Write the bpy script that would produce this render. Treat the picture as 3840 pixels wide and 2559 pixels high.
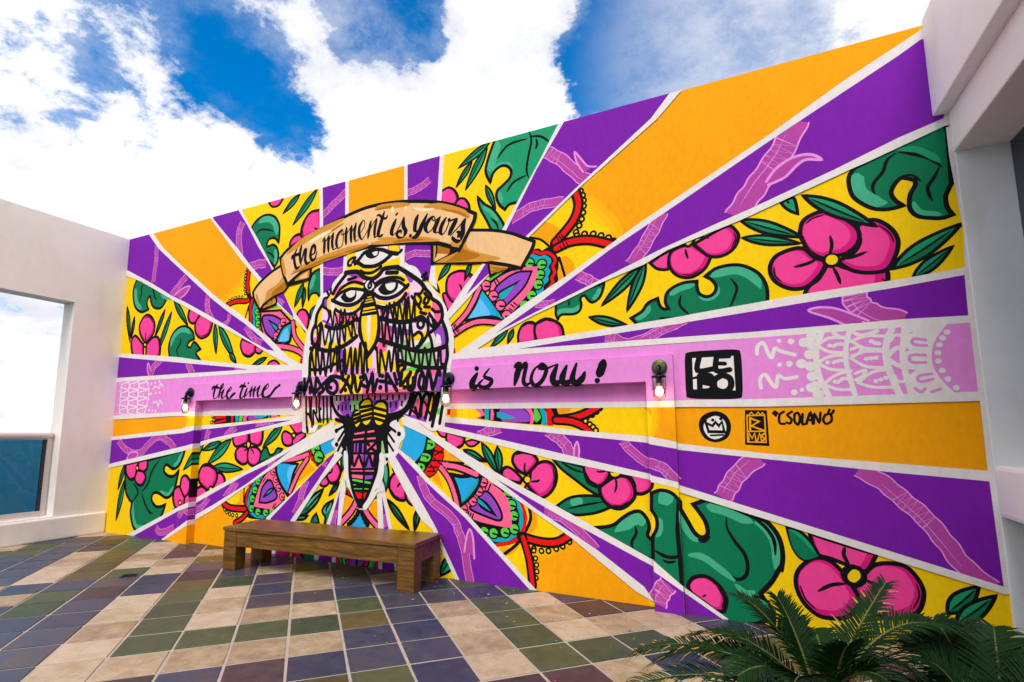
import bpy, bmesh, math, random
from mathutils import Vector, Matrix, noise
from mathutils.geometry import tessellate_polygon
R = math.radians
for o in list(bpy.data.objects): bpy.data.objects.remove(o)
scene = bpy.context.scene
col = scene.collection
rng = random.Random(11)

# ------------------------------------------------------------------ camera
cam = bpy.data.objects.new('camera', bpy.data.cameras.new('camera')); col.objects.link(cam)
cam.data.sensor_width = 36.0
cam.data.lens = 18.276
cam.data.shift_x, cam.data.shift_y = 0.02547, 0.02346
cam.data.clip_start, cam.data.clip_end = 0.05, 90000.0
right = Vector((0.89846728, 0.43903936, -0.00099159))
down = Vector((-0.05771089, 0.11586229, -0.99158730))
fwd = Vector((-0.43523097, 0.89096598, 0.12943583))
cam.matrix_world = Matrix(((right.x, -down.x, -fwd.x, 0.0), (right.y, -down.y, -fwd.y, 0.0), (right.z, -down.z, -fwd.z, 1.55), (0, 0, 0, 1)))
scene.camera = cam

# ------------------------------------------------------------------ sky: Nishita blue with broken cloud
SUN = Vector((0.10, -0.60, 0.79)).normalized()
world = bpy.data.worlds.new('World'); scene.world = world
world.use_nodes = True
nt = world.node_tree; nt.nodes.clear()
def N(t, **k):
    n = nt.nodes.new(t)
    for a, v in k.items(): setattr(n, a, v)
    return n
def mth(op, a, b=None, clamp=False):
    n = N('ShaderNodeMath', operation=op, use_clamp=clamp)
    for i, v in enumerate((a, b)):
        if v is None: continue
        if isinstance(v, (int, float)): n.inputs[i].default_value = v
        else: nt.links.new(v, n.inputs[i])
    return n.outputs[0]
def maprange(v, a, b, c, d, smooth=True):
    n = N('ShaderNodeMapRange', interpolation_type='SMOOTHSTEP' if smooth else 'LINEAR')
    nt.links.new(v, n.inputs[0])
    for i, x in enumerate((a, b, c, d)): n.inputs[i + 1].default_value = x
    return n.outputs[0]
out = N('ShaderNodeOutputWorld'); bg = N('ShaderNodeBackground')
bg.inputs['Strength'].default_value = 0.1
sky = N('ShaderNodeTexSky', sky_type='NISHITA', sun_disc=False)
sky.sun_elevation = math.asin(SUN.z); sky.sun_rotation = math.atan2(SUN.x, SUN.y)
sky.altitude = 60; sky.air_density = 1.0; sky.dust_density = 0.6; sky.ozone_density = 2.5
geo = N('ShaderNodeNewGeometry')
nrm = N('ShaderNodeVectorMath', operation='SCALE'); nrm.inputs[3].default_value = -1.0
tc = N('ShaderNodeTexCoord')
vd = N('ShaderNodeVectorMath', operation='NORMALIZE'); nt.links.new(tc.outputs['Generated'], vd.inputs[0])
nt.nodes.remove(geo); nt.nodes.remove(nrm)
sep = N('ShaderNodeSeparateXYZ'); nt.links.new(vd.outputs[0], sep.inputs[0])
zz = mth('ADD', mth('MAXIMUM', sep.outputs[2], 0.0), 0.30)
comb = N('ShaderNodeCombineXYZ')
nt.links.new(mth('DIVIDE', sep.outputs[0], zz), comb.inputs[0]); nt.links.new(mth('DIVIDE', sep.outputs[1], zz), comb.inputs[1])
def cloudnoise(scale, detail, rough, off, dist=0.0):
    mp = N('ShaderNodeMapping'); mp.inputs['Location'].default_value = off
    nt.links.new(comb.outputs[0], mp.inputs[0])
    n = N('ShaderNodeTexNoise'); n.inputs['Scale'].default_value = scale; n.inputs['Detail'].default_value = detail
    n.inputs['Roughness'].default_value = rough; n.inputs['Distortion'].default_value = dist
    nt.links.new(mp.outputs[0], n.inputs[0]); return n.outputs[0]
big = cloudnoise(2.0, 10, 0.60, (3.1, 1.7, 0), 0.1)
fine = cloudnoise(8.5, 13, 0.72, (7.3, 2.2, 4.0), 0.12)
cov = mth('ADD', mth('MULTIPLY', big, 0.36), mth('MULTIPLY', fine, 0.64))
# ragged gaps in the cloud deck (direction, angular radius in degrees, depth)
wn = N('ShaderNodeTexNoise'); wn.inputs['Scale'].default_value = 4.0; wn.inputs['Detail'].default_value = 8; wn.inputs['Roughness'].default_value = 0.62
nt.links.new(comb.outputs[0], wn.inputs[0])
wsub = N('ShaderNodeVectorMath', operation='SUBTRACT'); nt.links.new(wn.outputs['Color'], wsub.inputs[0]); wsub.inputs[1].default_value = (.5, .5, .5)
wsc = N('ShaderNodeVectorMath', operation='SCALE'); nt.links.new(wsub.outputs[0], wsc.inputs[0]); wsc.inputs[3].default_value = 0.24
wad = N('ShaderNodeVectorMath', operation='ADD'); nt.links.new(vd.outputs[0], wad.inputs[0]); nt.links.new(wsc.outputs[0], wad.inputs[1])
wvd = N('ShaderNodeVectorMath', operation='NORMALIZE'); nt.links.new(wad.outputs[0], wvd.inputs[0])
gaps = [((-0.6921, 0.4412, 0.5713), 9, .10), ((-0.7221, 0.3898, 0.5715), 7, .09), ((-0.6676, 0.5058, 0.5464), 5, .13), ((-0.4465, 0.6137, 0.6512), 5.5, .34), ((-0.60, 0.47, 0.645), 7, .10),
        ((-0.1667, 0.7856, 0.5959), 5, .28), ((-0.1142, 0.8005, 0.5884), 6, .28), ((0.0029, 0.7935, 0.6086), 9, .12), ((0.1148, 0.8144, 0.5688), 9, .10),
        ((-0.6507, 0.5611, 0.5116), 4, .15), ((-0.8302, 0.3144, 0.4604), 5, .12), ((-0.9119, 0.3641, 0.1896), 3.5, .08)]
for d, r, amp in gaps:
    dp = N('ShaderNodeVectorMath', operation='DOT_PRODUCT'); nt.links.new(wvd.outputs[0], dp.inputs[0]); dp.inputs[1].default_value = Vector(d).normalized()
    cov = mth('SUBTRACT', cov, maprange(dp.outputs['Value'], math.cos(R(r * 1.3)), math.cos(R(r * 0.1)), 0.0, amp))
veil = maprange(cloudnoise(2.1, 11, 0.68, (0.4, 8.1, 1.0), 0.15), 0.38, 0.72, 0.0, 0.62)
alpha = mth('MAXIMUM', maprange(cov, 0.27, 0.42, 0.0, 1.0), mth('MULTIPLY', veil, maprange(cov, 0.10, 0.32, 0.0, 1.0)))
hz = N('ShaderNodeVectorMath', operation='DOT_PRODUCT'); nt.links.new(vd.outputs[0], hz.inputs[0]); hz.inputs[1].default_value = Vector((0.22, 0.82, 0.53)).normalized()
alpha = mth('MAXIMUM', alpha, mth('MULTIPLY', maprange(hz.outputs['Value'], math.cos(R(27)), math.cos(R(8)), 0.0, 1.0), maprange(fine, 0.30, 0.62, 0.42, 0.86)))
shade = maprange(mth('ADD', mth('MULTIPLY', cloudnoise(2.0, 9, 0.62, (1.3, 5.0, 2.0), 0.15), 0.6), mth('MULTIPLY', cov, 0.4)), 0.37, 0.58, 0.0, 1.0)
ccol = N('ShaderNodeMix', data_type='RGBA'); nt.links.new(shade, ccol.inputs[0])
ccol.inputs[6].default_value = (6.6, 6.8, 7.6, 1); ccol.inputs[7].default_value = (9.9, 9.9, 10.0, 1)
hue = N('ShaderNodeHueSaturation'); hue.inputs['Saturation'].default_value = 1.5; hue.inputs['Value'].default_value = 1.75
nt.links.new(sky.outputs[0], hue.inputs['Color'])
mix = N('ShaderNodeMix', data_type='RGBA'); nt.links.new(alpha, mix.inputs[0]); nt.links.new(hue.outputs[0], mix.inputs[6]); nt.links.new(ccol.outputs[2], mix.inputs[7])
nt.links.new(mix.outputs[2], bg.inputs[0]); nt.links.new(bg.outputs[0], out.inputs[0])

# ------------------------------------------------------------------ sun, veiled by cloud
sl = bpy.data.lights.new('sun', 'SUN'); sl.energy = 2.4; sl.angle = R(30); sl.color = (1.0, 0.95, 0.88)
so = bpy.data.objects.new('sun', sl); col.objects.link(so); so.rotation_euler = (-SUN).to_track_quat('-Z', 'Y').to_euler(); so.location = (0, -6, 14)
scene.view_settings.view_transform = 'Standard'; scene.view_settings.look = 'None'
scene.view_settings.exposure = 0.30; scene.view_settings.gamma = 1.0; scene.view_settings.use_curve_mapping = False

# ------------------------------------------------------------------ helpers
def lin(c): return tuple(((v / 255 / 12.92) if v <= 10 else ((v / 255 + 0.055) / 1.055) ** 2.4) for v in c) + (1.0,)
def tag(o, label=None, cat=None, group=None, kind=None):
    for k, v in (('label', label), ('category', cat), ('group', group), ('kind', kind)):
        if v: o[k] = v
    return o
def link(name, me, parent=None):
    o = bpy.data.objects.new(name, me); col.objects.link(o)
    if parent: o.parent = parent
    return o
def empty(name, loc=(0, 0, 0), rz=0.0):
    o = bpy.data.objects.new(name, None); col.objects.link(o); o.location = loc; o.rotation_euler = (0, 0, rz); return o
def done(bm, name, mats, parent=None, smooth=False):
    me = bpy.data.meshes.new(name); bm.normal_update(); bm.to_mesh(me); bm.free()
    for m_ in (mats if isinstance(mats, (list, tuple)) else [mats]): me.materials.append(m_)
    if smooth:
        for p_ in me.polygons: p_.use_smooth = True
    return link(name, me, parent)
def box(bm, a, b, bev=0.0, mi=0):
    vs = [bm.verts.new((x, y, z)) for x in (a[0], b[0]) for y in (a[1], b[1]) for z in (a[2], b[2])]
    fs = [bm.faces.new([vs[i] for i in q]) for q in ((0, 1, 3, 2), (4, 6, 7, 5), (0, 4, 5, 1), (2, 3, 7, 6), (0, 2, 6, 4), (1, 5, 7, 3))]
    for f_ in fs: f_.material_index = mi
    if bev:
        es = list({e for f_ in fs for e in f_.edges}); bmesh.ops.bevel(bm, geom=es, offset=bev, segments=2, affect='EDGES', profile=0.6)
    return bm
def boxobj(name, a, b, m, parent=None, bev=0.006): return done(box(bmesh.new(), a, b, bev), name, m, parent)
def tube(bm, path, r, seg=10, cap=True):
    path = [Vector(p_) for p_ in path]; rs = r if isinstance(r, (list, tuple)) else [r] * len(path); rings = []
    up = Vector((0, 0, 1))
    for i, p_ in enumerate(path):
        t = (path[min(i + 1, len(path) - 1)] - path[max(i - 1, 0)]).normalized()
        a = t.cross(up if abs(t.z) < 0.95 else Vector((1, 0, 0))).normalized(); b = t.cross(a)
        rings.append([bm.verts.new(p_ + (a * math.cos(2 * math.pi * k / seg) + b * math.sin(2 * math.pi * k / seg)) * rs[i]) for k in range(seg)])
    for i in range(len(rings) - 1):
        for k in range(seg): bm.faces.new((rings[i][k], rings[i][(k + 1) % seg], rings[i + 1][(k + 1) % seg], rings[i + 1][k]))
    if cap: bm.faces.new(rings[0][::-1]); bm.faces.new(rings[-1])
    return bm
def lathe(bm, prof, c=(0, 0, 0), seg=24):
    rings = []
    for r_, z_ in prof: rings.append([bm.verts.new((c[0] + r_ * math.cos(2 * math.pi * k / seg), c[1] + r_ * math.sin(2 * math.pi * k / seg), c[2] + z_)) for k in range(seg)])
    for i in range(len(rings) - 1):
        for k in range(seg): bm.faces.new((rings[i][k], rings[i][(k + 1) % seg], rings[i + 1][(k + 1) % seg], rings[i + 1][k]))
    return bm

# ------------------------------------------------------------------ materials
class Mat:
    def __init__(s, name):
        s.m = bpy.data.materials.new(name); s.m.use_nodes = True; s.t = s.m.node_tree; s.b = s.t.nodes['Principled BSDF']
    def n(s, t, **k):
        x = s.t.nodes.new(t)
        for a, v in k.items(): setattr(x, a, v)
        return x
    def l(s, a, b): s.t.links.new(a, b)
    def coord(s, which='Object'):
        return s.n('ShaderNodeTexCoord').outputs[which]
    def world(s):
        return s.n('ShaderNodeNewGeometry').outputs['Position']
    def noise(s, vec, scale, detail=4, rough=0.55, stretch=None):
        if stretch:
            mp = s.n('ShaderNodeMapping'); mp.inputs['Scale'].default_value = stretch; s.l(vec, mp.inputs[0]); vec = mp.outputs[0]
        x = s.n('ShaderNodeTexNoise'); x.inputs['Scale'].default_value = scale; x.inputs['Detail'].default_value = detail; x.inputs['Roughness'].default_value = rough
        s.l(vec, x.inputs['Vector']); return x.outputs[0]
    def ramp(s, fac, stops):
        x = s.n('ShaderNodeValToRGB'); e = x.color_ramp.elements
        while len(e) < len(stops): e.new(0.5)
        for i, (p_, c_) in enumerate(stops): e[i].position = p_; e[i].color = c_
        s.l(fac, x.inputs[0]); return x.outputs[0]
    def mix(s, fac, a, b, mode='MIX'):
        x = s.n('ShaderNodeMix', data_type='RGBA', blend_type=mode)
        for i, v in ((0, fac), (6, a), (7, b)):
            if isinstance(v, (int, float)): x.inputs[i].default_value = v
            elif isinstance(v, tuple): x.inputs[i].default_value = v
            else: s.l(v, x.inputs[i])
        return x.outputs[2]
    def bump(s, h, strength=0.2, dist=0.01):
        x = s.n('ShaderNodeBump'); x.inputs['Strength'].default_value = strength; x.inputs['Distance'].default_value = dist
        s.l(h, x.inputs['Height']); s.l(x.outputs[0], s.b.inputs['Normal'])
def flat(name, c, rough=0.5, metal=0.0, spec=0.5):
    m_ = Mat(name); m_.b.inputs['Base Color'].default_value = lin(c) if max(c) > 1.5 else tuple(c) + (1,)
    m_.b.inputs['Roughness'].default_value = rough; m_.b.inputs['Metallic'].default_value = metal; m_.b.inputs['Specular IOR Level'].default_value = spec
    return m_.m
def paint(name, c, var=0.15):
    """masonry paint rolled over rough stucco: uneven coverage and a fine orange-peel relief"""
    m_ = Mat(name); w = m_.world(); c = lin(c)
    a = m_.noise(w, 1.4, 6, 0.66, (1.0, 1.0, 0.55)); b = m_.noise(w, 22.0, 4, 0.65, (1, 1, 0.5))
    dk = tuple(v * (1 - var) for v in c[:3]) + (1,); lt = tuple(min(v * (1 + var * .7) + 0.004, 1) for v in c[:3]) + (1,)
    base = m_.mix(a, dk, lt); s2 = m_.ramp(b, [(0.3, (0.93, 0.93, 0.93, 1)), (0.65, (1.03, 1.03, 1.03, 1))])
    m_.l(m_.mix(1.0, base, s2, 'MULTIPLY'), m_.b.inputs['Base Color'])
    m_.b.inputs['Roughness'].default_value = 0.75; m_.b.inputs['Specular IOR Level'].default_value = 0.10
    m_.bump(m_.noise(w, 110.0, 4, 0.75), 0.5, 0.005)
    return m_.m
PAL = {'W': (226, 220, 219), 'Y': (250, 204, 4), 'O': (241, 160, 2), 'y1': (248, 194, 4), 'y2': (246, 184, 4), 'y3': (244, 173, 3), 'P': (120, 26, 164), 'V': (226, 138, 214), 'mv': (178, 68, 160), 'ml': (228, 146, 222),
       'pk': (240, 66, 150), 'pd': (217, 22, 126), 'g1': (2, 116, 78), 'g2': (26, 150, 104), 'g3': (66, 172, 132), 'gn': (24, 140, 74), 'k': (10, 9, 14), 'r': (226, 16, 18),
       'cy': (34, 164, 222), 'cl': (96, 188, 240), 'te': (12, 164, 184), 'li': (84, 200, 66), 'lg': (140, 196, 124), 'p2': (250, 98, 146), 'u2': (146, 66, 190),
       't1': (232, 186, 134), 't2': (204, 140, 52), 't3': (172, 106, 14), 't4': (246, 220, 184), 'pv': (238, 196, 226)}
PM = {k: paint('paint_' + k, v) for k, v in PAL.items()}
PK = list(PAL)

def plaster(name, c, stain=0.12, sc=1.0):
    m_ = Mat(name); w = m_.world(); c = lin(c)
    a = m_.noise(w, 0.9 * sc, 6, 0.62); b = m_.noise(w, 3.2 * sc, 5, 0.6, (1, 1, 0.35))
    dk = tuple(v * (1 - stain) for v in c[:3]) + (1,)
    base = m_.mix(m_.ramp(a, [(0.35, (0, 0, 0, 1)), (0.7, (1, 1, 1, 1))]), dk, c)
    warm = m_.ramp(b, [(0.28, (0.90, 0.84, 0.76, 1)), (0.46, (1, 1, 1, 1))])
    sp = m_.ramp(m_.noise(w, 7.0 * sc, 5, 0.6, (1, 1, 0.5)), [(0.70, (1, 1, 1, 1)), (0.80, (0.74, 0.60, 0.40, 1))])
    base = m_.mix(0.55, base, sp, 'MULTIPLY')
    m_.l(m_.mix(0.6, base, warm, 'MULTIPLY'), m_.b.inputs['Base Color'])
    m_.b.inputs['Roughness'].default_value = 0.8; m_.b.inputs['Specular IOR Level'].default_value = 0.2
    m_.bump(m_.noise(w, 90.0, 4, 0.7), 0.4, 0.005)
    return m_.m
M_WHITE = plaster('white_plaster', (247, 240, 236), 0.09); M_COOL = plaster('cool_white_render', (246, 244, 247), 0.10); M_GREY = plaster('grey_render', (226, 229, 234), 0.16)

# ================================================================== the setting
def sea_mat():
    m_ = Mat('sea_water'); w = m_.world()
    a = m_.noise(w, 0.05, 8, 0.7, (3.0, 0.35, 1)); b = m_.noise(w, 0.3, 8, 0.7, (3.0, 0.5, 1))
    m_.l(m_.mix(a, lin((0, 56, 84)), lin((2, 92, 108))), m_.b.inputs['Base Color'])
    m_.b.inputs['Roughness'].default_value = 0.5; m_.b.inputs['Specular IOR Level'].default_value = 0.12; m_.b.inputs['IOR'].default_value = 1.33
    m_.bump(b, 0.7, 0.8); return m_.m
bm = bmesh.new(); S_ = 42000.0
rings = []
for rr in (30, 200, 1200, 7000, S_): rings.append([bm.verts.new((rr * math.cos(k * math.pi / 24), rr * math.sin(k * math.pi / 24), -46)) for k in range(48)])
bm.faces.new(rings[0])
for i in range(4):
    for k in range(48): bm.faces.new((rings[i][k], rings[i + 1][k], rings[i + 1][(k + 1) % 48], rings[i][(k + 1) % 48]))
tag(done(bm, 'sea', sea_mat()), 'deep blue green sea stretching to the horizon beyond the railing', kind='structure')

# ---- tiled terrace floor
XW0, XW1, TOP = -9.2, 1.92, 4.83
grout = Mat('grout'); w_ = grout.world()
grout.l(grout.mix(grout.noise(w_, 9.0, 5, 0.6), lin((142, 130, 122)), lin((186, 172, 162))), grout.b.inputs['Base Color']); grout.b.inputs['Roughness'].default_value = 0.9
grout.bump(grout.noise(w_, 60, 4, 0.7), 0.5, 0.004)
bm = box(bmesh.new(), (-9.5, -7.0, -0.30), (3.2, 5.35, -0.006))
floor = tag(done(bm, 'terrace_floor', grout.m), 'terrace floor of diagonal slate, sand and olive tiles', kind='structure')

def tile_mat(name, stops, gloss, mottle):
    """glazed quarry tile: cloudy glaze that differs from tile to tile"""
    m_ = Mat(name); oi = m_.n('ShaderNodeObjectInfo'); w = m_.world()
    off = m_.n('ShaderNodeVectorMath', operation='SCALE'); m_.l(oi.outputs['Location'], off.inputs[0]); off.inputs[3].default_value = 3.7
    add = m_.n('ShaderNodeVectorMath', operation='ADD'); m_.l(w, add.inputs[0]); m_.l(off.outputs[0], add.inputs[1])
    a = m_.noise(add.outputs[0], 7.0, 7, 0.66); f_ = m_.noise(add.outputs[0], 60, 4, 0.7)
    rnd = oi.outputs['Random']
    sm = m_.n('ShaderNodeMath', operation='MULTIPLY_ADD'); m_.l(rnd, sm.inputs[0]); sm.inputs[1].default_value = 0.36; sm.inputs[2].default_value = -0.18
    ad = m_.n('ShaderNodeMath', operation='ADD'); m_.l(a, ad.inputs[0]); m_.l(sm.outputs[0], ad.inputs[1])
    base = m_.ramp(ad.outputs[0], [(p_, lin(c_)) for p_, c_ in stops])
    sp = m_.ramp(f_, [(0.30, (0.78, 0.78, 0.80, 1)), (0.5, (1, 1, 1, 1)), (0.78, (1.12, 1.10, 1.06, 1))])
    m_.l(m_.mix(mottle, base, sp, 'MULTIPLY'), m_.b.inputs['Base Color'])
    rg = m_.n('ShaderNodeMapRange'); m_.l(a, rg.inputs[0]); rg.inputs[3].default_value = gloss - 0.10; rg.inputs[4].default_value = gloss + 0.16
    m_.l(rg.outputs[0], m_.b.inputs['Roughness']); m_.b.inputs['Specular IOR Level'].default_value = 0.4
    m_.bump(m_.noise(add.outputs[0], 14, 5, 0.6), 0.25, 0.006)
    return m_.m
TM = {'S': tile_mat('tile_slate', [(0.25, (38, 44, 66)), (0.45, (52, 58, 82)), (0.58, (64, 64, 80)), (0.75, (82, 68, 68))], 0.36, 0.7),
      'B': tile_mat('tile_sand', [(0.25, (138, 116, 92)), (0.45, (162, 140, 114)), (0.6, (176, 156, 132)), (0.78, (186, 166, 148))], 0.44, 0.8),
      'G': tile_mat('tile_green', [(0.25, (40, 56, 42)), (0.48, (60, 72, 50)), (0.75, (80, 84, 54))], 0.45, 0.6),
      'O': tile_mat('tile_olive', [(0.25, (60, 54, 32)), (0.5, (86, 74, 44)), (0.75, (102, 88, 54))], 0.45, 0.6),
      'M': tile_mat('tile_plum', [(0.25, (42, 34, 42)), (0.5, (66, 50, 56)), (0.75, (84, 64, 64))], 0.42, 0.6)}
PA, PB = 0.3935, 0.395
known = {-2: {0: 'G', 1: 'S', 2: 'B', 3: 'G', 4: 'G', 5: 'G', 6: 'B'}, -1: {-3: 'S', -2: 'M', -1: 'S', 0: 'S', 1: 'S', 2: 'B', 3: 'G', 4: 'B', 5: 'B', 6: 'B'},
  0: {-5: 'B', -4: 'B', -3: 'B', -2: 'B', -1: 'B', 0: 'S', 1: 'S', 2: 'B', 3: 'G', 4: 'B', 5: 'M', 6: 'M'}, 1: {-6: 'S', -5: 'B', -4: 'G', -3: 'G', -2: 'G', -1: 'G', 0: 'O', 1: 'S', 2: 'B', 3: 'G', 4: 'B'},
  2: {-6: 'S', -5: 'B', -4: 'G', -3: 'B', -2: 'B', -1: 'B', 0: 'G', 1: 'S', 2: 'S', 3: 'S'}, 3: {-7: 'S', -6: 'S', -5: 'B', -4: 'G', -3: 'B', -2: 'S', -1: 'S', 0: 'S', 1: 'S', 2: 'S'},
  4: {-7: 'G', -6: 'S', -5: 'B', -4: 'G', -3: 'B', -2: 'S', -1: 'B', 0: 'S', 1: 'B'}, 5: {-8: 'B', -7: 'G', -6: 'M', -5: 'S', -4: 'O', -3: 'G', -2: 'S', -1: 'B', 0: 'G'},
  6: {-8: 'S', -7: 'S', -6: 'S', -5: 'S', -4: 'M', -3: 'S', -2: 'B', -1: 'G'}, 7: {-9: 'S', -8: 'B', -7: 'O', -6: 'G', -5: 'B', -4: 'S', -3: 'S', -2: 'S'},
  8: {-9: 'S', -8: 'B', -7: 'O', -6: 'B', -5: 'B', -4: 'O', -3: 'S'}, 9: {-10: 'S', -9: 'S', -8: 'B', -7: 'O', -6: 'B', -5: 'M', -4: 'B'}, 10: {-10: 'S', -9: 'S', -8: 'B', -7: 'O', -6: 'B', -5: 'M'},
  11: {-10: 'G', -9: 'S', -8: 'M', -7: 'G', -6: 'B'}, 12: {-11: 'B', -10: 'G', -9: 'S', -8: 'M', -7: 'G'}, 13: {-10: 'S', -9: 'M', -8: 'O'}, 14: {-9: 'B'}}
tile_me = {}
H2 = 2 ** .5
def tile_mesh(k, var):
    if (k, var) in tile_me: return tile_me[k, var]
    bm = bmesh.new(); g = 0.0105
    ha, hb = PA / 2 - g, PB / 2 - g - .003
    r_ = random.Random(hash(k) % 97 + var)
    def P(sa, sb, z, q): a, b = sa * (ha - q), sb * (hb - q); return ((a - b) / H2, (a + b) / H2, z)
    jit = [r_.uniform(-.002, .002) for _ in range(4)]
    lo = [bm.verts.new(P(sa, sb, -0.012, 0)) for sa, sb in ((-1, -1), (1, -1), (1, 1), (-1, 1))]
    mi = [bm.verts.new(P(sa, sb, -0.0015, 0.0005 + jit[i] * .3)) for i, (sa, sb) in enumerate(((-1, -1), (1, -1), (1, 1), (-1, 1)))]
    hi = [bm.verts.new(P(sa, sb, 0.0012, 0.004)) for i, (sa, sb) in enumerate(((-1, -1), (1, -1), (1, 1), (-1, 1)))]
    for A_, B_ in ((lo, mi), (mi, hi)):
        for i in range(4): bm.faces.new((A_[i], A_[(i + 1) % 4], B_[(i + 1) % 4], B_[i]))
    bm.faces.new(hi)
    me = bpy.data.meshes.new('tile'); bm.normal_update(); bm.to_mesh(me); bm.free(); me.materials.append(TM[k]); tile_me[k, var] = me
    return me
rest = []
for j in range(-22, 18):
    for i in range(-24, 22):
        a, b = .33 + PA * (i + .5), 4.11 + PB * (j + .5)
        x, y = (a - b) / H2, (a + b) / H2
        if not (-9.42 < x < 2.1 and -6.9 < y < 5.27): continue
        k = known.get(j, {}).get(i) or rng.choice('SSBBGGOSM')
        near = y > 1.55 and x < 2.2 and y > 1.2 - 0.25 * x and (x > -9.3)
        if near or j in known and i in known[j]:
            o = link('tile', tile_mesh(k, rng.randrange(3)), floor); o.location = (x + rng.uniform(-.0025, .0025), y + rng.uniform(-.0025, .0025), rng.uniform(-.001, .001)); o.rotation_euler = (rng.uniform(-.003, .003), rng.uniform(-.003, .003), rng.uniform(-.006, .006))
        else: rest.append((x, y, k))
bm = bmesh.new(); ks = list(TM)
for x, y, k in rest:
    ha, hb = PA / 2 - .0105, PB / 2 - .0135
    vs = [bm.verts.new((x + (sa * ha - sb * hb) / H2, y + (sa * ha + sb * hb) / H2, 0.001)) for sa, sb in ((-1, -1), (1, -1), (1, 1), (-1, 1))]
    lo = [bm.verts.new((v.co.x, v.co.y, -0.012)) for v in vs]
    f_ = bm.faces.new(vs); f_.material_index = ks.index(k)
    for q in range(4): bm.faces.new((lo[q], lo[(q + 1) % 4], vs[(q + 1) % 4], vs[q])).material_index = ks.index(k)
tag(done(bm, 'tile_field', [TM[k] for k in ks], floor), kind='stuff')
# dried paint drips left by the muralists along the foot of the wall
bm = bmesh.new(); cols = ['Y', 'W', 'pk', 'te', 'li', 'u2', 'r']
for _ in range(620):
    x = rng.uniform(-8.6, 1.0); y = 4.98 - abs(rng.gauss(0, .42)) - .02
    if rng.random() < .25: y -= rng.uniform(0, 1.4)
    if -7.1 < x < -.8 and y > 5.0 or y < 1.6: continue
    r_ = rng.uniform(.003, .0075) * (1.6 if rng.random() < .08 else 1); n_ = 7; ph = rng.random() * 6
    vs = [bm.verts.new((x + r_ * (1 + .3 * math.sin(3 * t + ph)) * math.cos(t), y + r_ * math.sin(t), .0062)) for t in [2 * math.pi * q / n_ for q in range(n_)]]
    bm.faces.new(vs).material_index = rng.randrange(len(cols))
tag(done(bm, 'paint_specks', [PM[c] for c in cols], floor), kind='stuff')
# little floor drain
dr = empty('floor_drain', (-6.12, 3.62, 0.0), R(45)); tag(dr, 'small dark floor drain grate set in a slate tile', 'drain')
DM = flat('drain_iron', (40, 46, 44), 0.6, 0.6)
boxobj('drain_frame', (-.075, -.06, 0.003), (.075, .06, .008), DM, dr, .002)
DK = flat('drain_slot', (10, 12, 12), .9)
for q in range(5): boxobj('slat', (-.06, -.046 + q * .021, .0085), (.06, -.037 + q * .021, .012), DK, dr, 0)

# ---- left parapet wall with its opening
lw = empty('side_wall', (-9.35, 4.6, 0)); tag(lw, 'stained white plaster side wall with a square opening to the sea', 'wall')
def lb(name, a, b, bev=.012, m_=M_WHITE):
    o = boxobj(name, a, b, m_, None, bev); o.parent = lw; o.matrix_parent_inverse = Matrix.Translation((9.35, -4.6, 0)); return o
lb('wall_pier', (-9.5, 4.28, 0), (-9.2, 5.36, TOP), 0); lb('lintel', (-9.5, .3, 3.57), (-9.2, 4.28, TOP), 0); lb('sill_wall', (-9.5, .3, 0), (-9.2, 4.28, .335), 0); lb('wall_end', (-9.5, -7, 0), (-9.2, .3, TOP), 0)
lb('plinth', (-9.21, -7, 0), (-9.155, 4.99, .315), .02)

# ---- railing in the opening
rl = empty('railing', (-9.4, 4.2, .335)); tag(rl, 'brushed metal handrail with tinted glass panel in the wall opening', 'railing')
STEEL = Mat('brushed_steel'); STEEL.b.inputs['Base Color'].default_value = lin((206, 196, 190)); STEEL.b.inputs['Metallic'].default_value = .3; STEEL.b.inputs['Roughness'].default_value = .42
STEEL.bump(STEEL.noise(STEEL.world(), 40, 3, .6, (30, 1, 30)), .1, .002)
def rp(o): o.parent = rl; o.matrix_parent_inverse = Matrix.Translation((9.4, -4.2, -.335)); return o
rp(done(tube(bmesh.new(), [(-9.4, .31, 1.51), (-9.4, 2.2, 1.51), (-9.4, 4.2, 1.51), (-9.4, 4.265, 1.51)], [.05, .05, .05, .047], 20), 'handrail', STEEL.m, None, True))
rp(boxobj('post', (-9.43, 4.195, .336), (-9.37, 4.255, 1.47), STEEL.m)); rp(boxobj('bottom_rail', (-9.43, .31, .35), (-9.37, 4.196, .415), STEEL.m))
GL = Mat('tinted_glass'); GL.t.nodes.remove(GL.b)
gt = GL.n('ShaderNodeBsdfTransparent'); gt.inputs[0].default_value = (.40, .70, .80, 1); gg = GL.n('ShaderNodeBsdfGlossy'); gg.inputs['Roughness'].default_value = .03; gg.inputs[0].default_value = (.3, .4, .45, 1)
fr = GL.n('ShaderNodeFresnel'); fr.inputs[0].default_value = 1.45; gm = GL.n('ShaderNodeMixShader'); GL.l(fr.outputs[0], gm.inputs[0]); GL.l(gt.outputs[0], gm.inputs[1]); GL.l(gg.outputs[0], gm.inputs[2]); GL.l(gm.outputs[0], GL.t.nodes['Material Output'].inputs[0])
rp(boxobj('glass_panel', (-9.406, .32, .416), (-9.394, 4.15, 1.455), GL.m, None, 0)); rp(boxobj('gasket', (-9.412, 4.15, .416), (-9.388, 4.194, 1.455), flat('gasket', (34, 38, 44), .6), None, 0))

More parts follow.
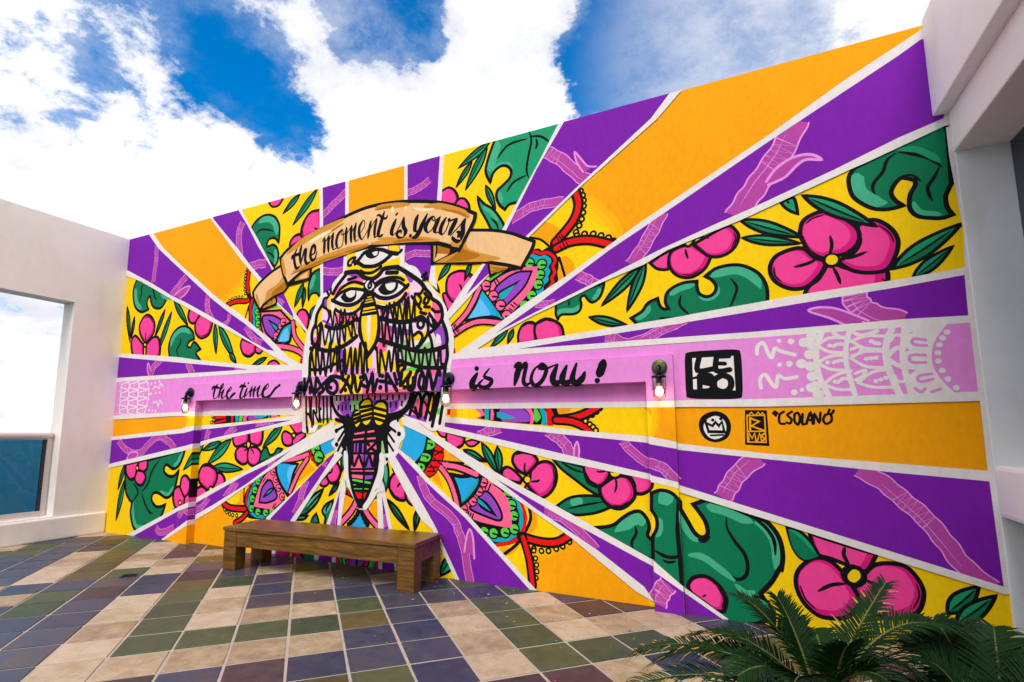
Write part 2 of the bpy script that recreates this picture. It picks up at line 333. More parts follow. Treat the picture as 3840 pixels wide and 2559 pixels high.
# ---- building on the right: stepped beams, pier and dark glazing
rb = empty('terrace_building', (1.9, 4.0, 0)); tag(rb, 'white stepped beams over dark glazing at the end of the mural', 'building')
def rbp(o): o.parent = rb; o.matrix_parent_inverse = Matrix.Translation((-1.9, -4.0, 0)); return o
rbp(boxobj('fascia_beam', (1.5, -7, 4.03), (3.4, 5.002, 4.87), M_COOL, None, .012)); rbp(boxobj('lower_beam', (1.597, -7, 3.705), (3.38, 4.998, 4.032), M_COOL, None, .012))
rbp(boxobj('pier', (1.603, 4.985, 0), (1.93, 5.32, 3.71), M_GREY, None, .008)); rbp(boxobj('ledge', (1.6, -7, .955), (2.1, 4.99, 1.315), M_COOL, None, .03))
GD = flat('dark_glazing', (22, 30, 44), .08); rbp(boxobj('glazing', (1.925, -7, 0), (2.0, 4.99, 3.71), GD, None, 0))
rbp(boxobj('back_room', (2.2, -7, 0), (3.3, 5.0, 3.71), flat('room', (60, 62, 66), .9), None, 0))

# ================================================================== mural wall
YM, YF, YR = 5.0, 4.95, 5.07
XL, XL2, XR1, XR2, ZB, ZT = -7.33, -7.12, -.772, -.53, 2.02, 2.255
mw = empty('mural_wall', (-3.6, 5.1, 0)); tag(mw, 'tall terrace wall painted with an owl in a purple and yellow sunburst', 'wall')
def mp_(o): o.parent = mw; o.matrix_parent_inverse = Matrix.Translation((3.6, -5.1, 0)); return o
mp_(boxobj('wall_core', (-9.49, YR, 0), (XW1 - .3, 5.34, TOP), M_WHITE, None, 0))
mp_(boxobj('wall_panel', (XW0 - .002, YM, 0), (XL + .02, YR + .01, TOP - .002), M_WHITE, None, 0)); mp_(boxobj('wall_panel', (XR2 - .02, YM, 0), (XW1 - .31, YR + .01, TOP - .002), M_WHITE, None, 0)); mp_(boxobj('wall_panel', (XL + .02, YM, ZT - .02), (XR2 - .02, YR + .01, TOP - .002), M_WHITE, None, 0))
mp_(boxobj('pilaster', (XL, YF, 0), (XL2, YR + .012, ZT), M_WHITE, None, 0)); mp_(boxobj('pilaster', (XR1, YF, 0), (XR2, YR + .012, ZT), M_WHITE, None, 0)); mp_(boxobj('beam', (XL2 - .001, YF + .0004, ZB), (XR1 + .001, YR + .013, ZT - .0004), M_WHITE, None, 0))

RECTS = {'M': [(XW0, XL, 0, TOP), (XR2, 1.62, 0, TOP), (XL, XR2, ZT, TOP)], 'F': [(XL, XL2, 0, ZT), (XR1, XR2, 0, ZT), (XL2, XR1, ZB, ZT)], 'R': [(XL2, XR1, 0, ZB)]}
PLANE = {'M': YM, 'F': YF, 'R': YR}
SIDES = [('x', XL, 0, ZT, YM, -1), ('x', XL2, 0, ZB, YR, 1), ('x', XR1, 0, ZB, YR, -1), ('x', XR2, 0, ZT, YM, 1), ('z', ZB, XL2, XR1, YR, -1), ('z', ZT, XL, XR2, YM, 1)]
STEP = 0.00016
CELL = 0.02; GX = int((XW1 - XW0) / CELL) + 4; GZ = int(TOP / CELL) + 4
import numpy as np
LEV = {k: np.zeros((GX, GZ), int) for k in 'MFR'}
motifs = []
def smooth(P, cor, closed, n=5):
    P = [Vector(p_) for p_ in P]; n_ = len(P); cor = set(range(n_)) if cor == 'A' else set(cor); outp = []
    for i in range(n_ if closed else n_ - 1):
        p1, p2 = P[i], P[(i + 1) % n_]
        p0 = P[i - 1] if closed or i > 0 else p1
        p3 = P[(i + 2) % n_] if closed or i + 2 < n_ else p2
        if i in cor and (i + 1) % n_ in cor: outp.append(p1.copy()); continue
        if i in cor: p0 = p1
        if (i + 1) % n_ in cor: p3 = p2
        for k in range(n):
            t = k / n; m1, m2 = (p2 - p0) / 2, (p3 - p1) / 2
            outp.append((2 * t**3 - 3 * t * t + 1) * p1 + (t**3 - 2 * t * t + t) * m1 + (3 * t * t - 2 * t**3) * p2 + (t**3 - t * t) * m2)
    if not closed: outp.append(P[-1].copy())
    return outp
def fill(S):
    return [tuple(S[i] for i in t) for t in tessellate_polygon([[Vector((v.x, v.y, 0)) for v in S]])]
def stroke(S, w, closed=False, taper=0):
    """quads along a polyline; taper 1 = both ends pointed, 2 = soft ends"""
    S = [s_ for i, s_ in enumerate(S) if i == 0 or (s_ - S[i - 1]).length > 1e-4]
    n_ = len(S)
    if n_ < 2: return []
    Lf, Rt = [], []
    for i, p_ in enumerate(S):
        a = S[i - 1] if closed or i > 0 else p_; b = S[(i + 1) % n_] if closed or i < n_ - 1 else p_
        d1 = (p_ - a).normalized() if (p_ - a).length > 1e-9 else (b - p_).normalized(); d2 = (b - p_).normalized() if (b - p_).length > 1e-9 else d1
        t = d1 + d2; t = t.normalized() if t.length > 0.2 else d2
        nrm_ = Vector((-t.y, t.x)); k = 1.0 / max(abs(nrm_.dot(Vector((-d2.y, d2.x)))), 0.6)
        u = i / (n_ - 1); h = w / 2
        if taper == 1: h *= 0.28 + 0.72 * min(1, math.sin(math.pi * u) * 1.35)
        if taper == 2: h *= min(1, math.sin(math.pi * u) * 1.8 + .02)
        Lf.append(p_ + nrm_ * h * k); Rt.append(p_ - nrm_ * h * k)
    T = []
    for i in range(n_ if closed else n_ - 1):
        j = (i + 1) % n_; T += [(Lf[i], Rt[i], Rt[j]), (Lf[i], Rt[j], Lf[j])]
    if not closed and taper == 0:
        for e, q in ((S[0], S[1]), (S[-1], S[-2])):
            d_ = (e - q).normalized() * w / 2; nn = Vector((-d_.y, d_.x)); ring = [e + nn * math.cos(a) + d_ * math.sin(a) for a in [math.pi * k / 6 for k in range(7)]]
            T += [(e, ring[k], ring[k + 1]) for k in range(6)]
    return T
def disc(c, r_, n_=12): 
    q = [c + Vector((math.cos(2 * math.pi * k / n_), math.sin(2 * math.pi * k / n_))) * r_ for k in range(n_)]; return [(c, q[k], q[(k + 1) % n_]) for k in range(n_)]
def clip(poly, r_):
    for ax, lim, sg in ((0, r_[0], 1), (0, r_[1], -1), (1, r_[2], 1), (1, r_[3], -1)):
        outp = []
        for i in range(len(poly)):
            a, b = poly[i - 1], poly[i]; da, db = (a[ax] - lim) * sg, (b[ax] - lim) * sg
            if (da >= 0) != (db >= 0): outp.append(a + (b - a) * (da / (da - db)))
            if db >= 0: outp.append(b)
        poly = outp
        if len(poly) < 3: return []
    return poly
mask = {}
def m(name): motifs.append((name, [], [], [])); mask.clear()
def clip_tri(T, K):
    """the part of triangles T that lies inside triangles K"""
    outp = []
    for t in T:
        for k in K:
            if max(v.x for v in t) < min(v.x for v in k) or min(v.x for v in t) > max(v.x for v in k) or max(v.y for v in t) < min(v.y for v in k) or min(v.y for v in t) > max(v.y for v in k): continue
            poly = [v.copy() for v in t]; sg = 1 if (k[1] - k[0]).cross(k[2] - k[0]) > 0 else -1
            for a, b in ((k[0], k[1]), (k[1], k[2]), (k[2], k[0])):
                e = b - a; new = []
                for i in range(len(poly)):
                    u, v = poly[i - 1], poly[i]; du, dv = e.cross(u - a) * sg, e.cross(v - a) * sg
                    if (du >= 0) != (dv >= 0): new.append(u + (v - u) * (du / (du - dv)))
                    if dv >= 0: new.append(v)
                poly = new
                if len(poly) < 3: break
            for i in range(1, len(poly) - 1): outp.append((poly[0], poly[i], poly[i + 1]))
    return outp
def prim(reg, c, T):
    if motifs[-1][0] == 'purple_ray':                      # branches stop at the white borders
        if c == 'P': mask.setdefault(reg, []).extend(T)
        elif c in ('mv', 'ml'): T = clip_tri(T, mask.get(reg, []))
    if not T: return
    name, V, Fc, MI = motifs[-1]; g = LEV[reg]; lev = 0; cells = []
    for t in T:
        x0 = int((min(v.x for v in t) - XW0) / CELL); x1 = int((max(v.x for v in t) - XW0) / CELL) + 1; z0 = int(min(v.y for v in t) / CELL); z1 = int(max(v.y for v in t) / CELL) + 1
        x0, x1, z0, z1 = max(x0, 0), min(x1, GX), max(z0, 0), min(z1, GZ)
        if x1 <= x0 or z1 <= z0: continue
        big_ = (x1 - x0) * (z1 - z0) > 400
        cells.append((x0, x1, z0, z1, t if big_ else None))
    masks = []
    for x0, x1, z0, z1, t in cells:
        if t is None: masks.append((x0, x1, z0, z1, None)); lev = max(lev, g[x0:x1, z0:z1].max()); continue
        xs = (np.arange(x0, x1) + .5) * CELL + XW0; zs = (np.arange(z0, z1) + .5) * CELL; ok = np.ones((x1 - x0, z1 - z0), bool)
        a, b, c_ = t; sgn = 1 if (b - a).cross(c_ - a) > 0 else -1
        for p_, q_ in ((a, b), (b, c_), (c_, a)):
            e = q_ - p_; L_ = max(e.length, 1e-9)
            ok &= ((e.x * (zs[None, :] - p_.y) - e.y * (xs[:, None] - p_.x)) * sgn / L_) > -CELL * 1.1
        masks.append((x0, x1, z0, z1, ok))
        if ok.any(): lev = max(lev, g[x0:x1, z0:z1][ok].max())
    lev += 1
    for x0, x1, z0, z1, ok in masks:
        if ok is None: g[x0:x1, z0:z1] = lev
        else: g[x0:x1, z0:z1][ok] = lev
    off = lev * STEP; y = PLANE[reg] - off; mi = PK.index(c); nT = len(T)
    for it, t in enumerate(T):
        yy = y - 0.00008 * it / nT
        for r_ in RECTS[reg]:
            q = clip([Vector(v) for v in t], r_)
            if not q: continue
            i0 = len(V); V.extend((v.x, yy, v.y) for v in q)
            cr = sum(q[i - 1].x * q[i].y - q[i].x * q[i - 1].y for i in range(len(q)))
            idx = list(range(i0, i0 + len(q))); Fc.append(idx if cr > 0 else idx[::-1]); MI.append(mi)
            if reg != 'F': continue
            for i in range(len(q)):
                a, b = q[i - 1], q[i]
                if (a - b).length < 1e-5: continue
                for ax, lim, lo, hi, back, sg in SIDES:
                    k = 0 if ax == 'x' else 1; u = 1 - k
                    if abs(a[k] - lim) > 1e-6 or abs(b[k] - lim) > 1e-6: continue
                    aa, bb = max(min(a[u], b[u]), lo), min(max(a[u], b[u]), hi)
                    if bb - aa < 1e-4: continue
                    L_ = lim + sg * off; i0 = len(V)
                    for s_, yv in ((aa, yy), (bb, yy), (bb, back), (aa, back)): V.append((L_, yv, s_) if ax == 'x' else (s_, yv, L_))
                    Fc.append([i0, i0 + 1, i0 + 2, i0 + 3]); MI.append(mi)
def p(reg, op, c, w, flatpts, cor=(), ex=()):
    P = [Vector((flatpts[i] / 1000, flatpts[i + 1] / 1000)) for i in range(0, len(flatpts), 2)]; w = w / 1000
    if op == 'poly': prim(reg, c, fill(smooth(P, cor, True)))
    elif op == 'line': prim(reg, c, stroke(smooth(P, cor, False), w))
    elif op == 'tap': prim(reg, c, stroke(smooth(P, cor, False), w, False, 1))
    elif op == 'loop': prim(reg, 'k', stroke(smooth(P, cor, True), w, True))
    elif op == 'outl': S = smooth(P, cor, True); prim(reg, c, fill(S)); prim(reg, 'k', stroke(S, w, True))
    elif op == 'dots':
        for q in P: prim(reg, c, disc(q, w / 2))
    elif op == 'band': S = smooth(P, cor, False); prim(reg, 'k', stroke(S, w)); prim(reg, c, stroke(S, ex / 1000))
    elif op == 'beads':
        for q in P: prim(reg, 'k', disc(q, w * .66)); prim(reg, c, disc(q, w * .5)); prim(reg, 'k', stroke([q + Vector((-.05, -.05)) * w, q + Vector((.38, -.13)) * w], w * .21))
    elif op == 'scallops':
        for q in P: prim(reg, 'k', disc(q, w * .5)); prim(reg, 'Y', disc(q, w * .21))
    elif op == 'petal':
        S = smooth(P, cor, True); prim(reg, 'pd', fill(S))
        cen = sum(P, Vector((0, 0))) / len(P); hx = max(q.x for q in P) - min(q.x for q in P); hz = max(q.y for q in P) - min(q.y for q in P)
        prim(reg, 'pk', fill(smooth([cen + (q - cen) * .80 + Vector((-.04 * hx, .03 * hz)) for q in P], cor, True)))
        prim(reg, 'k', stroke(S, w, True)); k = len(P) // 2
        prim(reg, 'k', stroke(smooth([cen + (q - cen) * .86 for q in P[k - 1:k + 2]], [], False), w * .45, False, 1))
    elif op == 'blade':
        a, b = P; d_ = b - a; nn = Vector((-d_.y, d_.x)).normalized(); W_ = ex / 1000
        def pt(t, s_): return a + d_ * t + nn * s_ * W_ / 2
        L1 = [pt(0, 0), pt(.2, -.72), pt(.45, -1), pt(.75, -.62), pt(1, 0)]; L2 = [pt(.75, .62), pt(.45, 1), pt(.2, .72)]
        S = smooth(L1 + L2, [0, 4], True); prim(reg, c, fill(S)); prim(reg, 'g1', fill(smooth(L1 + [pt(.9, 0), pt(.5, -.08), pt(.1, 0)], [0, 4, 5, 7], True)))
        prim(reg, 'k', stroke(S, w, True)); prim(reg, 'k', stroke(smooth([pt(.12, 0), pt(.5, -.08), pt(.85, 0)], [], False), w * .6, False, 1))
    elif op == 'broad':
        S = smooth(P, cor, True); prim(reg, c, fill(S)); n_ = len(P)
        ar = sum(P[i].x * P[(i + 1) % n_].y - P[(i + 1) % n_].x * P[i].y for i in range(n_)); sg = 1 if ar > 0 else -1
        for i0, i1, hw in ex:
            hw /= 1000; q = []
            for i in [(i0 + j) % n_ for j in range((i1 - i0) % n_ + 1)]:
                t = P[(i + 1) % n_] - P[i - 1]; q.append(P[i] + Vector((-t.y, t.x)).normalized() * sg * hw * .55)
            prim(reg, 'g3', stroke(smooth(q, [], False), hw, False, 2))
        prim(reg, 'k', stroke(S, w, True))
    elif op == 'branch':
        S = smooth(P, [], False, 7); h = w / 2; Lf, Rt = [], []
        for i, q in enumerate(S):
            t = (S[min(i + 1, len(S) - 1)] - S[max(i - 1, 0)]).normalized(); nn = Vector((-t.y, t.x)); wob = 1 + .07 * math.sin(i * 1.1); Lf.append(q + nn * h * wob); Rt.append(q - nn * h * (2 - wob))
        prim(reg, c, fill(Lf + Rt[::-1])); lw_ = max(.006, h * .15)
        prim(reg, 'ml', stroke(Lf, lw_)); prim(reg, 'ml', stroke(Rt, lw_))
        for t0, t1, n_ in ex:
            q = []
            for j in range(n_ + 1):
                x = (t0 + (t1 - t0) * j / n_) * (len(S) - 1); i = min(int(x), len(S) - 2); f_ = x - i; A_ = Lf if j % 2 else Rt; q.append(A_[i] * (1 - f_) + A_[i + 1] * f_)
            prim(reg, 'ml', stroke(q, lw_ * .7))
        n_ = len(S); prim(reg, 'ml', stroke([Lf[i] * .35 + Rt[i] * .65 for i in range(n_ // 6, n_ - n_ // 6, max(1, n_ // 6))], lw_ * .5, False, 1))

# every painted figure below: (surface, brush, colour, line width, points in millimetres along the wall and up it)
m('yellow_ground')
for q in 'MFR':
    for r_ in RECTS[q]: p(q, 'poly', 'Y', 0, [int(r_[0] * 1000) - 5, int(r_[2] * 1000) - 5, int(r_[1] * 1000) + 5, int(r_[2] * 1000) - 5, int(r_[1] * 1000) + 5, int(r_[3] * 1000) + 5, int(r_[0] * 1000) - 5, int(r_[3] * 1000) + 5], 'A')
m('orange_ray')
p('M','line','y1',385,[-6232,3983,-6292,3894,-6480,3709,-6698,3556,-6954,3487])
p('M','line','y2',262,[-6232,3983,-6292,3894,-6480,3709,-6698,3556,-6954,3487])
p('M','line','y3',139,[-6232,3983,-6292,3894,-6480,3709,-6698,3556,-6954,3487])
p('M','poly','O',0,[-8585,4855,-7166,4867,-7002,4714,-6809,4474,-6446,4097,-6292,3894,-6480,3709,-6698,3556,-6812,3504,-6966,3613,-7395,3913,-7849,4223,-8272,4542],'A')
m('orange_ray')
p('M','poly','O',0,[-4461,4935,-3540,4922,-3513,3715,-4415,3858],'A')
m('orange_ray')
p('M','line','y1',362,[-1335,4034,-1257,3970,-1148,3866,-991,3675,-932,3529,-967,3434])
p('M','line','y2',246,[-1335,4034,-1257,3970,-1148,3866,-991,3675,-932,3529,-967,3434])
p('M','line','y3',130,[-1335,4034,-1257,3970,-1148,3866,-991,3675,-932,3529,-967,3434])
p('M','poly','O',0,[-1335,4034,-323,4870,1515,4909,1466,4752,-774,3572,-966,3462,-932,3529,-991,3675,-1148,3866,-1257,3970],'A')
p('M','poly','O',0,[-1897,3628,-1754,3771,-1623,3693,-1542,3579,-1674,3471,-1806,3564],[0,1,3,4])
p('M','poly','O',0,[-1594,3347,-1535,3360,-1465,3299,-1431,3222,-1432,3165,-1526,3135],[0,1,4,5])
p('M','poly','O',0,[-1607,3269,-1568,3213,-1540,3122,-1636,3077],[0,2,3])
m('orange_ray')
p('M','poly','O',0,[-812,1788,210,1770,1584,1790,1565,1279,185,1377,-536,1457],'A')
p('F','poly','O',0,[-804,1785,207,1768,1568,1788,1550,1282,183,1379,-530,1458],'A')
p('R','poly','O',0,[-823,1791,213,1773,1606,1793,1587,1276,187,1374,-543,1456],'A')
m('orange_ray')
p('M','line','y1',146,[-667,1792,-668,1655,-676,1584,-708,1505])
p('F','line','y1',144,[-660,1790,-661,1654,-669,1584,-701,1505])
p('R','line','y1',148,[-676,1796,-677,1657,-685,1584,-718,1504])
p('F','line','y2',98,[-660,1790,-661,1654,-669,1584,-701,1505])
p('R','line','y2',100,[-676,1796,-677,1657,-685,1584,-718,1504])
p('F','line','y3',52,[-660,1790,-661,1654,-669,1584,-701,1505])
p('R','line','y3',53,[-676,1796,-677,1657,-685,1584,-718,1504])
p('M','poly','O',0,[-667,1792,-516,1789,-527,1447,-737,1490,-686,1574,-671,1693],'A')
p('F','poly','O',0,[-660,1790,-511,1786,-522,1448,-730,1491,-679,1574,-664,1691],'A')
m('orange_ray')
p('M','poly','O',0,[-9347,1769,-7364,1813,-7367,1623,-9302,1485],'A')
p('F','poly','O',0,[-9253,1767,-7290,1810,-7293,1622,-9209,1486],'A')
m('orange_ray')
p('R','line','y1',228,[-1931,57,-1939,264,-1778,332,-1666,374,-1598,452,-1541,529])
p('R','line','y2',155,[-1931,57,-1939,264,-1778,332,-1666,374,-1598,452,-1541,529])
p('R','line','y3',82,[-1931,57,-1939,264,-1778,332,-1666,374,-1598,452,-1541,529])
p('F','poly','O',0,[-1515,557,-859,153,-773,-28,-1867,-20,-1909,-11,-1894,294,-1736,361,-1626,402,-1560,478],'A')
p('R','poly','O',0,[-1552,533,-880,119,-791,-67,-1913,-58,-1955,-49,-1939,264,-1778,332,-1666,374,-1598,452],'A')
p('R','poly','O',0,[-1973,775,-1910,720,-1905,657,-1941,569,-2018,520,-1988,597,-1969,684],[0,4,5,6])
p('R','poly','O',0,[-2334,364,-2175,389,-2078,483,-2090,429,-2163,337,-2260,295],[0,1,2,5])
p('R','poly','O',0,[-3011,1355,-2803,1287,-2762,1241,-3038,1235],'A')
p('R','poly','O',0,[-3079,1138,-3163,1052,-3006,940],'A')
m('orange_ray')
p('M','poly','O',0,[-7628,38,-6656,499,-6452,584,-6363,445,-6167,415,-5936,403,-5654,423,-4581,51,-6388,-224,-7777,-65],'A')
p('F','poly','O',0,[-7551,53,-6589,510,-6388,594,-6299,456,-6105,427,-5876,414,-5597,434,-4535,66,-6324,-207,-7699,-49],'A')
p('R','poly','O',0,[-7734,17,-6749,484,-6543,571,-6452,429,-6253,399,-6019,387,-5733,407,-4645,30,-6478,-249,-7886,-88],'A')
p('R','poly','O',0,[-6219,749,-6136,775,-6119,581,-6310,555,-6230,632],[0,1,2,4])
p('R','poly','O',0,[-5057,1338,-5341,1292,-5170,1323,-5018,1297],[0,1,3])
p('R','poly','O',0,[-5219,893,-5011,1188,-4877,1096],'A')
p('R','poly','O',0,[-4413,802,-4248,770,-4316,655,-4428,551],[0,1,3])
p('R','poly','O',0,[-3893,773,-4020,696,-3966,582,-3885,510],[0,1,3])
p('R','poly','O',0,[-5376,1833,-5181,1822,-5179,1787,-5334,1789],'A')
p('R','poly','O',0,[-2924,1818,-2834,1816,-2833,1725,-2923,1727],'A')
p('R','poly','O',0,[-1683,1797,-1523,1794,-1558,1751,-1661,1742],[0,1,3])
m('painted_leaf')
p('M','broad','g1',41,[-8904,4107,-8979,3958,-8970,3789,-8885,3613,-8709,3512,-8524,3538,-8580,3635,-8558,3723,-8510,3750,-8467,3640,-8369,3549,-8200,3530,-8089,3633,-8264,3814,-8479,3950],[0,5,12,14],[[1,4,100]])
p('M','tap','k',33,[-8808,3697,-8751,3819,-8767,3932,-8714,3971])
p('M','tap','k',33,[-8685,3976,-8472,3894,-8395,3740,-8330,3679])
p('M','poly','g3',0,[-8259,3778,-8163,3677,-7994,3636,-7928,3650,-8145,3755],[0,3,4])
m('painted_leaf')
p('M','blade','g2',32,[-9115,3648,-8950,3035],[],83)
m('painted_leaf')
p('M','blade','g2',32,[-8888,3449,-8921,3101],[],63)
m('painted_leaf')
p('M','blade','g2',31,[-8095,3487,-8304,3051],[],72)
m('painted_leaf')
p('M','blade','g2',30,[-7923,3434,-8217,2766],[],92)
m('painted_leaf')
p('M','blade','g2',30,[-7884,3618,-7503,3178],[],98)
m('painted_flower')
p('M','petal','pk',40,[-8575,2961,-8816,3133,-8911,3032,-8875,2867,-8777,2753,-8544,2738],[0,5])
p('M','petal','pk',39,[-8502,2956,-8334,3066,-8192,3037,-8129,2867,-8177,2714,-8486,2734],[0,5])
p('M','petal','pk',40,[-8535,2985,-8686,3140,-8723,3305,-8611,3439,-8467,3433,-8337,3305,-8330,3145,-8430,3047],[0])
p('M','tap','k',22,[-8545,3163,-8539,3074,-8509,3000])
p('M','outl','Y',31,[-8575,2961,-8543,3000,-8489,2960,-8529,2922])
m('painted_flower')
p('M','petal','pk',38,[-7230,3316,-7343,3202,-7460,3230,-7517,3329,-7471,3443,-7341,3412],[0,5])
p('M','petal','pk',37,[-7230,3316,-7329,3192,-7300,3039,-7167,2953,-7001,2997,-6943,3139,-6976,3225,-7107,3321],[0,7])
m('painted_leaf')
p('M','broad','g1',37,[-7871,2678,-7926,2869,-7869,3053,-7723,3161,-7543,3170,-7380,3079,-7329,2958,-7439,2925,-7477,2861,-7403,2834,-7324,2911,-7162,2789,-7267,2739,-7158,2633],[0,6,11,13],[[1,5,91]])
p('M','tap','k',30,[-7669,2702,-7722,2820,-7643,2916,-7666,3002])
m('painted_leaf')
p('M','blade','g2',28,[-6884,3147,-6814,2699],[],89)
m('painted_leaf')
p('M','blade','g2',28,[-6798,3118,-6414,2586],[],122)
m('painted_flower')
p('M','petal','pk',34,[-6283,2874,-6309,2782,-6242,2653,-6118,2606,-6015,2660,-6002,2774,-6135,2815],[0,5,6])
p('M','petal','pk',30,[-5996,2743,-5998,2667,-5906,2638,-5832,2708,-5914,2737],[0,3,4])
m('painted_flower')
p('M','petal','pk',29,[-5754,2428,-5729,2501,-5628,2525,-5544,2483,-5511,2422],[0,4])
m('painted_leaf')
p('M','blade','g2',26,[-5775,2572,-6064,2473],[],67)
m('painted_leaf')
p('M','blade','g2',27,[-6526,2691,-6376,2537],[],79)
m('painted_flower')
p('M','petal','pk',33,[-5247,3115,-5192,3176,-5094,3158,-5031,3063,-5043,2948,-5087,2879,-5202,3021],[5])
m('painted_leaf')
p('M','blade','g2',26,[-5159,3537,-5298,3232],[],88)
m('painted_leaf')
p('M','blade','g2',26,[-5128,3473,-5155,3206],[],60)
m('painted_leaf')
p('M','broad','g1',33,[-4867,3698,-4988,3664,-5049,3553,-5068,3436,-5054,3294,-5010,3370,-4915,3373,-4845,3291],[0,4,7],[[1,3,80]])
m('painted_leaf')
p('M','broad','g1',29,[-4888,3223,-4999,3162,-5014,3091,-4980,3007,-4881,3077],[0,3,4])
m('painted_leaf')
p('M','broad','g1',36,[-6240,4491,-6126,4602,-5953,4648,-5776,4593,-5671,4453,-5654,4307,-5662,4185,-5731,4260,-5839,4275,-5888,4219,-5878,4166,-5778,4177,-5701,4132,-5655,4023,-5664,3914,-5722,3844,-5791,3917,-5928,4033,-6127,4340],[0,6,15],[[1,5,103],[12,15,71]])
p('M','tap','k',29,[-6130,4373,-6047,4440,-5892,4416,-5771,4372])
p('M','tap','k',28,[-5889,4091,-5800,4045,-5732,3972])
m('painted_leaf')
p('M','blade','g2',28,[-5302,4823,-5603,4604],[],87)
m('painted_leaf')
p('M','blade','g2',27,[-4985,4829,-5404,4398],[],105)
m('painted_flower')
p('M','petal','pk',32,[-5896,4820,-5842,4757,-5765,4734,-5681,4752,-5612,4830,-5796,4865],[0,4,5])
m('painted_flower')
p('M','petal','pk',38,[-5436,4051,-5443,4145,-5367,4229,-5247,4236,-5131,4124,-5286,4057],[0,4,5])
p('M','petal','pk',38,[-4900,4518,-5075,4521,-5188,4427,-5244,4297,-5213,4176,-5057,4203,-4865,4199],[0,6])
p('M','tap','k',26,[-5014,4290,-4954,4253,-4906,4252])
m('painted_flower')
p('M','petal','pk',30,[-3033,4373,-2930,4405,-2841,4345,-2797,4243,-2840,4172,-3031,4184],[0,5])
p('M','petal','pk',29,[-2837,4171,-2783,4233,-2711,4218,-2654,4135,-2661,4058,-2782,4108])
m('painted_leaf')
p('M','blade','g2',23,[-2388,4834,-2797,4615],[],88)
m('painted_leaf')
p('M','blade','g2',23,[-2424,4782,-2700,4326],[],101)
m('painted_leaf')
p('M','blade','g2',23,[-2619,4653,-2823,4388],[],67)
m('painted_leaf')
p('M','blade','g2',22,[-2441,4322,-2322,4019],[],69)
m('painted_leaf')
p('M','broad','g2',31,[-2545,4210,-2460,4108,-2352,4023,-2259,3891,-2218,3795,-2260,3715,-2366,3784,-2433,3911,-2515,4068],[0,5],[[1,3,56]])
p('M','tap','k',25,[-2379,3926,-2312,3850,-2286,3770])
m('painted_leaf')
p('M','broad','g2',34,[-2308,4881,-2377,4728,-2432,4570,-2439,4467,-2385,4344,-2351,4447,-2269,4506,-2190,4499,-2131,4434,-2145,4348,-2231,4278,-2298,4229,-2309,4154,-2272,4057,-2206,3991,-2153,4040,-2024,4045,-1527,4872,-1925,4882],[0,4,14,16,17,18],[[0,3,107],[11,13,63],[5,8,44]])
p('M','tap','k',27,[-1913,4840,-1886,4718,-1923,4550,-1946,4391,-1920,4291])
p('M','tap','k',27,[-1907,4774,-1775,4737,-1678,4648])
p('M','tap','k',28,[-1927,4754,-2161,4738,-2303,4604])
p('M','tap','k',27,[-1945,4334,-2099,4287,-2185,4189])
p('M','tap','k',27,[-1832,4729,-1820,4663,-1840,4605])
m('painted_leaf')
p('M','blade','g2',22,[-2889,3489,-3053,3301],[],78)
m('painted_leaf')
p('M','blade','g2',22,[-3123,3295,-3036,3154],[],44)
m('painted_flower')
p('M','petal','pk',28,[-2961,3139,-2992,3117,-2944,2971,-2894,2877,-2775,3016],[0,3,4])
p('M','petal','pk',31,[-2947,3214,-2919,3326,-2820,3370,-2707,3360,-2596,3276,-2582,3168,-2733,3042,-2845,3015,-2929,3109])
p('M','tap','k',25,[-2779,3220,-2751,3176,-2745,3119])
m('painted_leaf')
p('M','blade','g2',22,[-2627,3450,-2707,3259],[],56)
m('painted_flower')
p('M','petal','pk',29,[-694,3155,-632,3090,-532,3075,-526,3157,-487,3257,-607,3212],[0,4,5])
p('M','petal','pk',30,[-409,3276,-498,3238,-526,3157,-506,3059,-432,2986,-329,2970,-224,3029,-169,3124,-172,3155,-252,3219,-314,3282],[0,10])
p('M','petal','pk',30,[-300,3279,-200,3325,-14,3401,54,3348,72,3279,27,3185,-65,3133,-173,3143,-252,3219],[0])
p('M','outl','Y',26,[-389,3294,-353,3265,-319,3283,-293,3320,-359,3321],[0,3,4])
p('M','tap','k',23,[-374,3244,-370,3196,-356,3147])
p('M','tap','k',18,[-274,3327,-227,3335,-168,3312])
m('painted_leaf')
p('M','outl','g2',26,[418,3538,508,3564,530,3508,538,3411,492,3440,446,3488],[0,3])
p('M','tap','k',17,[462,3551,480,3513])
m('painted_flower')
p('M','petal','pk',34,[716,2933,647,2821,581,2773,544,2712,549,2646,1093,2690,1112,2767,1100,2827,990,2829,849,2886,791,2922],[0,4,5,10])
p('M','petal','pk',33,[794,2958,894,2999,953,3091,948,3221,1017,3263,1095,3243,1173,3154,1201,3049,1172,2937,1112,2839,1012,2824,905,2850,828,2907],[0])
p('M','petal','pk',35,[696,2973,629,3012,557,3099,461,3105,352,3064,302,2984,308,2885,361,2811,454,2759,557,2765,648,2839,701,2926],[0])
p('M','petal','pk',34,[752,3002,690,2993,602,3063,554,3177,542,3237,565,3330,624,3377,727,3396,844,3325,934,3224,953,3137,921,3059,843,3007],[0])
p('M','tap','k',27,[754,3181,760,3095,739,3014])
p('M','tap','k',28,[476,2947,571,2962,645,2992])
p('M','tap','k',27,[831,2966,911,2976,993,3003])
p('M','tap','k',27,[754,2910,781,2830,796,2757])
p('M','dots','k',132,[746,2966])
p('M','dots','Y',86,[751,2970])
m('painted_leaf')
p('M','blade','g2',28,[587,3566,1069,3204],[],113)
m('painted_leaf')
p('M','blade','g2',27,[96,3437,556,3201],[],102)
m('painted_leaf')
p('M','blade','g2',24,[104,3271,535,3149],[],80)
m('painted_leaf')
p('M','blade','g2',26,[1143,2836,1597,3130],[],122)
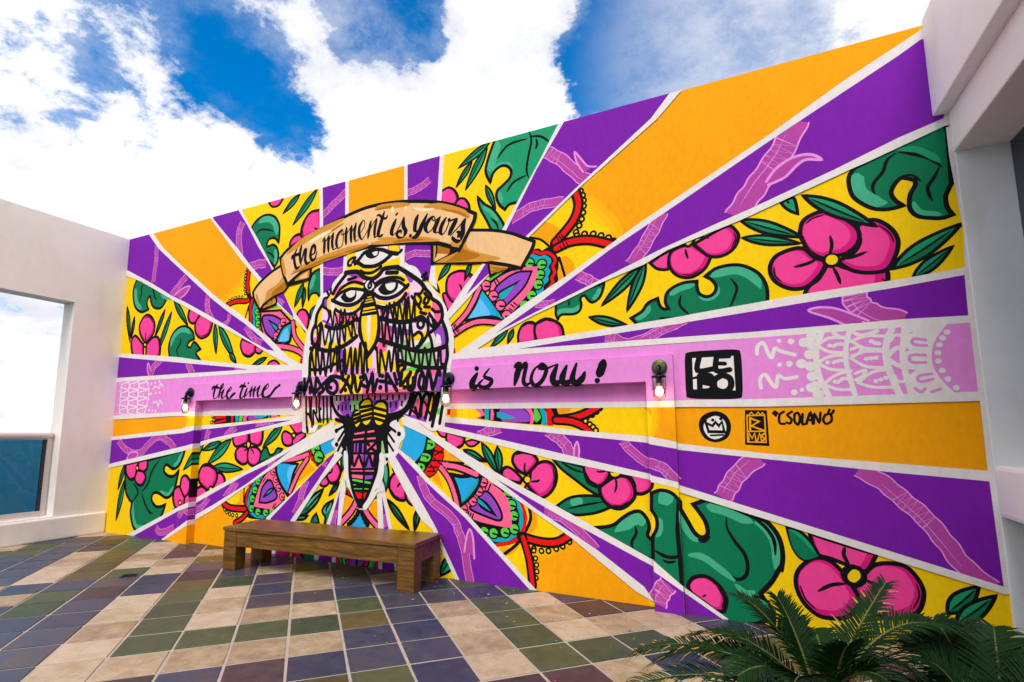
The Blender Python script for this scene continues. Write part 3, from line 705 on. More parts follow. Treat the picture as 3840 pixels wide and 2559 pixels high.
m('painted_leaf')
p('M','blade','g2',23,[1267,2746,1526,2959],[],83)
m('painted_leaf')
p('M','broad','g1',33,[965,3728,924,3667,917,3583,936,3486,995,3409,1070,3352,1160,3330,1258,3341,1213,3392,1190,3451,1202,3503,1241,3558,1270,3574,1342,3535,1344,3490,1313,3434,1297,3366,1301,3293,1343,3236,1420,3207,1490,3195,1551,3211,1524,3276,1521,3355,1538,3403,1566,3459,1581,3908,1558,3950],[0,7,12,21,25,26,27],[[0,6,101],[16,20,53]])
p('M','tap','k',27,[1250,3789,1186,3745,1151,3652,1087,3574,1073,3522,1086,3471])
p('M','tap','k',27,[1261,3796,1367,3746,1456,3688,1524,3602])
p('M','tap','k',26,[1508,3613,1468,3533,1423,3464,1424,3401,1440,3341])
p('M','tap','g2',49,[1255,3816,1370,3791,1464,3713,1518,3646])
p('M','tap','k',20,[1271,3590,1338,3577,1384,3517])
m('painted_leaf')
p('M','broad','g1',30,[-893,2639,-823,2675,-782,2702,-729,2771,-642,2805,-627,2738,-594,2698,-549,2696,-573,2753,-562,2835,-504,2891,-407,2925,-292,2926,-293,2864,-273,2801,-210,2771,-155,2796,-134,2854,-166,2919,-220,2962,-125,3023,10,3036,121,3002,218,2917,265,2794,259,2640,-813,2547],[0,4,7,12,19,25,26],[[0,3,60],[9,12,65],[14,17,40],[19,24,85]])
p('M','tap','k',24,[-433,2812,-449,2719,-370,2618])
p('M','tap','k',23,[-15,2917,31,2833,11,2747,-34,2653])
p('M','tap','k',24,[-642,2614,-555,2604,-488,2607])
m('painted_leaf')
p('M','broad','g1',27,[-1639,2864,-1646,2762,-1624,2700,-1583,2744,-1469,2737,-1401,2759,-1375,2823,-1384,2891,-1341,2914,-1298,2857,-1255,2836,-1188,2880,-1151,2964,-1141,3018,-1396,2960],[0,2,13,14],[[2,6,60],[10,12,55]])
p('M','tap','k',22,[-1500,2882,-1507,2826])
m('painted_leaf')
p('M','blade','g2',27,[-786,3133,-1167,2795],[],91)
m('painted_leaf')
p('M','blade','g2',26,[-737,3169,-926,2716],[],94)
m('painted_leaf')
p('M','blade','g2',26,[-1294,2688,-924,2565],[],80)
m('painted_flower')
p('M','petal','pk',28,[-2059,2476,-2064,2570,-2026,2660,-1952,2700,-1879,2681,-1857,2576,-1870,2485],[0,6])
p('M','petal','pk',31,[-1858,2484,-1880,2601,-1855,2679,-1759,2718,-1665,2690,-1586,2620,-1563,2494],[0,6])
m('painted_leaf')
p('M','blade','g2',20,[-2183,2639,-2389,2460],[],69)
m('painted_leaf')
p('M','blade','g2',20,[-2120,2639,-2184,2495],[],54)
m('painted_flower')
p('R','petal','pk',24,[-3099,1585,-3041,1518,-2970,1506,-2950,1560],[0,3])
p('R','petal','pk',29,[-2964,1560,-2970,1476,-2927,1404,-2844,1381,-2763,1418,-2733,1500],[0,5])
p('R','petal','pk',23,[-2736,1453,-2681,1407,-2615,1412,-2555,1454,-2642,1477],[0,3,4])
m('painted_leaf')
p('R','blade','g2',26,[-2746,1366,-2477,1245],[],74)
m('painted_leaf')
p('R','blade','g2',25,[-2525,1441,-2337,1127],[],89)
m('painted_leaf')
p('R','blade','g2',25,[-2342,1404,-2315,1116],[],84)
m('painted_leaf')
p('R','broad','g1',28,[-1738,1297,-1613,1267,-1415,1219,-1376,1075,-1250,1018,-1252,945,-1357,993,-1484,1081,-1638,1192],[0,2,4,5])
p('R','tap','k',23,[-1647,1266,-1526,1195,-1417,1165])
m('painted_leaf')
p('R','broad','g1',28,[-1698,827,-1577,909,-1433,943,-1252,947,-1161,850,-1299,791,-1470,758,-1569,764],[0,3,4,7],[[1,2,86]])
p('R','tap','k',22,[-1590,809,-1403,859,-1233,895])
m('painted_flower')
p('R','petal','pk',27,[-1999,1072,-1905,1054,-1849,906,-2036,983],[0,2,3])
p('R','petal','pk',32,[-1975,1084,-1962,1172,-1890,1239,-1796,1263,-1717,1222,-1690,1116,-1721,1008,-1791,930,-1872,894,-2000,1017],[0,8])
p('R','petal','pk',30,[-2059,1081,-2156,1166,-2230,1197,-2280,1173,-2299,1117,-2231,1063,-2084,1036],[0,4,5,6])
p('R','petal','pk',33,[-2017,1126,-2107,1167,-2167,1255,-2142,1334,-2056,1357,-1948,1337,-1890,1261,-1962,1172],[0])
p('R','tap','k',24,[-2027,1247,-2034,1180,-2017,1126])
p('R','tap','k',24,[-1970,1057,-1905,1062,-1869,1077])
p('R','dots','k',91,[-2014,1075])
p('R','dots','Y',59,[-2004,1076])
m('painted_flower')
p('F','petal','pk',28,[-955,1170,-909,1084,-902,1006,-845,999,-786,1031,-756,1071,-744,1148],[0,6])
p('R','petal','pk',29,[-978,1161,-931,1072,-924,993,-865,986,-805,1018,-775,1059,-762,1138],[0,6])
p('R','petal','pk',30,[-1151,1175,-1206,1081,-1281,1042,-1365,1085,-1406,1167,-1414,1261,-1150,1216],[0,5,6])
p('R','petal','pk',35,[-1100,1146,-1196,1082,-1260,1018,-1232,917,-1151,851,-1060,845,-977,901,-930,973,-941,1062,-999,1140],[0])
p('R','tap','k',22,[-1111,1126,-1098,1065,-1118,984])
p('R','tap','k',20,[-1287,1179,-1245,1177,-1192,1186])
p('R','outl','Y',27,[-1170,1185,-1152,1139,-1106,1124,-1059,1148,-1038,1189],[0,4])
m('painted_leaf')
p('F','broad','g1',33,[-1303,669,-1129,701,-1028,776,-948,830,-870,844,-815,791,-794,717,-811,640,-771,601,-755,421,-1133,584],[0,8,9,10],[[1,6,108]])
p('R','broad','g1',34,[-1334,647,-1157,681,-1053,758,-971,812,-891,827,-835,772,-814,696,-831,618,-790,578,-773,394,-1161,561],[0,8,9,10],[[1,6,111]])
p('R','tap','k',27,[-943,698,-932,629,-976,547,-967,488])
m('painted_leaf')
p('M','broad','g1',33,[-770,1006,-690,1035,-597,1016,-527,944,-536,188,-783,361,-774,625,-736,704,-738,789,-776,858],[0,3,4,5,6,9],[[0,3,117],[6,8,51]])
p('F','broad','g1',32,[-763,1011,-683,1041,-591,1021,-522,950,-530,202,-776,373,-767,634,-729,712,-730,797,-769,865],[0,3,4,5,6,9],[[0,3,115],[6,8,51]])
p('R','broad','g1',33,[-781,998,-699,1028,-606,1008,-535,935,-543,169,-794,344,-785,612,-747,692,-748,778,-787,848],[0,3,4,5,6,9],[[0,3,118],[6,8,52]])
p('M','tap','k',32,[-763,506,-686,467,-613,460,-531,487])
p('F','tap','k',32,[-756,517,-679,478,-607,471,-525,498])
p('R','tap','k',32,[-774,492,-696,452,-622,445,-538,472])
p('F','tap','k',23,[-694,444,-645,426,-581,442])
m('painted_leaf')
p('M','broad','g1',37,[-551,922,-472,778,-423,689,-372,652,-328,669,-315,716,-338,805,-420,927,-321,970,-151,936,59,846,137,821,203,739,234,647,238,536,216,432,224,477,144,341,60,243,142,102,19,0,-225,-8,-544,184,-561,697],[0,7,8,9,10,18,19,22,23],[[0,3,66],[10,15,75],[8,10,88]])
p('F','broad','g1',37,[-546,928,-467,785,-419,698,-368,661,-325,678,-312,724,-335,813,-416,934,-318,976,-149,942,58,853,136,828,201,747,232,656,236,547,214,444,222,488,143,353,59,256,141,117,18,16,-222,8,-539,198,-556,705],[0,7,8,9,10,18,19,22,23],[[0,3,65],[10,15,74],[8,10,87]])
p('M','tap','k',30,[-161,836,-161,746,-109,643,-40,544,-22,450,-43,369,-110,335,-207,386,-313,463,-433,478])
p('M','tap','k',30,[-400,631,-348,622,-298,667])
p('M','tap','k',29,[50,837,127,776,183,677,187,557])
p('M','tap','g3',57,[-485,493,-368,489,-230,399,-124,316])
p('F','tap','g3',57,[-480,503,-364,500,-228,411,-123,329])
p('M','tap','g3',47,[-125,294,-47,232,21,255])
m('painted_flower')
p('M','petal','pk',33,[-497,235,-450,308,-347,330,-251,268,-198,169,-221,65,-290,62,-373,117,-471,178],[5,8])
p('F','petal','pk',32,[-492,248,-445,320,-344,342,-249,280,-196,183,-218,80,-288,77,-369,131,-466,192],[5,8])
p('M','tap','k',17,[-385,160,-370,169,-358,181])
m('painted_flower')
p('M','petal','pk',30,[687,526,572,569,477,601,438,751,670,687,867,631,813,526,777,496],[0,3,4,5])
p('M','petal','pk',31,[775,469,849,550,951,574,1048,551,1114,456,1127,356,1074,235,941,177,810,197,708,355],[0])
p('M','petal','pk',32,[647,468,558,554,450,559,344,462,317,348,353,228,432,143,515,120,646,147,730,265,693,379],[0])
p('M','tap','k',28,[668,667,657,604,689,526])
p('M','tap','k',28,[463,310,557,370,653,391])
p('M','tap','k',27,[778,436,849,405,943,407])
p('M','dots','k',175,[709,455])
p('M','outl','Y',20,[660,456,703,512,752,500,761,447,717,398,672,410])
m('painted_leaf')
p('M','outl','g2',25,[283,788,364,766,446,681,494,580,386,542,317,627],[0,3])
p('M','poly','g1',0,[289,774,361,716,442,625,490,580,387,544,317,627],[0,3])
m('painted_leaf')
p('M','blade','g2',24,[1253,260,1446,468],[],113)
m('painted_leaf')
p('M','blade','g2',24,[1292,189,1530,415],[],99)
m('painted_leaf')
p('M','blade','g2',20,[998,29,1279,215],[],76)
m('painted_leaf')
p('M','blade','g2',20,[993,26,1532,204],[],70)
m('painted_leaf')
p('M','blade','g2',25,[18,212,148,89],[],85)
m('painted_leaf')
p('M','broad','g1',47,[-8777,1063,-8241,1134,-7356,1310,-7401,1184,-7477,1072,-7598,1027,-7732,1081,-7794,1063,-7802,983,-7686,920,-7560,928,-7464,1005,-7517,772,-7601,643,-7724,606,-7886,661,-8016,655,-8048,557,-7939,468,-7810,472,-7716,506,-7771,368,-7883,235,-8025,130,-8232,82,-8427,115,-8540,318,-8536,481,-8598,527,-8697,622,-8750,786],[0,1,2,11,20],[[2,5,78],[12,15,70],[22,27,86]])
p('F','broad','g1',46,[-8689,1068,-8159,1138,-7282,1313,-7327,1187,-7402,1077,-7522,1033,-7654,1086,-7716,1068,-7724,989,-7609,926,-7485,934,-7390,1010,-7441,780,-7525,652,-7647,615,-7807,670,-7936,663,-7968,567,-7859,478,-7732,483,-7639,516,-7693,380,-7804,248,-7945,144,-8150,97,-8343,129,-8454,330,-8450,492,-8512,538,-8610,631,-8663,794],[0,1,2,11,20],[[2,5,77],[12,15,69],[22,27,85]])
p('M','tap','k',38,[-7923,1157,-8087,991,-8168,793,-8312,656])
p('M','tap','k',38,[-8311,648,-8209,500,-8085,379,-7990,361])
p('M','tap','k',39,[-8536,778,-8394,653,-8524,499])
m('painted_flower')
p('M','petal','pk',41,[-8763,1063,-8444,1113,-8472,1012,-8506,862,-8629,832,-8744,937],[0,1,2])
p('M','petal','pk',41,[-8444,1113,-8216,1151,-8220,1019,-8300,964,-8442,997],[0,1,4])
p('M','petal','pk',40,[-8462,979,-8299,960,-8233,872,-8300,768,-8409,763,-8504,845],[0])
p('M','outl','Y',25,[-8500,1015,-8472,1054,-8428,1014,-8461,976])
m('painted_leaf')
p('M','blade','g2',29,[-8797,1062,-8920,670],[],78)
m('painted_leaf')
p('M','blade','g2',29,[-8777,810,-8898,202],[],104)
m('painted_flower')
p('M','petal','pk',30,[-7555,366,-7515,446,-7356,456,-7395,377],[0,2,3])
p('F','petal','pk',30,[-7480,378,-7440,457,-7282,467,-7321,389],[0,2,3])
p('M','petal','pk',38,[-7279,637,-7418,777,-7536,725,-7553,615,-7496,494,-7381,462,-7290,521],[0,6])
p('F','petal','pk',37,[-7206,646,-7343,784,-7461,733,-7477,624,-7421,504,-7307,473,-7217,531],[0,6])
p('M','petal','pk',38,[-7404,762,-7383,902,-7289,940,-7193,863,-7192,725,-7278,629],[0])
p('F','petal','pk',38,[-7329,770,-7309,909,-7216,946,-7121,870,-7120,733,-7205,638],[0])
p('M','petal','pk',30,[-7278,629,-7211,678,-7159,605,-7180,512,-7290,521],[0,4])
p('F','petal','pk',30,[-7205,638,-7139,687,-7088,614,-7108,523,-7217,531],[0,4])
p('M','outl','Y',23,[-7417,560,-7383,585,-7348,556,-7382,516])
p('F','outl','Y',22,[-7343,570,-7309,595,-7274,566,-7308,526])
m('painted_leaf')
p('M','blade','g2',27,[-6950,1396,-7357,1019],[],131)
p('F','blade','g2',26,[-6881,1398,-7283,1024],[],130)
p('R','blade','g2',27,[-7047,1394,-7460,1011],[],133)
m('painted_leaf')
p('R','blade','g2',27,[-6681,1424,-7067,1303],[],100)
m('painted_leaf')
p('R','blade','g2',26,[-6469,1464,-6939,1105],[],153)
m('painted_leaf')
p('R','blade','g2',26,[-6808,1078,-6203,1057],[],126)
m('painted_flower')
p('R','petal','pk',37,[-6791,790,-6712,921,-6708,997,-6616,985,-6544,897,-6599,806,-6707,756],[0,5,6])
p('R','petal','pk',38,[-6864,711,-7012,788,-7128,752,-7169,642,-7144,567,-6950,638],[0,4,5])
p('R','petal','pk',41,[-6890,740,-7065,832,-7113,953,-7043,1079,-6904,1106,-6758,1041,-6712,921,-6780,798],[0])
p('R','outl','Y',26,[-6878,740,-6849,795,-6790,782,-6774,738],[0,3])
m('painted_flower')
p('R','petal','pk',33,[-6439,1502,-6117,1577,-6126,1428,-6338,1364,-6420,1411],[0,1,2])
p('R','petal','pk',33,[-6117,1577,-5849,1606,-5850,1459,-5911,1383,-6082,1414],[0,1,4])
p('R','petal','pk',36,[-6131,1354,-6273,1367,-6365,1291,-6344,1187,-6230,1127,-6124,1148,-6090,1251],[0])
p('R','petal','pk',36,[-6099,1354,-5951,1356,-5862,1284,-5850,1183,-5952,1112,-6081,1134,-6122,1251],[0])
p('R','outl','Y',29,[-6156,1398,-6123,1443,-6071,1399,-6115,1339])
p('R','tap','k',22,[-6191,1301,-6161,1324,-6123,1336])
p('R','tap','k',22,[-6065,1333,-6027,1311,-6003,1267])
m('painted_flower')
p('R','petal','pk',31,[-5396,1690,-5116,1701,-5099,1561,-5240,1540],[0,1,3])
p('R','petal','pk',31,[-5317,1530,-5438,1575,-5493,1518,-5467,1418,-5385,1382,-5281,1420],[0])
p('R','petal','pk',31,[-5258,1516,-5127,1561,-5072,1519,-5158,1449,-5279,1385,-5301,1434],[0,4])
p('R','outl','Y',24,[-5313,1521,-5284,1552,-5243,1521,-5272,1487])
m('painted_leaf')
p('R','blade','g2',25,[-5492,1647,-5835,1363],[],116)
m('painted_leaf')
p('R','broad','g1',32,[-5893,1153,-5843,1311,-5764,1358,-5696,1265,-5616,1281,-5561,1346,-5471,1340,-5535,1261],[0,6,7])
m('painted_flower')
p('R','petal','pk',26,[-4566,1199,-4533,1192,-4499,1225,-4498,1275,-4567,1232],[0,3,4])
p('R','petal','pk',33,[-4685,1038,-4786,950,-4798,916,-4738,888,-4673,912,-4648,960],[0])
p('R','petal','pk',36,[-4620,1190,-4532,1183,-4480,1118,-4470,1045,-4521,952,-4608,931,-4665,972,-4685,1038],[0])
p('R','outl','Y',29,[-4686,1063,-4658,1053,-4615,1073,-4611,1106,-4651,1139,-4693,1096],[0,4,5])
m('painted_leaf')
p('R','broad','g1',36,[-4740,854,-4846,806,-4955,725,-5030,637,-5133,503,-5013,537,-4882,637,-4808,724],[0,4],[[0,3,85]])
p('R','tap','k',29,[-4768,818,-4875,712,-5027,570])
m('painted_leaf')
p('R','outl','g2',33,[-5173,455,-5115,505,-4975,520,-5044,468],[0,2])
m('painted_leaf')
p('R','blade','g2',29,[-4491,944,-4636,787],[],57)
m('painted_leaf')
p('R','broad','g1',35,[-4571,729,-4683,674,-4737,605,-4730,564,-4686,518,-4698,435,-4606,442],[0,5,6],[[0,3,77]])
p('R','tap','k',28,[-4618,685,-4670,633,-4678,575])
m('painted_leaf')
p('R','broad','g1',32,[-4838,553,-4897,495,-4921,427,-4787,437,-4807,501],[0,2,3])
m('painted_leaf')
p('R','broad','g1',29,[-4447,1334,-4469,1226,-4450,1078,-4404,1203],[0,2])
m('painted_leaf')
p('R','broad','g1',31,[-3856,1342,-3789,1233,-3749,1123,-3750,967,-3788,868,-3838,1058],[0,4,5],[[1,3,62]])
m('painted_flower')
p('R','petal','pk',30,[-3686,1227,-3689,1141,-3658,1099,-3572,1098,-3535,1114],[0,3,4])
p('R','petal','pk',33,[-3489,978,-3510,870,-3490,803,-3442,751,-3377,740,-3319,767],[0,5])
p('R','petal','pk',36,[-3534,1076,-3630,1097,-3696,1055,-3732,976,-3720,891,-3661,817,-3584,785,-3504,793,-3501,870,-3485,978],[0,8,9])
p('R','tap','k',27,[-3620,926,-3588,966,-3532,988])
p('R','outl','Y',30,[-3539,1076,-3552,1029,-3532,991,-3480,978,-3495,1039],[0,3,4])
m('painted_leaf')
p('R','blade','g2',33,[-3750,777,-3450,471],[],76)
m('painted_leaf')
p('R','blade','g2',32,[-3325,705,-3370,466],[],71)
m('painted_leaf')
p('R','blade','g2',30,[-2863,236,-3037,14],[],124)
m('painted_ornament')
p('M','line','k',26,[-1922,3620,-1793,3574,-1686,3467])
p('M','line','k',28,[-1598,3348,-1567,3242,-1537,3129])
p('M','scallops','k',74,[-1352,4023,-1331,3971,-1324,3914,-1326,3855,-1333,3786,-1349,3719,-1376,3655,-1412,3591])
p('M','scallops','k',78,[-1404,3552,-1324,3555,-1235,3541,-1157,3510,-1084,3474,-1036,3433])
p('M','band','r',115,[-1407,4025,-1379,3878,-1441,3713,-1638,3512],[],55)
p('M','band','r',113,[-1627,3452,-1474,3497,-1270,3483,-1054,3398],[],59)
p('M','line','k',14,[-1613,3567,-1585,3504],'A')
p('M','line','k',14,[-1589,3575,-1556,3510],'A')
p('M','line','k',14,[-1566,3594,-1541,3526],'A')
p('M','line','k',14,[-1586,3468,-1557,3419],'A')
p('M','line','k',14,[-1550,3492,-1522,3429],'A')
p('M','line','k',14,[-1515,3498,-1493,3442],'A')
p('M','poly','k',0,[-2441,3197,-2243,3282,-2098,3296,-1988,3306,-1952,3387,-1885,3474,-1816,3482,-1778,3454,-1710,3476,-1616,3373,-1603,3276,-1619,3191,-1621,3090,-1756,2991,-2119,2789,-2246,2742,-2375,3020],[0,13,14,15])
p('M','line','r',34,[-1924,3424,-1862,3454,-1798,3425,-1726,3422,-1660,3372,-1639,3318,-1666,3267,-1647,3195,-1679,3141,-1671,3089,-1726,3024])
p('M','poly','te',0,[-1972,3368,-1917,3418,-1863,3422,-1810,3394,-1749,3399,-1691,3355,-1683,3310,-1714,3263,-1694,3216,-1717,3168,-1717,3117,-1768,3073,-1778,3015,-1870,2939,-1837,3103,-1782,3243,-1864,3329],[0,13])
p('M','beads','li',98,[-1926,3338,-1788,3303,-1809,3194,-1831,3092,-1907,2983,-1989,2886])
p('M','poly','li',0,[-2424,3187,-2374,3258,-2243,3278,-2325,3236],[0,2])
p('M','poly','p2',0,[-1830,3287,-1988,3301,-2138,3277,-2308,3214,-2391,3129,-2309,2975,-2229,2853,-2142,2814,-2055,2894,-1937,3013,-1858,3136],[0,7])
p('M','outl','u2',24,[-1900,3243,-2059,3256,-2211,3197,-2329,3102,-2277,3009,-2213,2896,-2101,2980,-1975,3099],[0,5])
p('M','poly','k',0,[-2017,3173,-2163,3119,-2285,3066,-2277,2986,-2229,2965,-2140,3067],[0,4])
p('M','poly','te',0,[-2088,3125,-2268,3049,-2269,2985,-2216,2988],[0,2])
p('M','line','k',15,[-2341,3207,-2309,3142],'A')
p('M','line','k',15,[-2308,3210,-2276,3160],'A')
p('M','line','k',15,[-2157,2868,-2126,2842],'A')
p('M','line','k',15,[-2141,2910,-2102,2876],'A')
p('M','line','k',15,[-2109,2929,-2070,2895],'A')
p('M','beads','p2',107,[-2441,3155,-2350,3029,-2265,2913,-2194,2793])
p('M','poly','k',0,[-2493,3150,-2375,2990,-2202,2738,-2425,2745,-2703,2779,-2600,2931,-2533,3039],[0,2,4])
p('M','poly','te',0,[-2483,3106,-2375,2959,-2228,2752,-2343,2812,-2508,2817,-2664,2806,-2567,2927,-2514,3037],[0,2,5])
p('M','poly','cl',0,[-2508,3024,-2408,2887,-2383,2822,-2508,2821,-2655,2807,-2567,2927],[0,4])
p('M','poly','cy',0,[-2487,3087,-2416,2994,-2310,2820,-2375,2821,-2408,2887,-2503,3028],[0,5])
p('M','band','p2',88,[-2520,3138,-2592,2999,-2694,2855,-2859,2716],[],49)
p('M','band','p2',84,[-2214,2710,-2483,2761,-2659,2736,-2832,2651],[],48)
p('M','line','k',15,[-2841,2745,-2788,2663],'A')
p('M','line','k',15,[-2824,2759,-2771,2677],'A')
p('M','line','k',15,[-2859,2716,-2814,2642],'A')
p('M','poly','r',0,[-2862,2513,-2824,2486,-2815,2430,-2857,2429],'A')
m('painted_ornament')
p('M','scallops','k',56,[-6263,3890,-6288,3845,-6293,3797,-6293,3749,-6296,3701,-6293,3644,-6286,3587,-6272,3529])
p('M','scallops','k',56,[-6645,3427,-6596,3462,-6540,3480,-6472,3493,-6404,3493,-6336,3485])
p('M','band','r',84,[-6218,3884,-6235,3757,-6234,3637,-6198,3504],[],44)
p('M','band','r',88,[-6675,3374,-6558,3422,-6422,3436,-6252,3419,-6176,3438],[],48)
p('M','line','k',63,[-6203,3497,-6154,3444,-6137,3363])
p('M','band','r',94,[-6119,3416,-6143,3308,-6128,3189,-6120,3032],[],43)
p('M','band','te',58,[-6056,3377,-6079,3262,-6059,3143,-6054,3018],[],43)
p('M','beads','li',85,[-6007,3239,-5989,3143,-5977,3061])
p('M','beads','li',68,[-5964,2971,-5937,2892])
p('M','poly','li',0,[-5753,3250,-5704,3291,-5641,3292,-5587,3248],[0,3])
p('M','line','k',23,[-6185,3344,-6233,3199,-6254,3122])
p('M','line','k',20,[-6233,3199,-6250,3138])
p('M','outl','p2',34,[-5935,3231,-5553,3209,-5256,2953,-5483,2779,-5688,2796,-5840,2868,-5917,3044],[0,1,2,3])
p('M','outl','u2',30,[-5893,3149,-5714,3155,-5545,3084,-5469,3014,-5615,2925,-5669,2817,-5824,2943],[5])
p('M','outl','te',26,[-5773,3095,-5589,2983,-5615,2917],[0,2])
p('M','beads','p2',89,[-5528,2989,-5611,2861,-5491,3042])
p('M','outl','te',40,[-5324,3026,-5353,2769,-5483,2779,-5614,2767,-5496,2959],[0,3])
p('M','poly','cl',0,[-5395,2950,-5383,2779,-5564,2778,-5472,2913],[0,2])
p('M','band','p2',87,[-5310,3017,-5269,2836,-5164,2710,-5022,2585],[],51)
p('M','band','p2',94,[-5642,2724,-5357,2681,-5158,2608,-5057,2530],[],54)
p('M','line','p2',11,[-5180,2653,-5098,2575],'A')
p('M','line','p2',11,[-5142,2665,-5061,2587],'A')
p('M','poly','r',0,[-5151,2495,-5096,2535,-5075,2448,-5148,2445],'A')
p('M','line','k',14,[-5142,2509,-5084,2505],'A')
p('M','line','k',14,[-5144,2473,-5082,2469],'A')
m('painted_ornament')
p('R','scallops','k',66,[-1943,398,-1863,384,-1789,391,-1709,419,-1642,448,-1573,497])
p('R','scallops','k',61,[-1944,379,-1927,307,-1917,245,-1915,183,-1924,120,-1942,61])
p('R','line','k',34,[-1985,780,-1975,684,-2035,551,-2126,426,-2273,310])
p('R','line','k',26,[-3066,1240,-2857,1227,-2748,1224])
p('R','poly','k',0,[-2510,1064,-2356,1002,-2207,953,-2074,850,-2016,713,-2053,560,-2126,447,-2284,390,-2409,379,-2799,718,-2561,937],[0,2,3,8,9])
p('R','line','r',37,[-2080,839,-2033,723,-2041,615,-2077,537,-2174,443,-2359,394])
p('R','line','te',45,[-2183,899,-2104,805,-2078,687,-2101,578,-2198,484,-2333,451,-2459,462])
p('R','beads','li',97,[-2238,902,-2183,811,-2157,704,-2155,574,-2259,533,-2389,514,-2497,520])
p('R','poly','p2',0,[-2381,1001,-2281,933,-2208,821,-2175,578,-2383,595,-2613,634,-2772,743,-2510,1036],[0,3])
p('R','outl','u2',25,[-2594,816,-2535,904,-2458,933,-2357,835,-2292,706,-2320,647,-2459,673,-2666,744],[0])
p('R','poly','k',0,[-2574,879,-2458,818,-2339,675,-2548,768],[0,2])
p('R','poly','te',0,[-2574,862,-2497,810,-2418,731,-2555,807],[0,2])
p('R','line','k',17,[-2679,714,-2699,668],'A')
p('R','line','k',17,[-2653,699,-2672,653],'A')
p('R','line','k',17,[-2626,690,-2642,643],'A')
p('R','line','k',17,[-2458,1032,-2484,963],'A')
p('R','line','k',17,[-2420,1011,-2452,942],'A')
p('R','beads','p2',89,[-2507,1030,-2559,931,-2633,825,-2745,739])
p('R','outl','cy',45,[-2900,1099,-2747,1081,-2529,1126,-2562,1005,-2640,887,-2788,767,-2800,868,-2841,982],[0,2,5])
p('R','poly','te',0,[-2562,1096,-2575,1004,-2666,886,-2772,789,-2640,967],[0,3])
p('R','band','p2',98,[-3080,1204,-2829,1181,-2588,1107],[],52)
p('R','band','p2',86,[-3066,1198,-2938,1060,-2861,900,-2813,740],[],49)
p('R','line','p2',12,[-3038,1229,-3058,1175],'A')
p('R','line','p2',12,[-2996,1230,-3009,1164],'A')
p('R','line','p2',12,[-2954,1231,-2967,1154],'A')
p('R','line','p2',12,[-3016,1152,-3051,1175],'A')
p('R','line','p2',12,[-2980,1118,-3023,1152],'A')
p('R','band','r',102,[-2078,505,-1867,470,-1697,483,-1562,563],[],51)
p('R','band','r',93,[-2060,501,-1997,310,-1973,156,-1960,43],[],44)
p('R','line','r',10,[-2065,516,-2042,476],'A')
p('R','line','r',10,[-2042,454,-2007,468],'A')
p('R','line','r',10,[-2031,413,-1996,427],'A')
m('painted_ornament')
p('R','scallops','k',64,[-6540,541,-6513,499,-6466,465,-6409,444,-6343,434,-6267,434])
p('R','line','k',25,[-6151,832,-6148,622])
p('R','poly','k',0,[-5681,1058,-5837,967,-6057,844,-6131,724,-6125,523,-6021,415,-5674,425,-5378,692],[0,2,6,7])
p('R','line','r',32,[-6047,851,-6092,712,-6086,568])
p('R','line','te',42,[-5837,960,-5972,840,-6039,686,-6026,529,-5879,450,-5657,468])
p('R','beads','li',91,[-5890,908,-5943,791,-5986,674,-5990,545,-5863,508,-5720,506,-5602,527])
p('R','poly','p2',0,[-5955,573,-5867,823,-5776,969,-5680,1051,-5510,909,-5390,719,-5604,552],[0,3,6])
p('R','outl','u2',28,[-5846,635,-5806,826,-5672,933,-5585,835,-5526,712,-5690,638],[0])
p('R','outl','te',24,[-5772,707,-5682,803,-5581,838,-5659,762],[0,2])
p('R','line','k',14,[-5801,897,-5754,956],'A')
p('R','line','k',14,[-5769,884,-5713,943],'A')
p('R','line','k',14,[-5567,585,-5541,635],'A')
p('R','line','k',14,[-5595,569,-5570,626],'A')
p('R','beads','p2',82,[-5620,1046,-5563,949,-5506,839,-5435,731])
p('R','outl','cy',41,[-5566,1139,-5450,1175,-5187,1149,-5247,1043,-5278,918,-5328,743,-5469,882,-5555,1034],[0,2,5])
p('R','poly','cl',0,[-5330,1124,-5206,1142,-5267,1043,-5313,875,-5361,1012],[0,1,3])
p('R','band','p2',92,[-5471,1198,-5221,1222,-4998,1284],[],55)
p('R','band','p2',88,[-5022,1222,-5154,1060,-5247,891,-5298,793],[],47)
p('R','line','p2',10,[-5092,1282,-5060,1228],'A')
p('R','line','p2',10,[-5064,1290,-5033,1235],'A')
p('R','line','p2',10,[-5040,1294,-5011,1243],'A')
p('R','band','r',107,[-6543,578,-6395,528,-6115,531],[],50)
p('R','band','r',91,[-6069,483,-6167,398,-6291,339],[],35)
m('painted_ornament')
p('R','poly','k',0,[-6883,1830,-6581,1825,-6424,1830,-5575,1837,-5533,1807,-5551,1771,-6193,1712,-6867,1673],'A')
p('R','poly','r',0,[-6879,1790,-6603,1809,-6621,1763,-6875,1751],'A')
p('R','poly','r',0,[-6824,1711,-6597,1748,-6617,1714,-6869,1685],'A')
p('R','poly','r',0,[-6501,1816,-6456,1819,-6457,1700,-6491,1700],'A')
p('R','poly','te',0,[-6423,1822,-6334,1823,-6358,1711,-6402,1707],'A')
p('R','poly','li',0,[-6323,1825,-6236,1826,-6281,1713,-6342,1711],'A')
p('R','poly','p2',0,[-6225,1828,-6106,1829,-6197,1758,-6172,1720,-6259,1716],'A')
p('R','poly','u2',0,[-6091,1828,-5841,1830,-5816,1775,-5897,1742,-6129,1724,-6165,1757],'A')
p('R','poly','te',0,[-6037,1774,-5923,1806,-5802,1811,-5800,1775,-5919,1754],[0,2])
p('R','poly','p2',0,[-5706,1825,-5574,1825,-5613,1797,-5571,1771,-5712,1763],'A')
p('R','line','te',22,[-5754,1825,-5749,1759],'A')
p('R','poly','O',0,[-5494,1821,-5181,1829,-5179,1787,-5372,1775],'A')
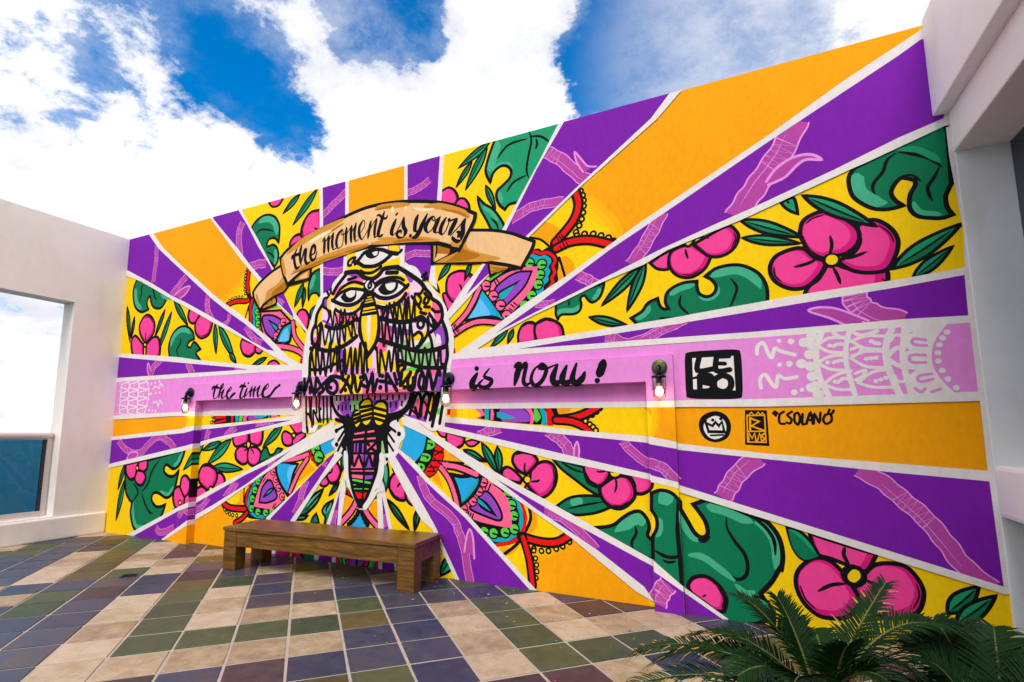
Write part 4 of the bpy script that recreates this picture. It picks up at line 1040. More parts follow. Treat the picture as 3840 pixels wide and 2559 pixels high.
p('R','poly','r',0,[-5210,1819,-5139,1820,-5137,1795,-5208,1793],'A')
p('R','scallops','k',62,[-6891,1790,-6863,1743,-6906,1704,-6845,1806])
m('painted_ornament')
p('R','poly','k',0,[-2629,1829,-2457,1825,-1906,1813,-1682,1808,-1686,1632,-1908,1634,-2354,1672,-2602,1710,-2509,1744],'A')
p('R','poly','p2',0,[-2609,1811,-2522,1809,-2490,1744,-2562,1710,-2595,1710,-2536,1745],'A')
p('R','poly','te',0,[-2496,1809,-2437,1807,-2444,1685,-2490,1697],'A')
p('R','poly','p2',0,[-2418,1807,-2392,1806,-2379,1754,-2392,1684,-2424,1690],'A')
p('R','poly','u2',0,[-2302,1810,-2051,1805,-1967,1724,-1992,1663,-2277,1666,-2328,1741],[0,1,4])
p('R','poly','te',0,[-2347,1771,-2251,1752,-2126,1704,-2252,1696,-2347,1718],[0,2,4])
p('R','poly','p2',0,[-2027,1804,-1954,1803,-1925,1724,-1938,1634,-1974,1635,-1961,1724],[0,1,3,4])
p('R','poly','li',0,[-1924,1802,-1894,1802,-1848,1711,-1896,1656,-1926,1679],[0,1,3,4])
p('R','poly','te',0,[-1870,1801,-1817,1800,-1777,1721,-1790,1622,-1849,1634,-1836,1711],[0,1,3,4])
p('R','poly','r',0,[-1793,1799,-1741,1798,-1707,1720,-1715,1622,-1779,1622],[0,1,3,4])
p('R','scallops','k',68,[-1370,1699,-1315,1725,-1271,1756,-1238,1788])
p('R','band','r',106,[-1685,1682,-1525,1696,-1380,1737,-1248,1809],[],53)
p('R','line','k',24,[-1688,1797,-1672,1742,-1627,1708])
p('R','band','r',100,[-1685,1678,-1537,1666,-1416,1622,-1309,1547],[],53)
p('R','scallops','k',68,[-1382,1664,-1339,1632,-1308,1605,-1282,1573])
p('R','poly','r',0,[-2959,1816,-2920,1815,-2922,1748,-2959,1749],'A')
p('R','line','k',12,[-2956,1794,-2923,1799],'A')
p('R','line','k',12,[-2956,1770,-2922,1775],'A')
m('painted_ornament')
p('R','poly','cy',0,[-4889,1471,-4634,1614,-4566,1492,-4624,1411,-4568,1345,-4742,1268,-4846,1368],[0,1,4,5])
p('R','poly','k',0,[-5006,1422,-4889,1478,-4846,1368,-4723,1262,-4842,1124,-4919,1190,-5069,1380],[0,1,3,4,6])
p('R','poly','r',0,[-5060,1387,-4984,1353,-4883,1204,-4843,1137,-4957,1216],[0,3])
p('R','line','k',14,[-5050,1366,-4993,1353],'A')
p('R','line','k',13,[-5018,1311,-4953,1312],'A')
p('R','line','k',13,[-4988,1270,-4933,1271],'A')
p('R','line','k',13,[-4948,1210,-4893,1224],'A')
p('R','line','k',14,[-5021,1353,-4980,1284],'A')
p('R','beads','li',141,[-4943,1418,-4887,1345,-4830,1252])
p('R','poly','cy',0,[-3569,1672,-3228,1515,-3252,1362,-3370,1219,-3592,1357,-3527,1546],[0,1,3,4])
p('R','poly','k',0,[-3228,1515,-2997,1389,-3003,1269,-3093,1112,-3185,1049,-3385,1212,-3269,1349],[0,1,4,5])
p('R','poly','r',0,[-3104,1424,-3004,1365,-3013,1269,-3093,1124,-3178,1067,-3251,1107,-3138,1267],[0,4,5])
p('R','line','k',18,[-3110,1351,-3011,1329],'A')
p('R','line','k',18,[-3110,1303,-3018,1353],'A')
p('R','line','k',18,[-3152,1242,-3038,1245],'A')
p('R','line','k',18,[-3123,1267,-3037,1209],'A')
p('R','line','k',18,[-3187,1169,-3079,1172],'A')
p('R','line','k',18,[-3207,1120,-3121,1123],'A')
p('R','line','k',18,[-3165,1194,-3107,1123],'A')
p('R','poly','li',0,[-3206,1472,-3141,1466,-3111,1424,-3146,1375,-3226,1362],[0,4])
p('R','poly','li',0,[-3276,1325,-3196,1314,-3167,1278,-3209,1229,-3311,1239],[0,4])
p('R','poly','li',0,[-3326,1214,-3259,1197,-3244,1155,-3280,1118,-3354,1177],[0,4])
p('R','dots','k',36,[-3154,1418,-3210,1277,-3288,1166])
p('R','line','k',15,[-3212,1435,-3176,1430],'A')
p('R','line','k',15,[-3276,1294,-3232,1289],'A')
m('painted_ornament')
p('R','poly','k',0,[-4406,900,-4221,868,-3897,883,-3893,781,-4216,748,-4402,811],'A')
p('R','poly','r',0,[-4400,884,-4251,850,-4228,787,-4397,819],'A')
p('R','poly','r',0,[-3974,824,-3898,851,-3896,805,-3963,778],'A')
p('R','line','k',19,[-4389,868,-4366,821],'A')
p('R','line','k',19,[-4357,862,-4344,806],'A')
p('R','line','k',19,[-4325,863,-4302,800],'A')
p('R','line','k',19,[-4288,857,-4270,793],'A')
p('R','line','k',18,[-3949,825,-3938,787],'A')
p('R','line','k',18,[-3920,835,-3914,796],'A')
p('R','poly','cy',0,[-4151,664,-4096,558,-4000,417,-4239,404,-4376,351,-4326,391,-4219,549],[0,2,3,4,5])
p('R','band','p2',106,[-4205,741,-4283,617,-4445,462],[],56)
p('R','band','p2',104,[-4100,675,-4006,564,-3863,450],[],55)
p('R','line','p2',12,[-4216,748,-4195,733],'A')
p('R','line','p2',12,[-4231,723,-4189,706],'A')
p('R','line','p2',12,[-4255,690,-4202,661],'A')
p('R','line','p2',12,[-4089,645,-4029,672],'A')
p('R','line','p2',12,[-4078,614,-4028,641],'A')
p('R','dots','k',68,[-4170,624,-4189,587,-4219,549,-4248,516,-4283,486,-4313,460,-4134,626,-4112,588,-4091,550,-4064,513,-4033,480])
m('purple_ray')
p('M','poly','W',0,[-9426,4274,-8781,4035,-8172,3749,-7883,3610,-7469,3426,-6922,3170,-6507,2987,-6113,2814,-5759,2635,-5600,2560,-5312,2432,-5060,2421,-5061,2438,-5158,2455,-5348,2544,-5733,2837,-5999,3005,-6277,3196,-6687,3432,-6965,3604,-7395,3913,-7849,4223,-8272,4542,-8585,4855,-8775,4851,-9515,4861],'A')
p('M','poly','P',0,[-9444,4392,-9244,4311,-8482,3968,-7962,3707,-7613,3561,-7108,3329,-6930,3245,-6488,3033,-6093,2827,-5763,2681,-5621,2653,-5925,2883,-6223,3080,-6580,3283,-6957,3520,-7581,3965,-8047,4297,-8385,4542,-8702,4857,-9515,4861],'A')
p('M','branch','mv',87,[-8436,4606,-8417,4344,-8449,3982],[],[[0.4,0.55,3]])
p('M','branch','mv',108,[-7620,3961,-7777,3842,-7948,3705],[],[[0.35,0.6,4]])
p('M','poly','mv',0,[-7866,3695,-7690,3779,-7505,3793,-7601,3681,-7725,3626],[0,2,4])
p('M','line','ml',22,[-7866,3695,-7690,3779,-7505,3793,-7601,3681,-7725,3626])
p('M','branch','mv',95,[-7064,3616,-7066,3399,-6938,3204],[],[[0.2,0.7,6]])
p('M','branch','mv',56,[-6578,3266,-6591,3155,-6772,3091],[],[[0.3,0.7,3]])
p('M','branch','mv',78,[-6220,3041,-6053,2871,-5875,2780],[],[[0.2,0.7,4]])
m('purple_ray')
p('M','poly','W',0,[-7165,4850,-7079,4746,-6809,4474,-6470,4117,-6175,3837,-6009,3679,-5778,3446,-5643,3315,-5470,3183,-5262,3042,-5078,2878,-5005,2770,-4968,2796,-5019,2858,-5205,3066,-5396,3280,-5572,3483,-5754,3849,-5862,4007,-6106,4353,-6358,4679,-6480,4888],'A')
p('M','poly','P',0,[-7090,4853,-7072,4797,-6789,4522,-6467,4216,-6207,3947,-5946,3702,-5624,3336,-5387,3144,-5308,3079,-5317,3137,-5531,3478,-5810,3889,-6048,4181,-6302,4552,-6482,4779,-6548,4868],'A')
p('M','branch','mv',112,[-6410,4622,-6476,4450,-6424,4110],[],[[0.35,0.5,4]])
p('M','branch','mv',117,[-6204,3914,-6029,3929,-5876,3914],[],[[0.1,0.35,3]])
p('M','branch','mv',52,[-5626,3367,-5552,3335,-5498,3291],[],[[0.1,0.8,4]])
m('purple_ray')
p('M','poly','W',0,[-4947,4860,-4897,4084,-4848,3335,-4796,3242,-4598,3320,-4421,3570,-4427,4005,-4419,4371,-4441,4885,-4616,4879],'A')
p('M','poly','P',0,[-4888,4862,-4849,4257,-4802,3352,-4638,3397,-4484,3579,-4477,3824,-4478,4338,-4496,4897,-4710,4900],'A')
p('M','branch','mv',92,[-4895,4418,-4693,4545,-4442,4704],[],[[0.3,0.75,7]])
p('M','branch','mv',91,[-4827,3663,-4649,3624,-4468,3620],[],[[0.35,0.55,3]])
m('purple_ray')
p('M','poly','W',0,[-3564,4913,-3543,3994,-3568,3696,-3620,3568,-3384,3533,-3168,3292,-3063,3187,-3095,3386,-3024,4249,-3024,4249,-2987,4882,-3238,4889],'A')
p('M','poly','P',0,[-3516,4901,-3495,3986,-3527,3772,-3526,3595,-3336,3433,-3183,3294,-3149,3525,-3077,4274,-3084,4269,-3047,4883,-3238,4875],'A')
p('M','branch','mv',84,[-3506,4460,-3356,4484,-3187,4557],[],[[0.2,0.8,6]])
p('M','branch','mv',78,[-3519,3648,-3387,3675,-3143,3630],[],[[0.45,1,9]])
m('purple_ray')
p('M','poly','W',0,[-1551,4866,-1843,4379,-2247,3751,-2367,3548,-2488,3404,-2706,3183,-2929,2906,-2914,2817,-2733,2973,-2401,3274,-1922,3626,-1369,4053,-568,4600,-316,4845,-475,4872],'A')
p('M','poly','P',0,[-1497,4851,-1831,4364,-2195,3741,-2314,3540,-2447,3399,-2685,3078,-2401,3286,-1972,3629,-1403,4060,-629,4618,-431,4846],'A')
p('M','branch','mv',132,[-1704,4533,-1549,4408,-1365,4195,-1276,4115],[],[[0.05,0.3,6]])
p('M','poly','mv',0,[-1405,4464,-1401,4420,-1363,4290,-1308,4206,-1226,4258,-1271,4281,-1338,4380],[0,3,4])
p('M','line','ml',18,[-1319,4220,-1385,4344,-1403,4460,-1338,4369,-1271,4275,-1182,4247])
p('M','branch','mv',102,[-2135,3855,-1912,3948,-1726,3960,-1535,3945],[],[[0.2,0.65,9]])
m('purple_ray')
p('M','poly','W',0,[1474,4778,953,4517,361,4175,-774,3572,-1031,3423,-1529,3137,-1962,2911,-2317,2699,-2854,2402,-2868,2341,-2541,2459,-2215,2630,-1866,2773,-1511,2895,-1173,3022,-749,3149,-536,3256,103,3436,965,3728,1046,3752,1565,3931,1619,3939,1693,4745,1514,4812],'A')
p('M','poly','P',0,[1483,4705,1319,4609,357,4114,-777,3501,-1077,3343,-1804,2905,-2324,2613,-1866,2796,-1510,2929,-999,3120,-574,3282,-121,3431,195,3530,1256,3889,818,3741,1275,3912,1565,3996,1600,4165,1553,4701],'A')
p('M','branch','mv',192,[587,4252,464,4019,297,3794,176,3636,61,3474],[],[[0.18,0.42,9]])
p('M','poly','mv',0,[320,3738,403,3851,532,3921,662,3919,738,3853,627,3878,551,3836,463,3756,335,3714],[0,4,8])
p('M','line','ml',24,[320,3748,403,3851,532,3921,662,3919,738,3853,627,3878,551,3836,463,3756,335,3714])
p('M','branch','mv',119,[-569,3638,-655,3479,-764,3301,-872,3167],[],[[0.25,0.7,9]])
p('M','branch','mv',101,[-1403,3131,-1304,3072,-1217,3005],[],[[0.2,0.8,4]])
p('M','branch','mv',65,[-1864,2877,-1768,2872,-1650,2876],[],[[0.1,0.7,5]])
m('purple_ray')
p('M','poly','W',0,[-2541,2457,-1576,2523,-945,2572,-429,2611,-328,2624,262,2678,561,2705,1161,2743,1578,2783,1641,2789,1600,2351,1570,2356,506,2362,-820,2364,-2854,2362,-2911,2418],'A')
p('M','poly','P',0,[-2060,2423,-1577,2464,-1083,2498,-432,2545,-406,2550,240,2604,779,2651,1156,2682,1573,2726,1566,2415,1185,2425,103,2415,-818,2421,-1299,2418],'A')
p('M','branch','mv',84,[-1147,2471,-1063,2465,-951,2402,-778,2431,-578,2517,-481,2539],[],[[0,0.25,6],[0.6,0.85,8]])
p('M','branch','mv',72,[-788,2409,-618,2488,-405,2571],[],[[0.2,0.6,6]])
p('M','branch','mv',169,[874,2672,902,2569,988,2480,1176,2400],[],[[0.05,0.5,8]])
p('M','poly','mv',0,[559,2553,619,2577,732,2561,846,2503,957,2439,796,2418,696,2482],[0,4,5])
p('M','line','ml',18,[956,2434,846,2503,732,2561,619,2577,559,2553,696,2482,796,2418])
m('lavender_band')
p('M','poly','W',0,[-9478,2397,-9276,2392,-5965,2364,-5077,2376,-4959,2469,-4915,1684,-5051,1783,-13007,1846],'A')
p('F','poly','W',0,[-9383,2388,-9183,2383,-5906,2356,-5026,2368,-4910,2460,-4866,1683,-5000,1780,-12877,1843],'A')
p('R','poly','W',0,[-9611,2409,-9406,2404,-6049,2376,-5148,2388,-5029,2482,-4984,1686,-5122,1786,-13189,1850],'A')
m('lavender_band')
p('M','poly','V',0,[-9446,2394,-9276,2392,-5965,2364,-5077,2376,-5056,1873,-6792,1869,-7087,1855,-7445,1869,-9357,1833],'A')
p('F','poly','V',0,[-9352,2385,-9183,2383,-5906,2356,-5026,2368,-5006,1870,-6724,1866,-7016,1852,-7370,1866,-9263,1831],'A')
p('R','poly','V',0,[-9579,2406,-9406,2404,-6049,2376,-5148,2388,-5127,1878,-6887,1874,-7186,1859,-7549,1874,-9488,1837],'A')
p('M','poly','W',0,[-9357,1833,-7445,1869,-7087,1855,-6792,1869,-5056,1873,-5053,1813,-6786,1810,-7093,1799,-7413,1812,-9346,1766],'A')
p('F','poly','W',0,[-9263,1831,-7370,1866,-7016,1852,-6724,1866,-5006,1870,-5002,1811,-6719,1808,-7022,1797,-7339,1810,-9253,1763],'A')
p('R','poly','W',0,[-9488,1837,-7549,1874,-7186,1859,-6887,1874,-5127,1878,-5123,1817,-6881,1814,-7192,1803,-7517,1816,-9477,1769],'A')
m('lavender_band')
p('M','poly','W',0,[-2967,2421,-2854,2362,-441,2358,506,2362,1094,2360,1570,2358,1662,2354,1601,1778,209,1768,-526,1780,-530,1779,-774,1783,-2919,1812,-2959,1641],'A')
p('F','poly','W',0,[-2937,2413,-2825,2354,-436,2350,501,2354,1083,2352,1554,2350,1645,2346,1585,1775,207,1766,-520,1778,-525,1777,-766,1780,-2889,1810,-2929,1640],'A')
p('R','poly','W',0,[-3009,2434,-2894,2374,-447,2369,513,2373,1109,2371,1592,2370,1685,2365,1623,1781,212,1771,-533,1783,-538,1783,-785,1786,-2959,1816,-3000,1642],'A')
p('M','poly','V',0,[-2854,2362,-441,2358,506,2364,1094,2362,1570,2360,1568,1846,214,1834,-523,1841,-537,1839,-771,1839,-2891,1872,-2886,2025,-2881,2268],'A')
p('F','poly','V',0,[-2825,2354,-436,2350,501,2356,1083,2354,1554,2352,1552,1843,211,1832,-518,1838,-532,1836,-764,1836,-2862,1869,-2857,2020,-2852,2261],'A')
p('R','poly','V',0,[-2894,2374,-447,2369,513,2375,1109,2373,1592,2371,1590,1850,217,1838,-530,1845,-545,1843,-782,1843,-2932,1876,-2926,2032,-2921,2278],'A')
m('purple_ray')
p('M','poly','W',0,[-9525,2888,-9227,2869,-7669,2702,-7033,2604,-5974,2478,-5303,2447,-5070,2433,-5067,2368,-6843,2374,-9275,2388,-9447,2396],'A')
p('M','poly','P',0,[-9516,2831,-9248,2805,-6393,2471,-6114,2427,-9240,2455,-9457,2460],'A')
p('M','branch','mv',105,[-8320,2433,-8243,2584,-8066,2694],[],[[0.4,0.9,6]])
p('M','poly','mv',0,[-8364,2452,-8412,2559,-8397,2653,-8320,2536],[0,2])
p('M','line','ml',22,[-8349,2443,-8412,2559,-8397,2653,-8313,2527])
p('M','branch','mv',106,[-7428,2604,-7368,2518,-7294,2416],[],[[0.1,0.7,6]])
p('M','branch','mv',34,[-6391,2448,-6126,2441],[],[[0.1,0.6,3]])
m('purple_ray')
p('M','poly','W',0,[-9302,1487,-7416,1618,-7394,1644,-5913,1708,-5051,1791,-5011,1740,-5046,1696,-6749,1433,-7163,1336,-7379,1294,-7403,1286,-9282,981],'A')
p('F','poly','W',0,[-9209,1488,-7342,1618,-7320,1643,-5854,1707,-5001,1789,-4961,1738,-4995,1695,-6681,1434,-7092,1339,-7305,1297,-7329,1289,-9189,987],'A')
p('R','poly','W',0,[-9432,1486,-7520,1619,-7497,1645,-5996,1710,-5122,1794,-5081,1743,-5116,1698,-6843,1431,-7264,1333,-7482,1291,-7506,1282,-9412,973],'A')
p('M','poly','P',0,[-9293,1433,-7408,1553,-7168,1598,-6767,1617,-5895,1686,-5227,1721,-5889,1613,-6753,1479,-7147,1407,-7386,1361,-9292,1045],'A')
p('F','poly','P',0,[-9200,1434,-7334,1553,-7096,1598,-6699,1616,-5836,1685,-5175,1719,-5830,1612,-6686,1479,-7075,1408,-7313,1363,-9199,1050],'A')
p('R','poly','P',0,[-9423,1431,-7512,1553,-7268,1599,-6862,1618,-5977,1688,-5300,1723,-5971,1614,-6848,1478,-7247,1405,-7490,1358,-9422,1038],'A')
p('M','branch','mv',97,[-9023,1436,-8736,1276,-8421,1247,-8195,1399,-7967,1499,-7722,1419,-7583,1324],[],[[0.1,0.3,5],[0.65,0.8,4]])
p('M','poly','mv',0,[-8745,1140,-8674,1243,-8478,1254,-8496,1178,-8603,1146],[0,2])
p('M','line','ml',21,[-8745,1140,-8674,1243,-8478,1254,-8496,1178,-8603,1146,-8745,1140])
p('R','branch','mv',82,[-6942,1595,-6981,1516,-6987,1454],[],[[0.2,0.8,4]])
p('R','branch','mv',92,[-6385,1638,-6512,1563,-6595,1486],[],[[0.2,0.8,5]])
p('R','branch','mv',38,[-5996,1658,-5809,1679,-5646,1699],[],[[0.1,0.8,5]])
m('purple_ray')
p('M','poly','W',0,[-4530,1700,-5460,1279,-6684,786,-7175,573,-7409,491,-8810,-89,-7778,-52,-7052,317,-6655,496,-6034,836,-5375,1183,-4968,1328,-4512,1493],'A')
p('F','poly','W',0,[-4485,1699,-5405,1282,-6617,794,-7103,583,-7335,502,-8722,-73,-7700,-36,-6981,329,-6589,507,-5974,843,-5321,1186,-4919,1330,-4467,1494],'A')
p('R','poly','W',0,[-4594,1702,-5536,1275,-6778,775,-7276,560,-7512,476,-8933,-112,-7887,-75,-7150,300,-6748,481,-6119,826,-5450,1178,-5038,1325,-4575,1492],'A')
p('M','poly','P',0,[-5227,1335,-5648,1141,-6048,994,-6678,719,-7167,505,-7402,435,-8425,-3,-7763,-7,-7104,366,-6662,562,-6037,865,-5549,1144],'A')
p('F','poly','P',0,[-5175,1337,-5592,1145,-5987,999,-6611,728,-7096,516,-7328,446,-8341,13,-7685,8,-7033,378,-6595,572,-5976,872,-5493,1148],'A')
p('R','poly','P',0,[-5301,1332,-5727,1135,-6132,986,-6771,708,-7268,491,-7506,419,-8543,-25,-7871,-29,-7204,349,-6755,548,-6121,855,-5626,1138],'A')
p('R','branch','mv',115,[-6318,891,-6395,770,-6516,646],[],[[0.2,0.7,6]])
p('R','branch','mv',63,[-5570,1196,-5649,1173,-5727,1135],[],[[0.1,0.8,4]])
p('M','branch','mv',76,[-6762,656,-6887,530,-7158,423,-7283,460,-7392,347],[],[[0.1,0.3,4],[0.6,0.9,6]])
p('F','branch','mv',75,[-6695,665,-6818,540,-7087,434,-7210,471,-7318,359],[],[[0.1,0.3,4],[0.6,0.9,6]])
p('R','branch','mv',77,[-6857,643,-6984,515,-7258,407,-7385,445,-7495,330],[],[[0.1,0.3,4],[0.6,0.9,6]])
p('M','branch','mv',88,[-7891,158,-7756,104,-7473,190],[],[[0.1,0.4,3]])
p('F','branch','mv',87,[-7812,172,-7678,119,-7399,204],[],[[0.1,0.4,3]])
m('purple_ray')
p('R','poly','W',0,[-4515,1345,-5696,444,-5565,-17,-5495,-78,-5172,440,-4762,965,-4443,1280],'A')
p('R','poly','P',0,[-4580,1304,-4686,1235,-5616,443,-5587,-155,-5315,97,-5262,440,-4833,949,-4578,1271],'A')
p('R','branch','mv',81,[-4721,1208,-4753,1140],[],[[0.1,0.9,4]])
p('R','branch','mv',89,[-5016,955,-5082,803,-5112,680,-5196,526],[],[[0.1,0.6,8]])
m('purple_ray')
p('R','poly','W',0,[-4408,1070,-4664,443,-4786,-70,-4499,-39,-4440,459,-4381,849,-4363,1019],'A')
p('R','poly','P',0,[-4470,852,-4603,447,-4771,-68,-4555,-45,-4491,456],'A')
p('R','branch','mv',78,[-4534,621,-4560,451],[],[[0.1,1,8]])
m('purple_ray')
p('R','poly','W',0,[-3915,909,-3876,454,-3875,-54,-3672,-31,-3683,468,-3805,939,-3839,1013],'A')
p('R','poly','P',0,[-3833,831,-3799,460,-3798,-45,-3697,-34,-3729,465],'A')
p('R','branch','mv',64,[-3803,616,-3760,472],[],[[0.1,1,8]])
m('purple_ray')
p('R','poly','W',0,[-3833,1354,-3451,808,-3270,580,-3127,487,-2754,-152,-1842,-86,-1920,7,-2692,680,-3221,1062,-3325,1177,-3592,1357,-3709,1394],'A')
p('R','poly','P',0,[-3651,1279,-3304,816,-3085,514,-3028,403,-2702,-145,-1933,-87,-1989,0,-2732,654,-3005,846,-3220,1002,-3323,1092,-3606,1325],'A')
p('R','branch','mv',92,[-3308,1081,-3233,903,-3145,801,-2879,630,-2797,490,-2730,316,-2663,-9],[],[[0.02,0.1,4],[0.25,0.35,5],[0.55,0.7,6]])
p('R','poly','mv',0,[-2717,317,-2704,453,-2665,532,-2626,437,-2612,249],[0,2,4])
p('R','line','ml',22,[-2730,294,-2704,453,-2665,532,-2626,437,-2612,238])
m('purple_ray')
p('M','poly','W',0,[-3528,1721,-3423,1757,-3185,1597,-2323,1143,-1305,670,-776,423,-777,418,-542,229,-193,8,-240,-39,-782,1,-779,62,-934,131,-1530,552,-2374,1041,-3184,1518,-3511,1645],'A')
p('F','poly','W',0,[-3493,1719,-3389,1755,-3153,1596,-2300,1147,-1292,679,-768,434,-769,429,-536,242,-191,24,-238,-23,-774,17,-771,77,-925,145,-1515,562,-2350,1046,-3152,1518,-3476,1645],'A')
p('R','poly','W',0,[-3578,1723,-3471,1760,-3230,1597,-2356,1137,-1324,658,-787,407,-788,402,-549,211,-196,-13,-244,-61,-793,-21,-790,42,-947,111,-1552,538,-2407,1034,-3228,1517,-3560,1647],'A')
p('M','poly','P',0,[-2330,1079,-1559,712,-779,366,-778,324,-544,184,-238,2,-282,-45,-783,-30,-779,62,-866,184,-1270,456,-1894,805],'A')
p('F','poly','P',0,[-2306,1084,-1544,721,-771,378,-770,336,-539,198,-236,17,-279,-29,-775,-14,-771,77,-857,198,-1257,467,-1875,812],'A')
p('R','poly','P',0,[-2362,1073,-1581,701,-789,350,-789,307,-552,165,-241,-20,-286,-67,-794,-52,-790,42,-878,165,-1288,440,-1920,794],'A')
p('R','branch','mv',87,[-1828,763,-1636,718,-1474,606,-1309,449],[],[[0.1,0.35,7]])
p('M','branch','mv',153,[-662,230,-726,146,-761,50],[],[[0.1,0.9,8]])
p('F','branch','mv',152,[-655,243,-719,160,-754,65],[],[[0.1,0.9,8]])
p('R','branch','mv',156,[-671,211,-737,126,-772,29],[],[[0.1,0.9,8]])
m('purple_ray')
p('M','poly','W',0,[-3042,1578,-2372,1440,-1703,1290,-776,1124,-767,1104,-536,1057,-528,1027,322,787,983,595,1578,433,1631,439,1676,1275,1565,1278,185,1375,-527,1455,-535,1469,-775,1517,-1323,1563,-2918,1727,-2946,1737,-3057,1618],'A')
p('F','poly','W',0,[-3012,1578,-2349,1441,-1686,1293,-768,1128,-760,1109,-530,1062,-523,1032,319,795,973,605,1562,444,1614,450,1660,1278,1550,1281,183,1377,-521,1456,-530,1469,-767,1517,-1309,1562,-2889,1725,-2916,1735,-3026,1617],'A')
p('R','poly','W',0,[-3085,1578,-2406,1438,-1727,1286,-787,1118,-778,1098,-543,1050,-535,1019,327,776,997,582,1600,417,1653,424,1700,1271,1587,1274,187,1373,-534,1454,-543,1467,-785,1516,-1341,1563,-2959,1729,-2987,1740,-3100,1619],'A')
p('M','poly','P',0,[-2945,1667,-777,1457,-773,1447,-533,1406,-529,1399,1037,1247,181,1316,1569,1203,1576,484,154,892,-525,1088,-538,1114,-770,1165,-774,1177,-2951,1620],'A')
p('F','poly','P',0,[-2916,1666,-769,1458,-765,1448,-528,1407,-524,1401,1027,1250,179,1318,1553,1206,1561,495,153,899,-520,1093,-532,1118,-762,1169,-766,1181,-2922,1619],'A')
p('R','poly','P',0,[-2986,1669,-788,1456,-783,1446,-541,1404,-537,1397,1052,1243,184,1312,1591,1198,1598,469,157,883,-533,1082,-545,1107,-780,1159,-785,1172,-2993,1621],'A')
p('R','branch','mv',97,[-2562,1513,-2457,1559,-2303,1599],[],[[0.1,0.8,7]])
p('R','branch','mv',108,[-1780,1569,-1654,1493,-1577,1407,-1545,1311],[],[[0.1,0.6,8]])
p('R','poly','mv',0,[-1506,1323,-1499,1408,-1470,1461,-1453,1387,-1459,1302],[0,2,4])
p('R','line','ml',18,[-1506,1312,-1499,1408,-1470,1461,-1453,1387,-1459,1302])
p('F','branch','mv',79,[-1003,1476,-908,1368,-768,1263],[],[[0.1,0.3,3]])
p('R','branch','mv',81,[-1028,1475,-930,1363,-786,1256],[],[[0.1,0.3,3]])
p('M','branch','mv',89,[-780,1275,-662,1234,-547,1113],[],[[0.3,0.7,6]])
p('F','branch','mv',88,[-772,1278,-656,1237,-541,1118],[],[[0.3,0.7,6]])
p('R','branch','mv',90,[-790,1271,-672,1230,-555,1107],[],[[0.3,0.7,6]])
p('M','branch','mv',137,[113,1344,-34,1222,-125,1091,-181,998],[],[[0.3,0.75,8]])
p('M','branch','mv',119,[801,1265,946,1170,1057,1054,1176,926,1281,763,1371,605,1509,466],[],[[0.3,0.55,12]])
m('white_edge')
p('M','poly','W',0,[1604,3172,1731,3148,1660,528,1579,519,1570,1210,1567,1279,1571,1782,1568,1846,1570,2358,1568,2415,1576,2729],'A')
p('M','poly','W',0,[1571,3916,1657,3919,1731,3148,1595,3104,1569,3671],'A')
m('painted_lace')
p('M','poly','W',0,[1163,2367,1437,2363,1355,2239,1325,2116,1336,2015,1384,1914,1446,1830,1162,1831,1140,1967,1129,2112,1143,2239],[0,1,6,7])
p('M','line','V',23,[1298,2251,1232,2265,1217,2238,1242,2216,1302,2208])
p('M','line','V',23,[1287,2134,1208,2140,1189,2112,1210,2083,1286,2078])
p('M','line','V',22,[1315,1990,1241,1979,1227,1950,1250,1932,1318,1950])
p('M','line','V',22,[1206,1884,1237,1854,1265,1878])
p('M','line','V',22,[1302,1852,1355,1874])
p('M','poly','V',0,[1210,2319,1237,2315,1203,2307],'A')
p('M','poly','V',0,[1175,2202,1198,2175,1171,2169],'A')
p('M','poly','V',0,[1173,2033,1225,2026,1182,1990],'A')
p('M','line','W',44,[635,2369,591,2236,583,2119,593,2001,649,1839])
p('M','line','W',35,[820,2353,790,2222,785,2089,804,1956,824,1834])
p('M','line','W',45,[1101,2359,1057,2246,1047,2117,1067,1987,1109,1833])
p('M','line','W',25,[597,2263,684,2315,805,2305])
p('M','line','W',25,[597,2263,675,2203,796,2186])
p('M','line','W',25,[590,2118,680,2165,795,2166])
p('M','line','W',25,[590,2118,673,2060,793,2044])
p('M','line','W',24,[619,1938,706,2009,811,2039])
p('M','line','W',24,[619,1938,712,1894,821,1890])
p('M','line','W',24,[819,2144,908,2187,1049,2181])
p('M','line','W',24,[818,2140,913,2068,1045,2052])
p('M','line','W',24,[829,2277,932,2312,1058,2298])
p('M','line','W',24,[836,2276,911,2217,1050,2194])
p('M','line','W',24,[850,1941,945,2019,1064,2038])
p('M','line','W',24,[850,1941,943,1903,1073,1898])
p('M','line','W',30,[716,2353,758,2318,816,2304])
p('M','line','W',30,[849,2351,904,2319,1006,2346])
p('M','line','W',34,[1060,2146,1112,2198,1149,2196])
p('M','line','W',34,[1060,2112,1108,2070,1140,2051])
p('M','line','W',24,[1083,2261,1114,2302,1154,2298])
p('M','line','W',23,[1081,1995,1104,1943,1151,1941])
p('M','line','W',27,[708,2246,739,2261,798,2252])
p('M','line','W',27,[699,2112,744,2127,788,2120])
p('M','line','W',27,[716,1951,755,1980,798,1970])
p('M','line','W',24,[824,2210,890,2232,879,2180,827,2161])
p('M','line','W',24,[838,2016,904,2039,879,1988,834,1964])
p('M','dots','W',80,[564,2339,557,2266,538,2190,537,2090,544,2008,561,1927,575,1859])
p('M','dots','W',34,[961,2266,984,2251,1008,2245,918,2129,950,2132,982,2134,967,1949,999,1960,1031,1972,683,2252,658,2116,698,1956])
p('M','dots','W',41,[1432,2300,1402,2257,1379,2208,1364,2147,1362,2084,1378,2013,1405,1946,1447,1879])
p('M','dots','W',80,[506,2293,475,2116,532,1914])
p('M','dots','W',50,[413,2309,389,2121,408,1881])
p('M','dots','W',36,[326,2321,317,2118,464,1899])
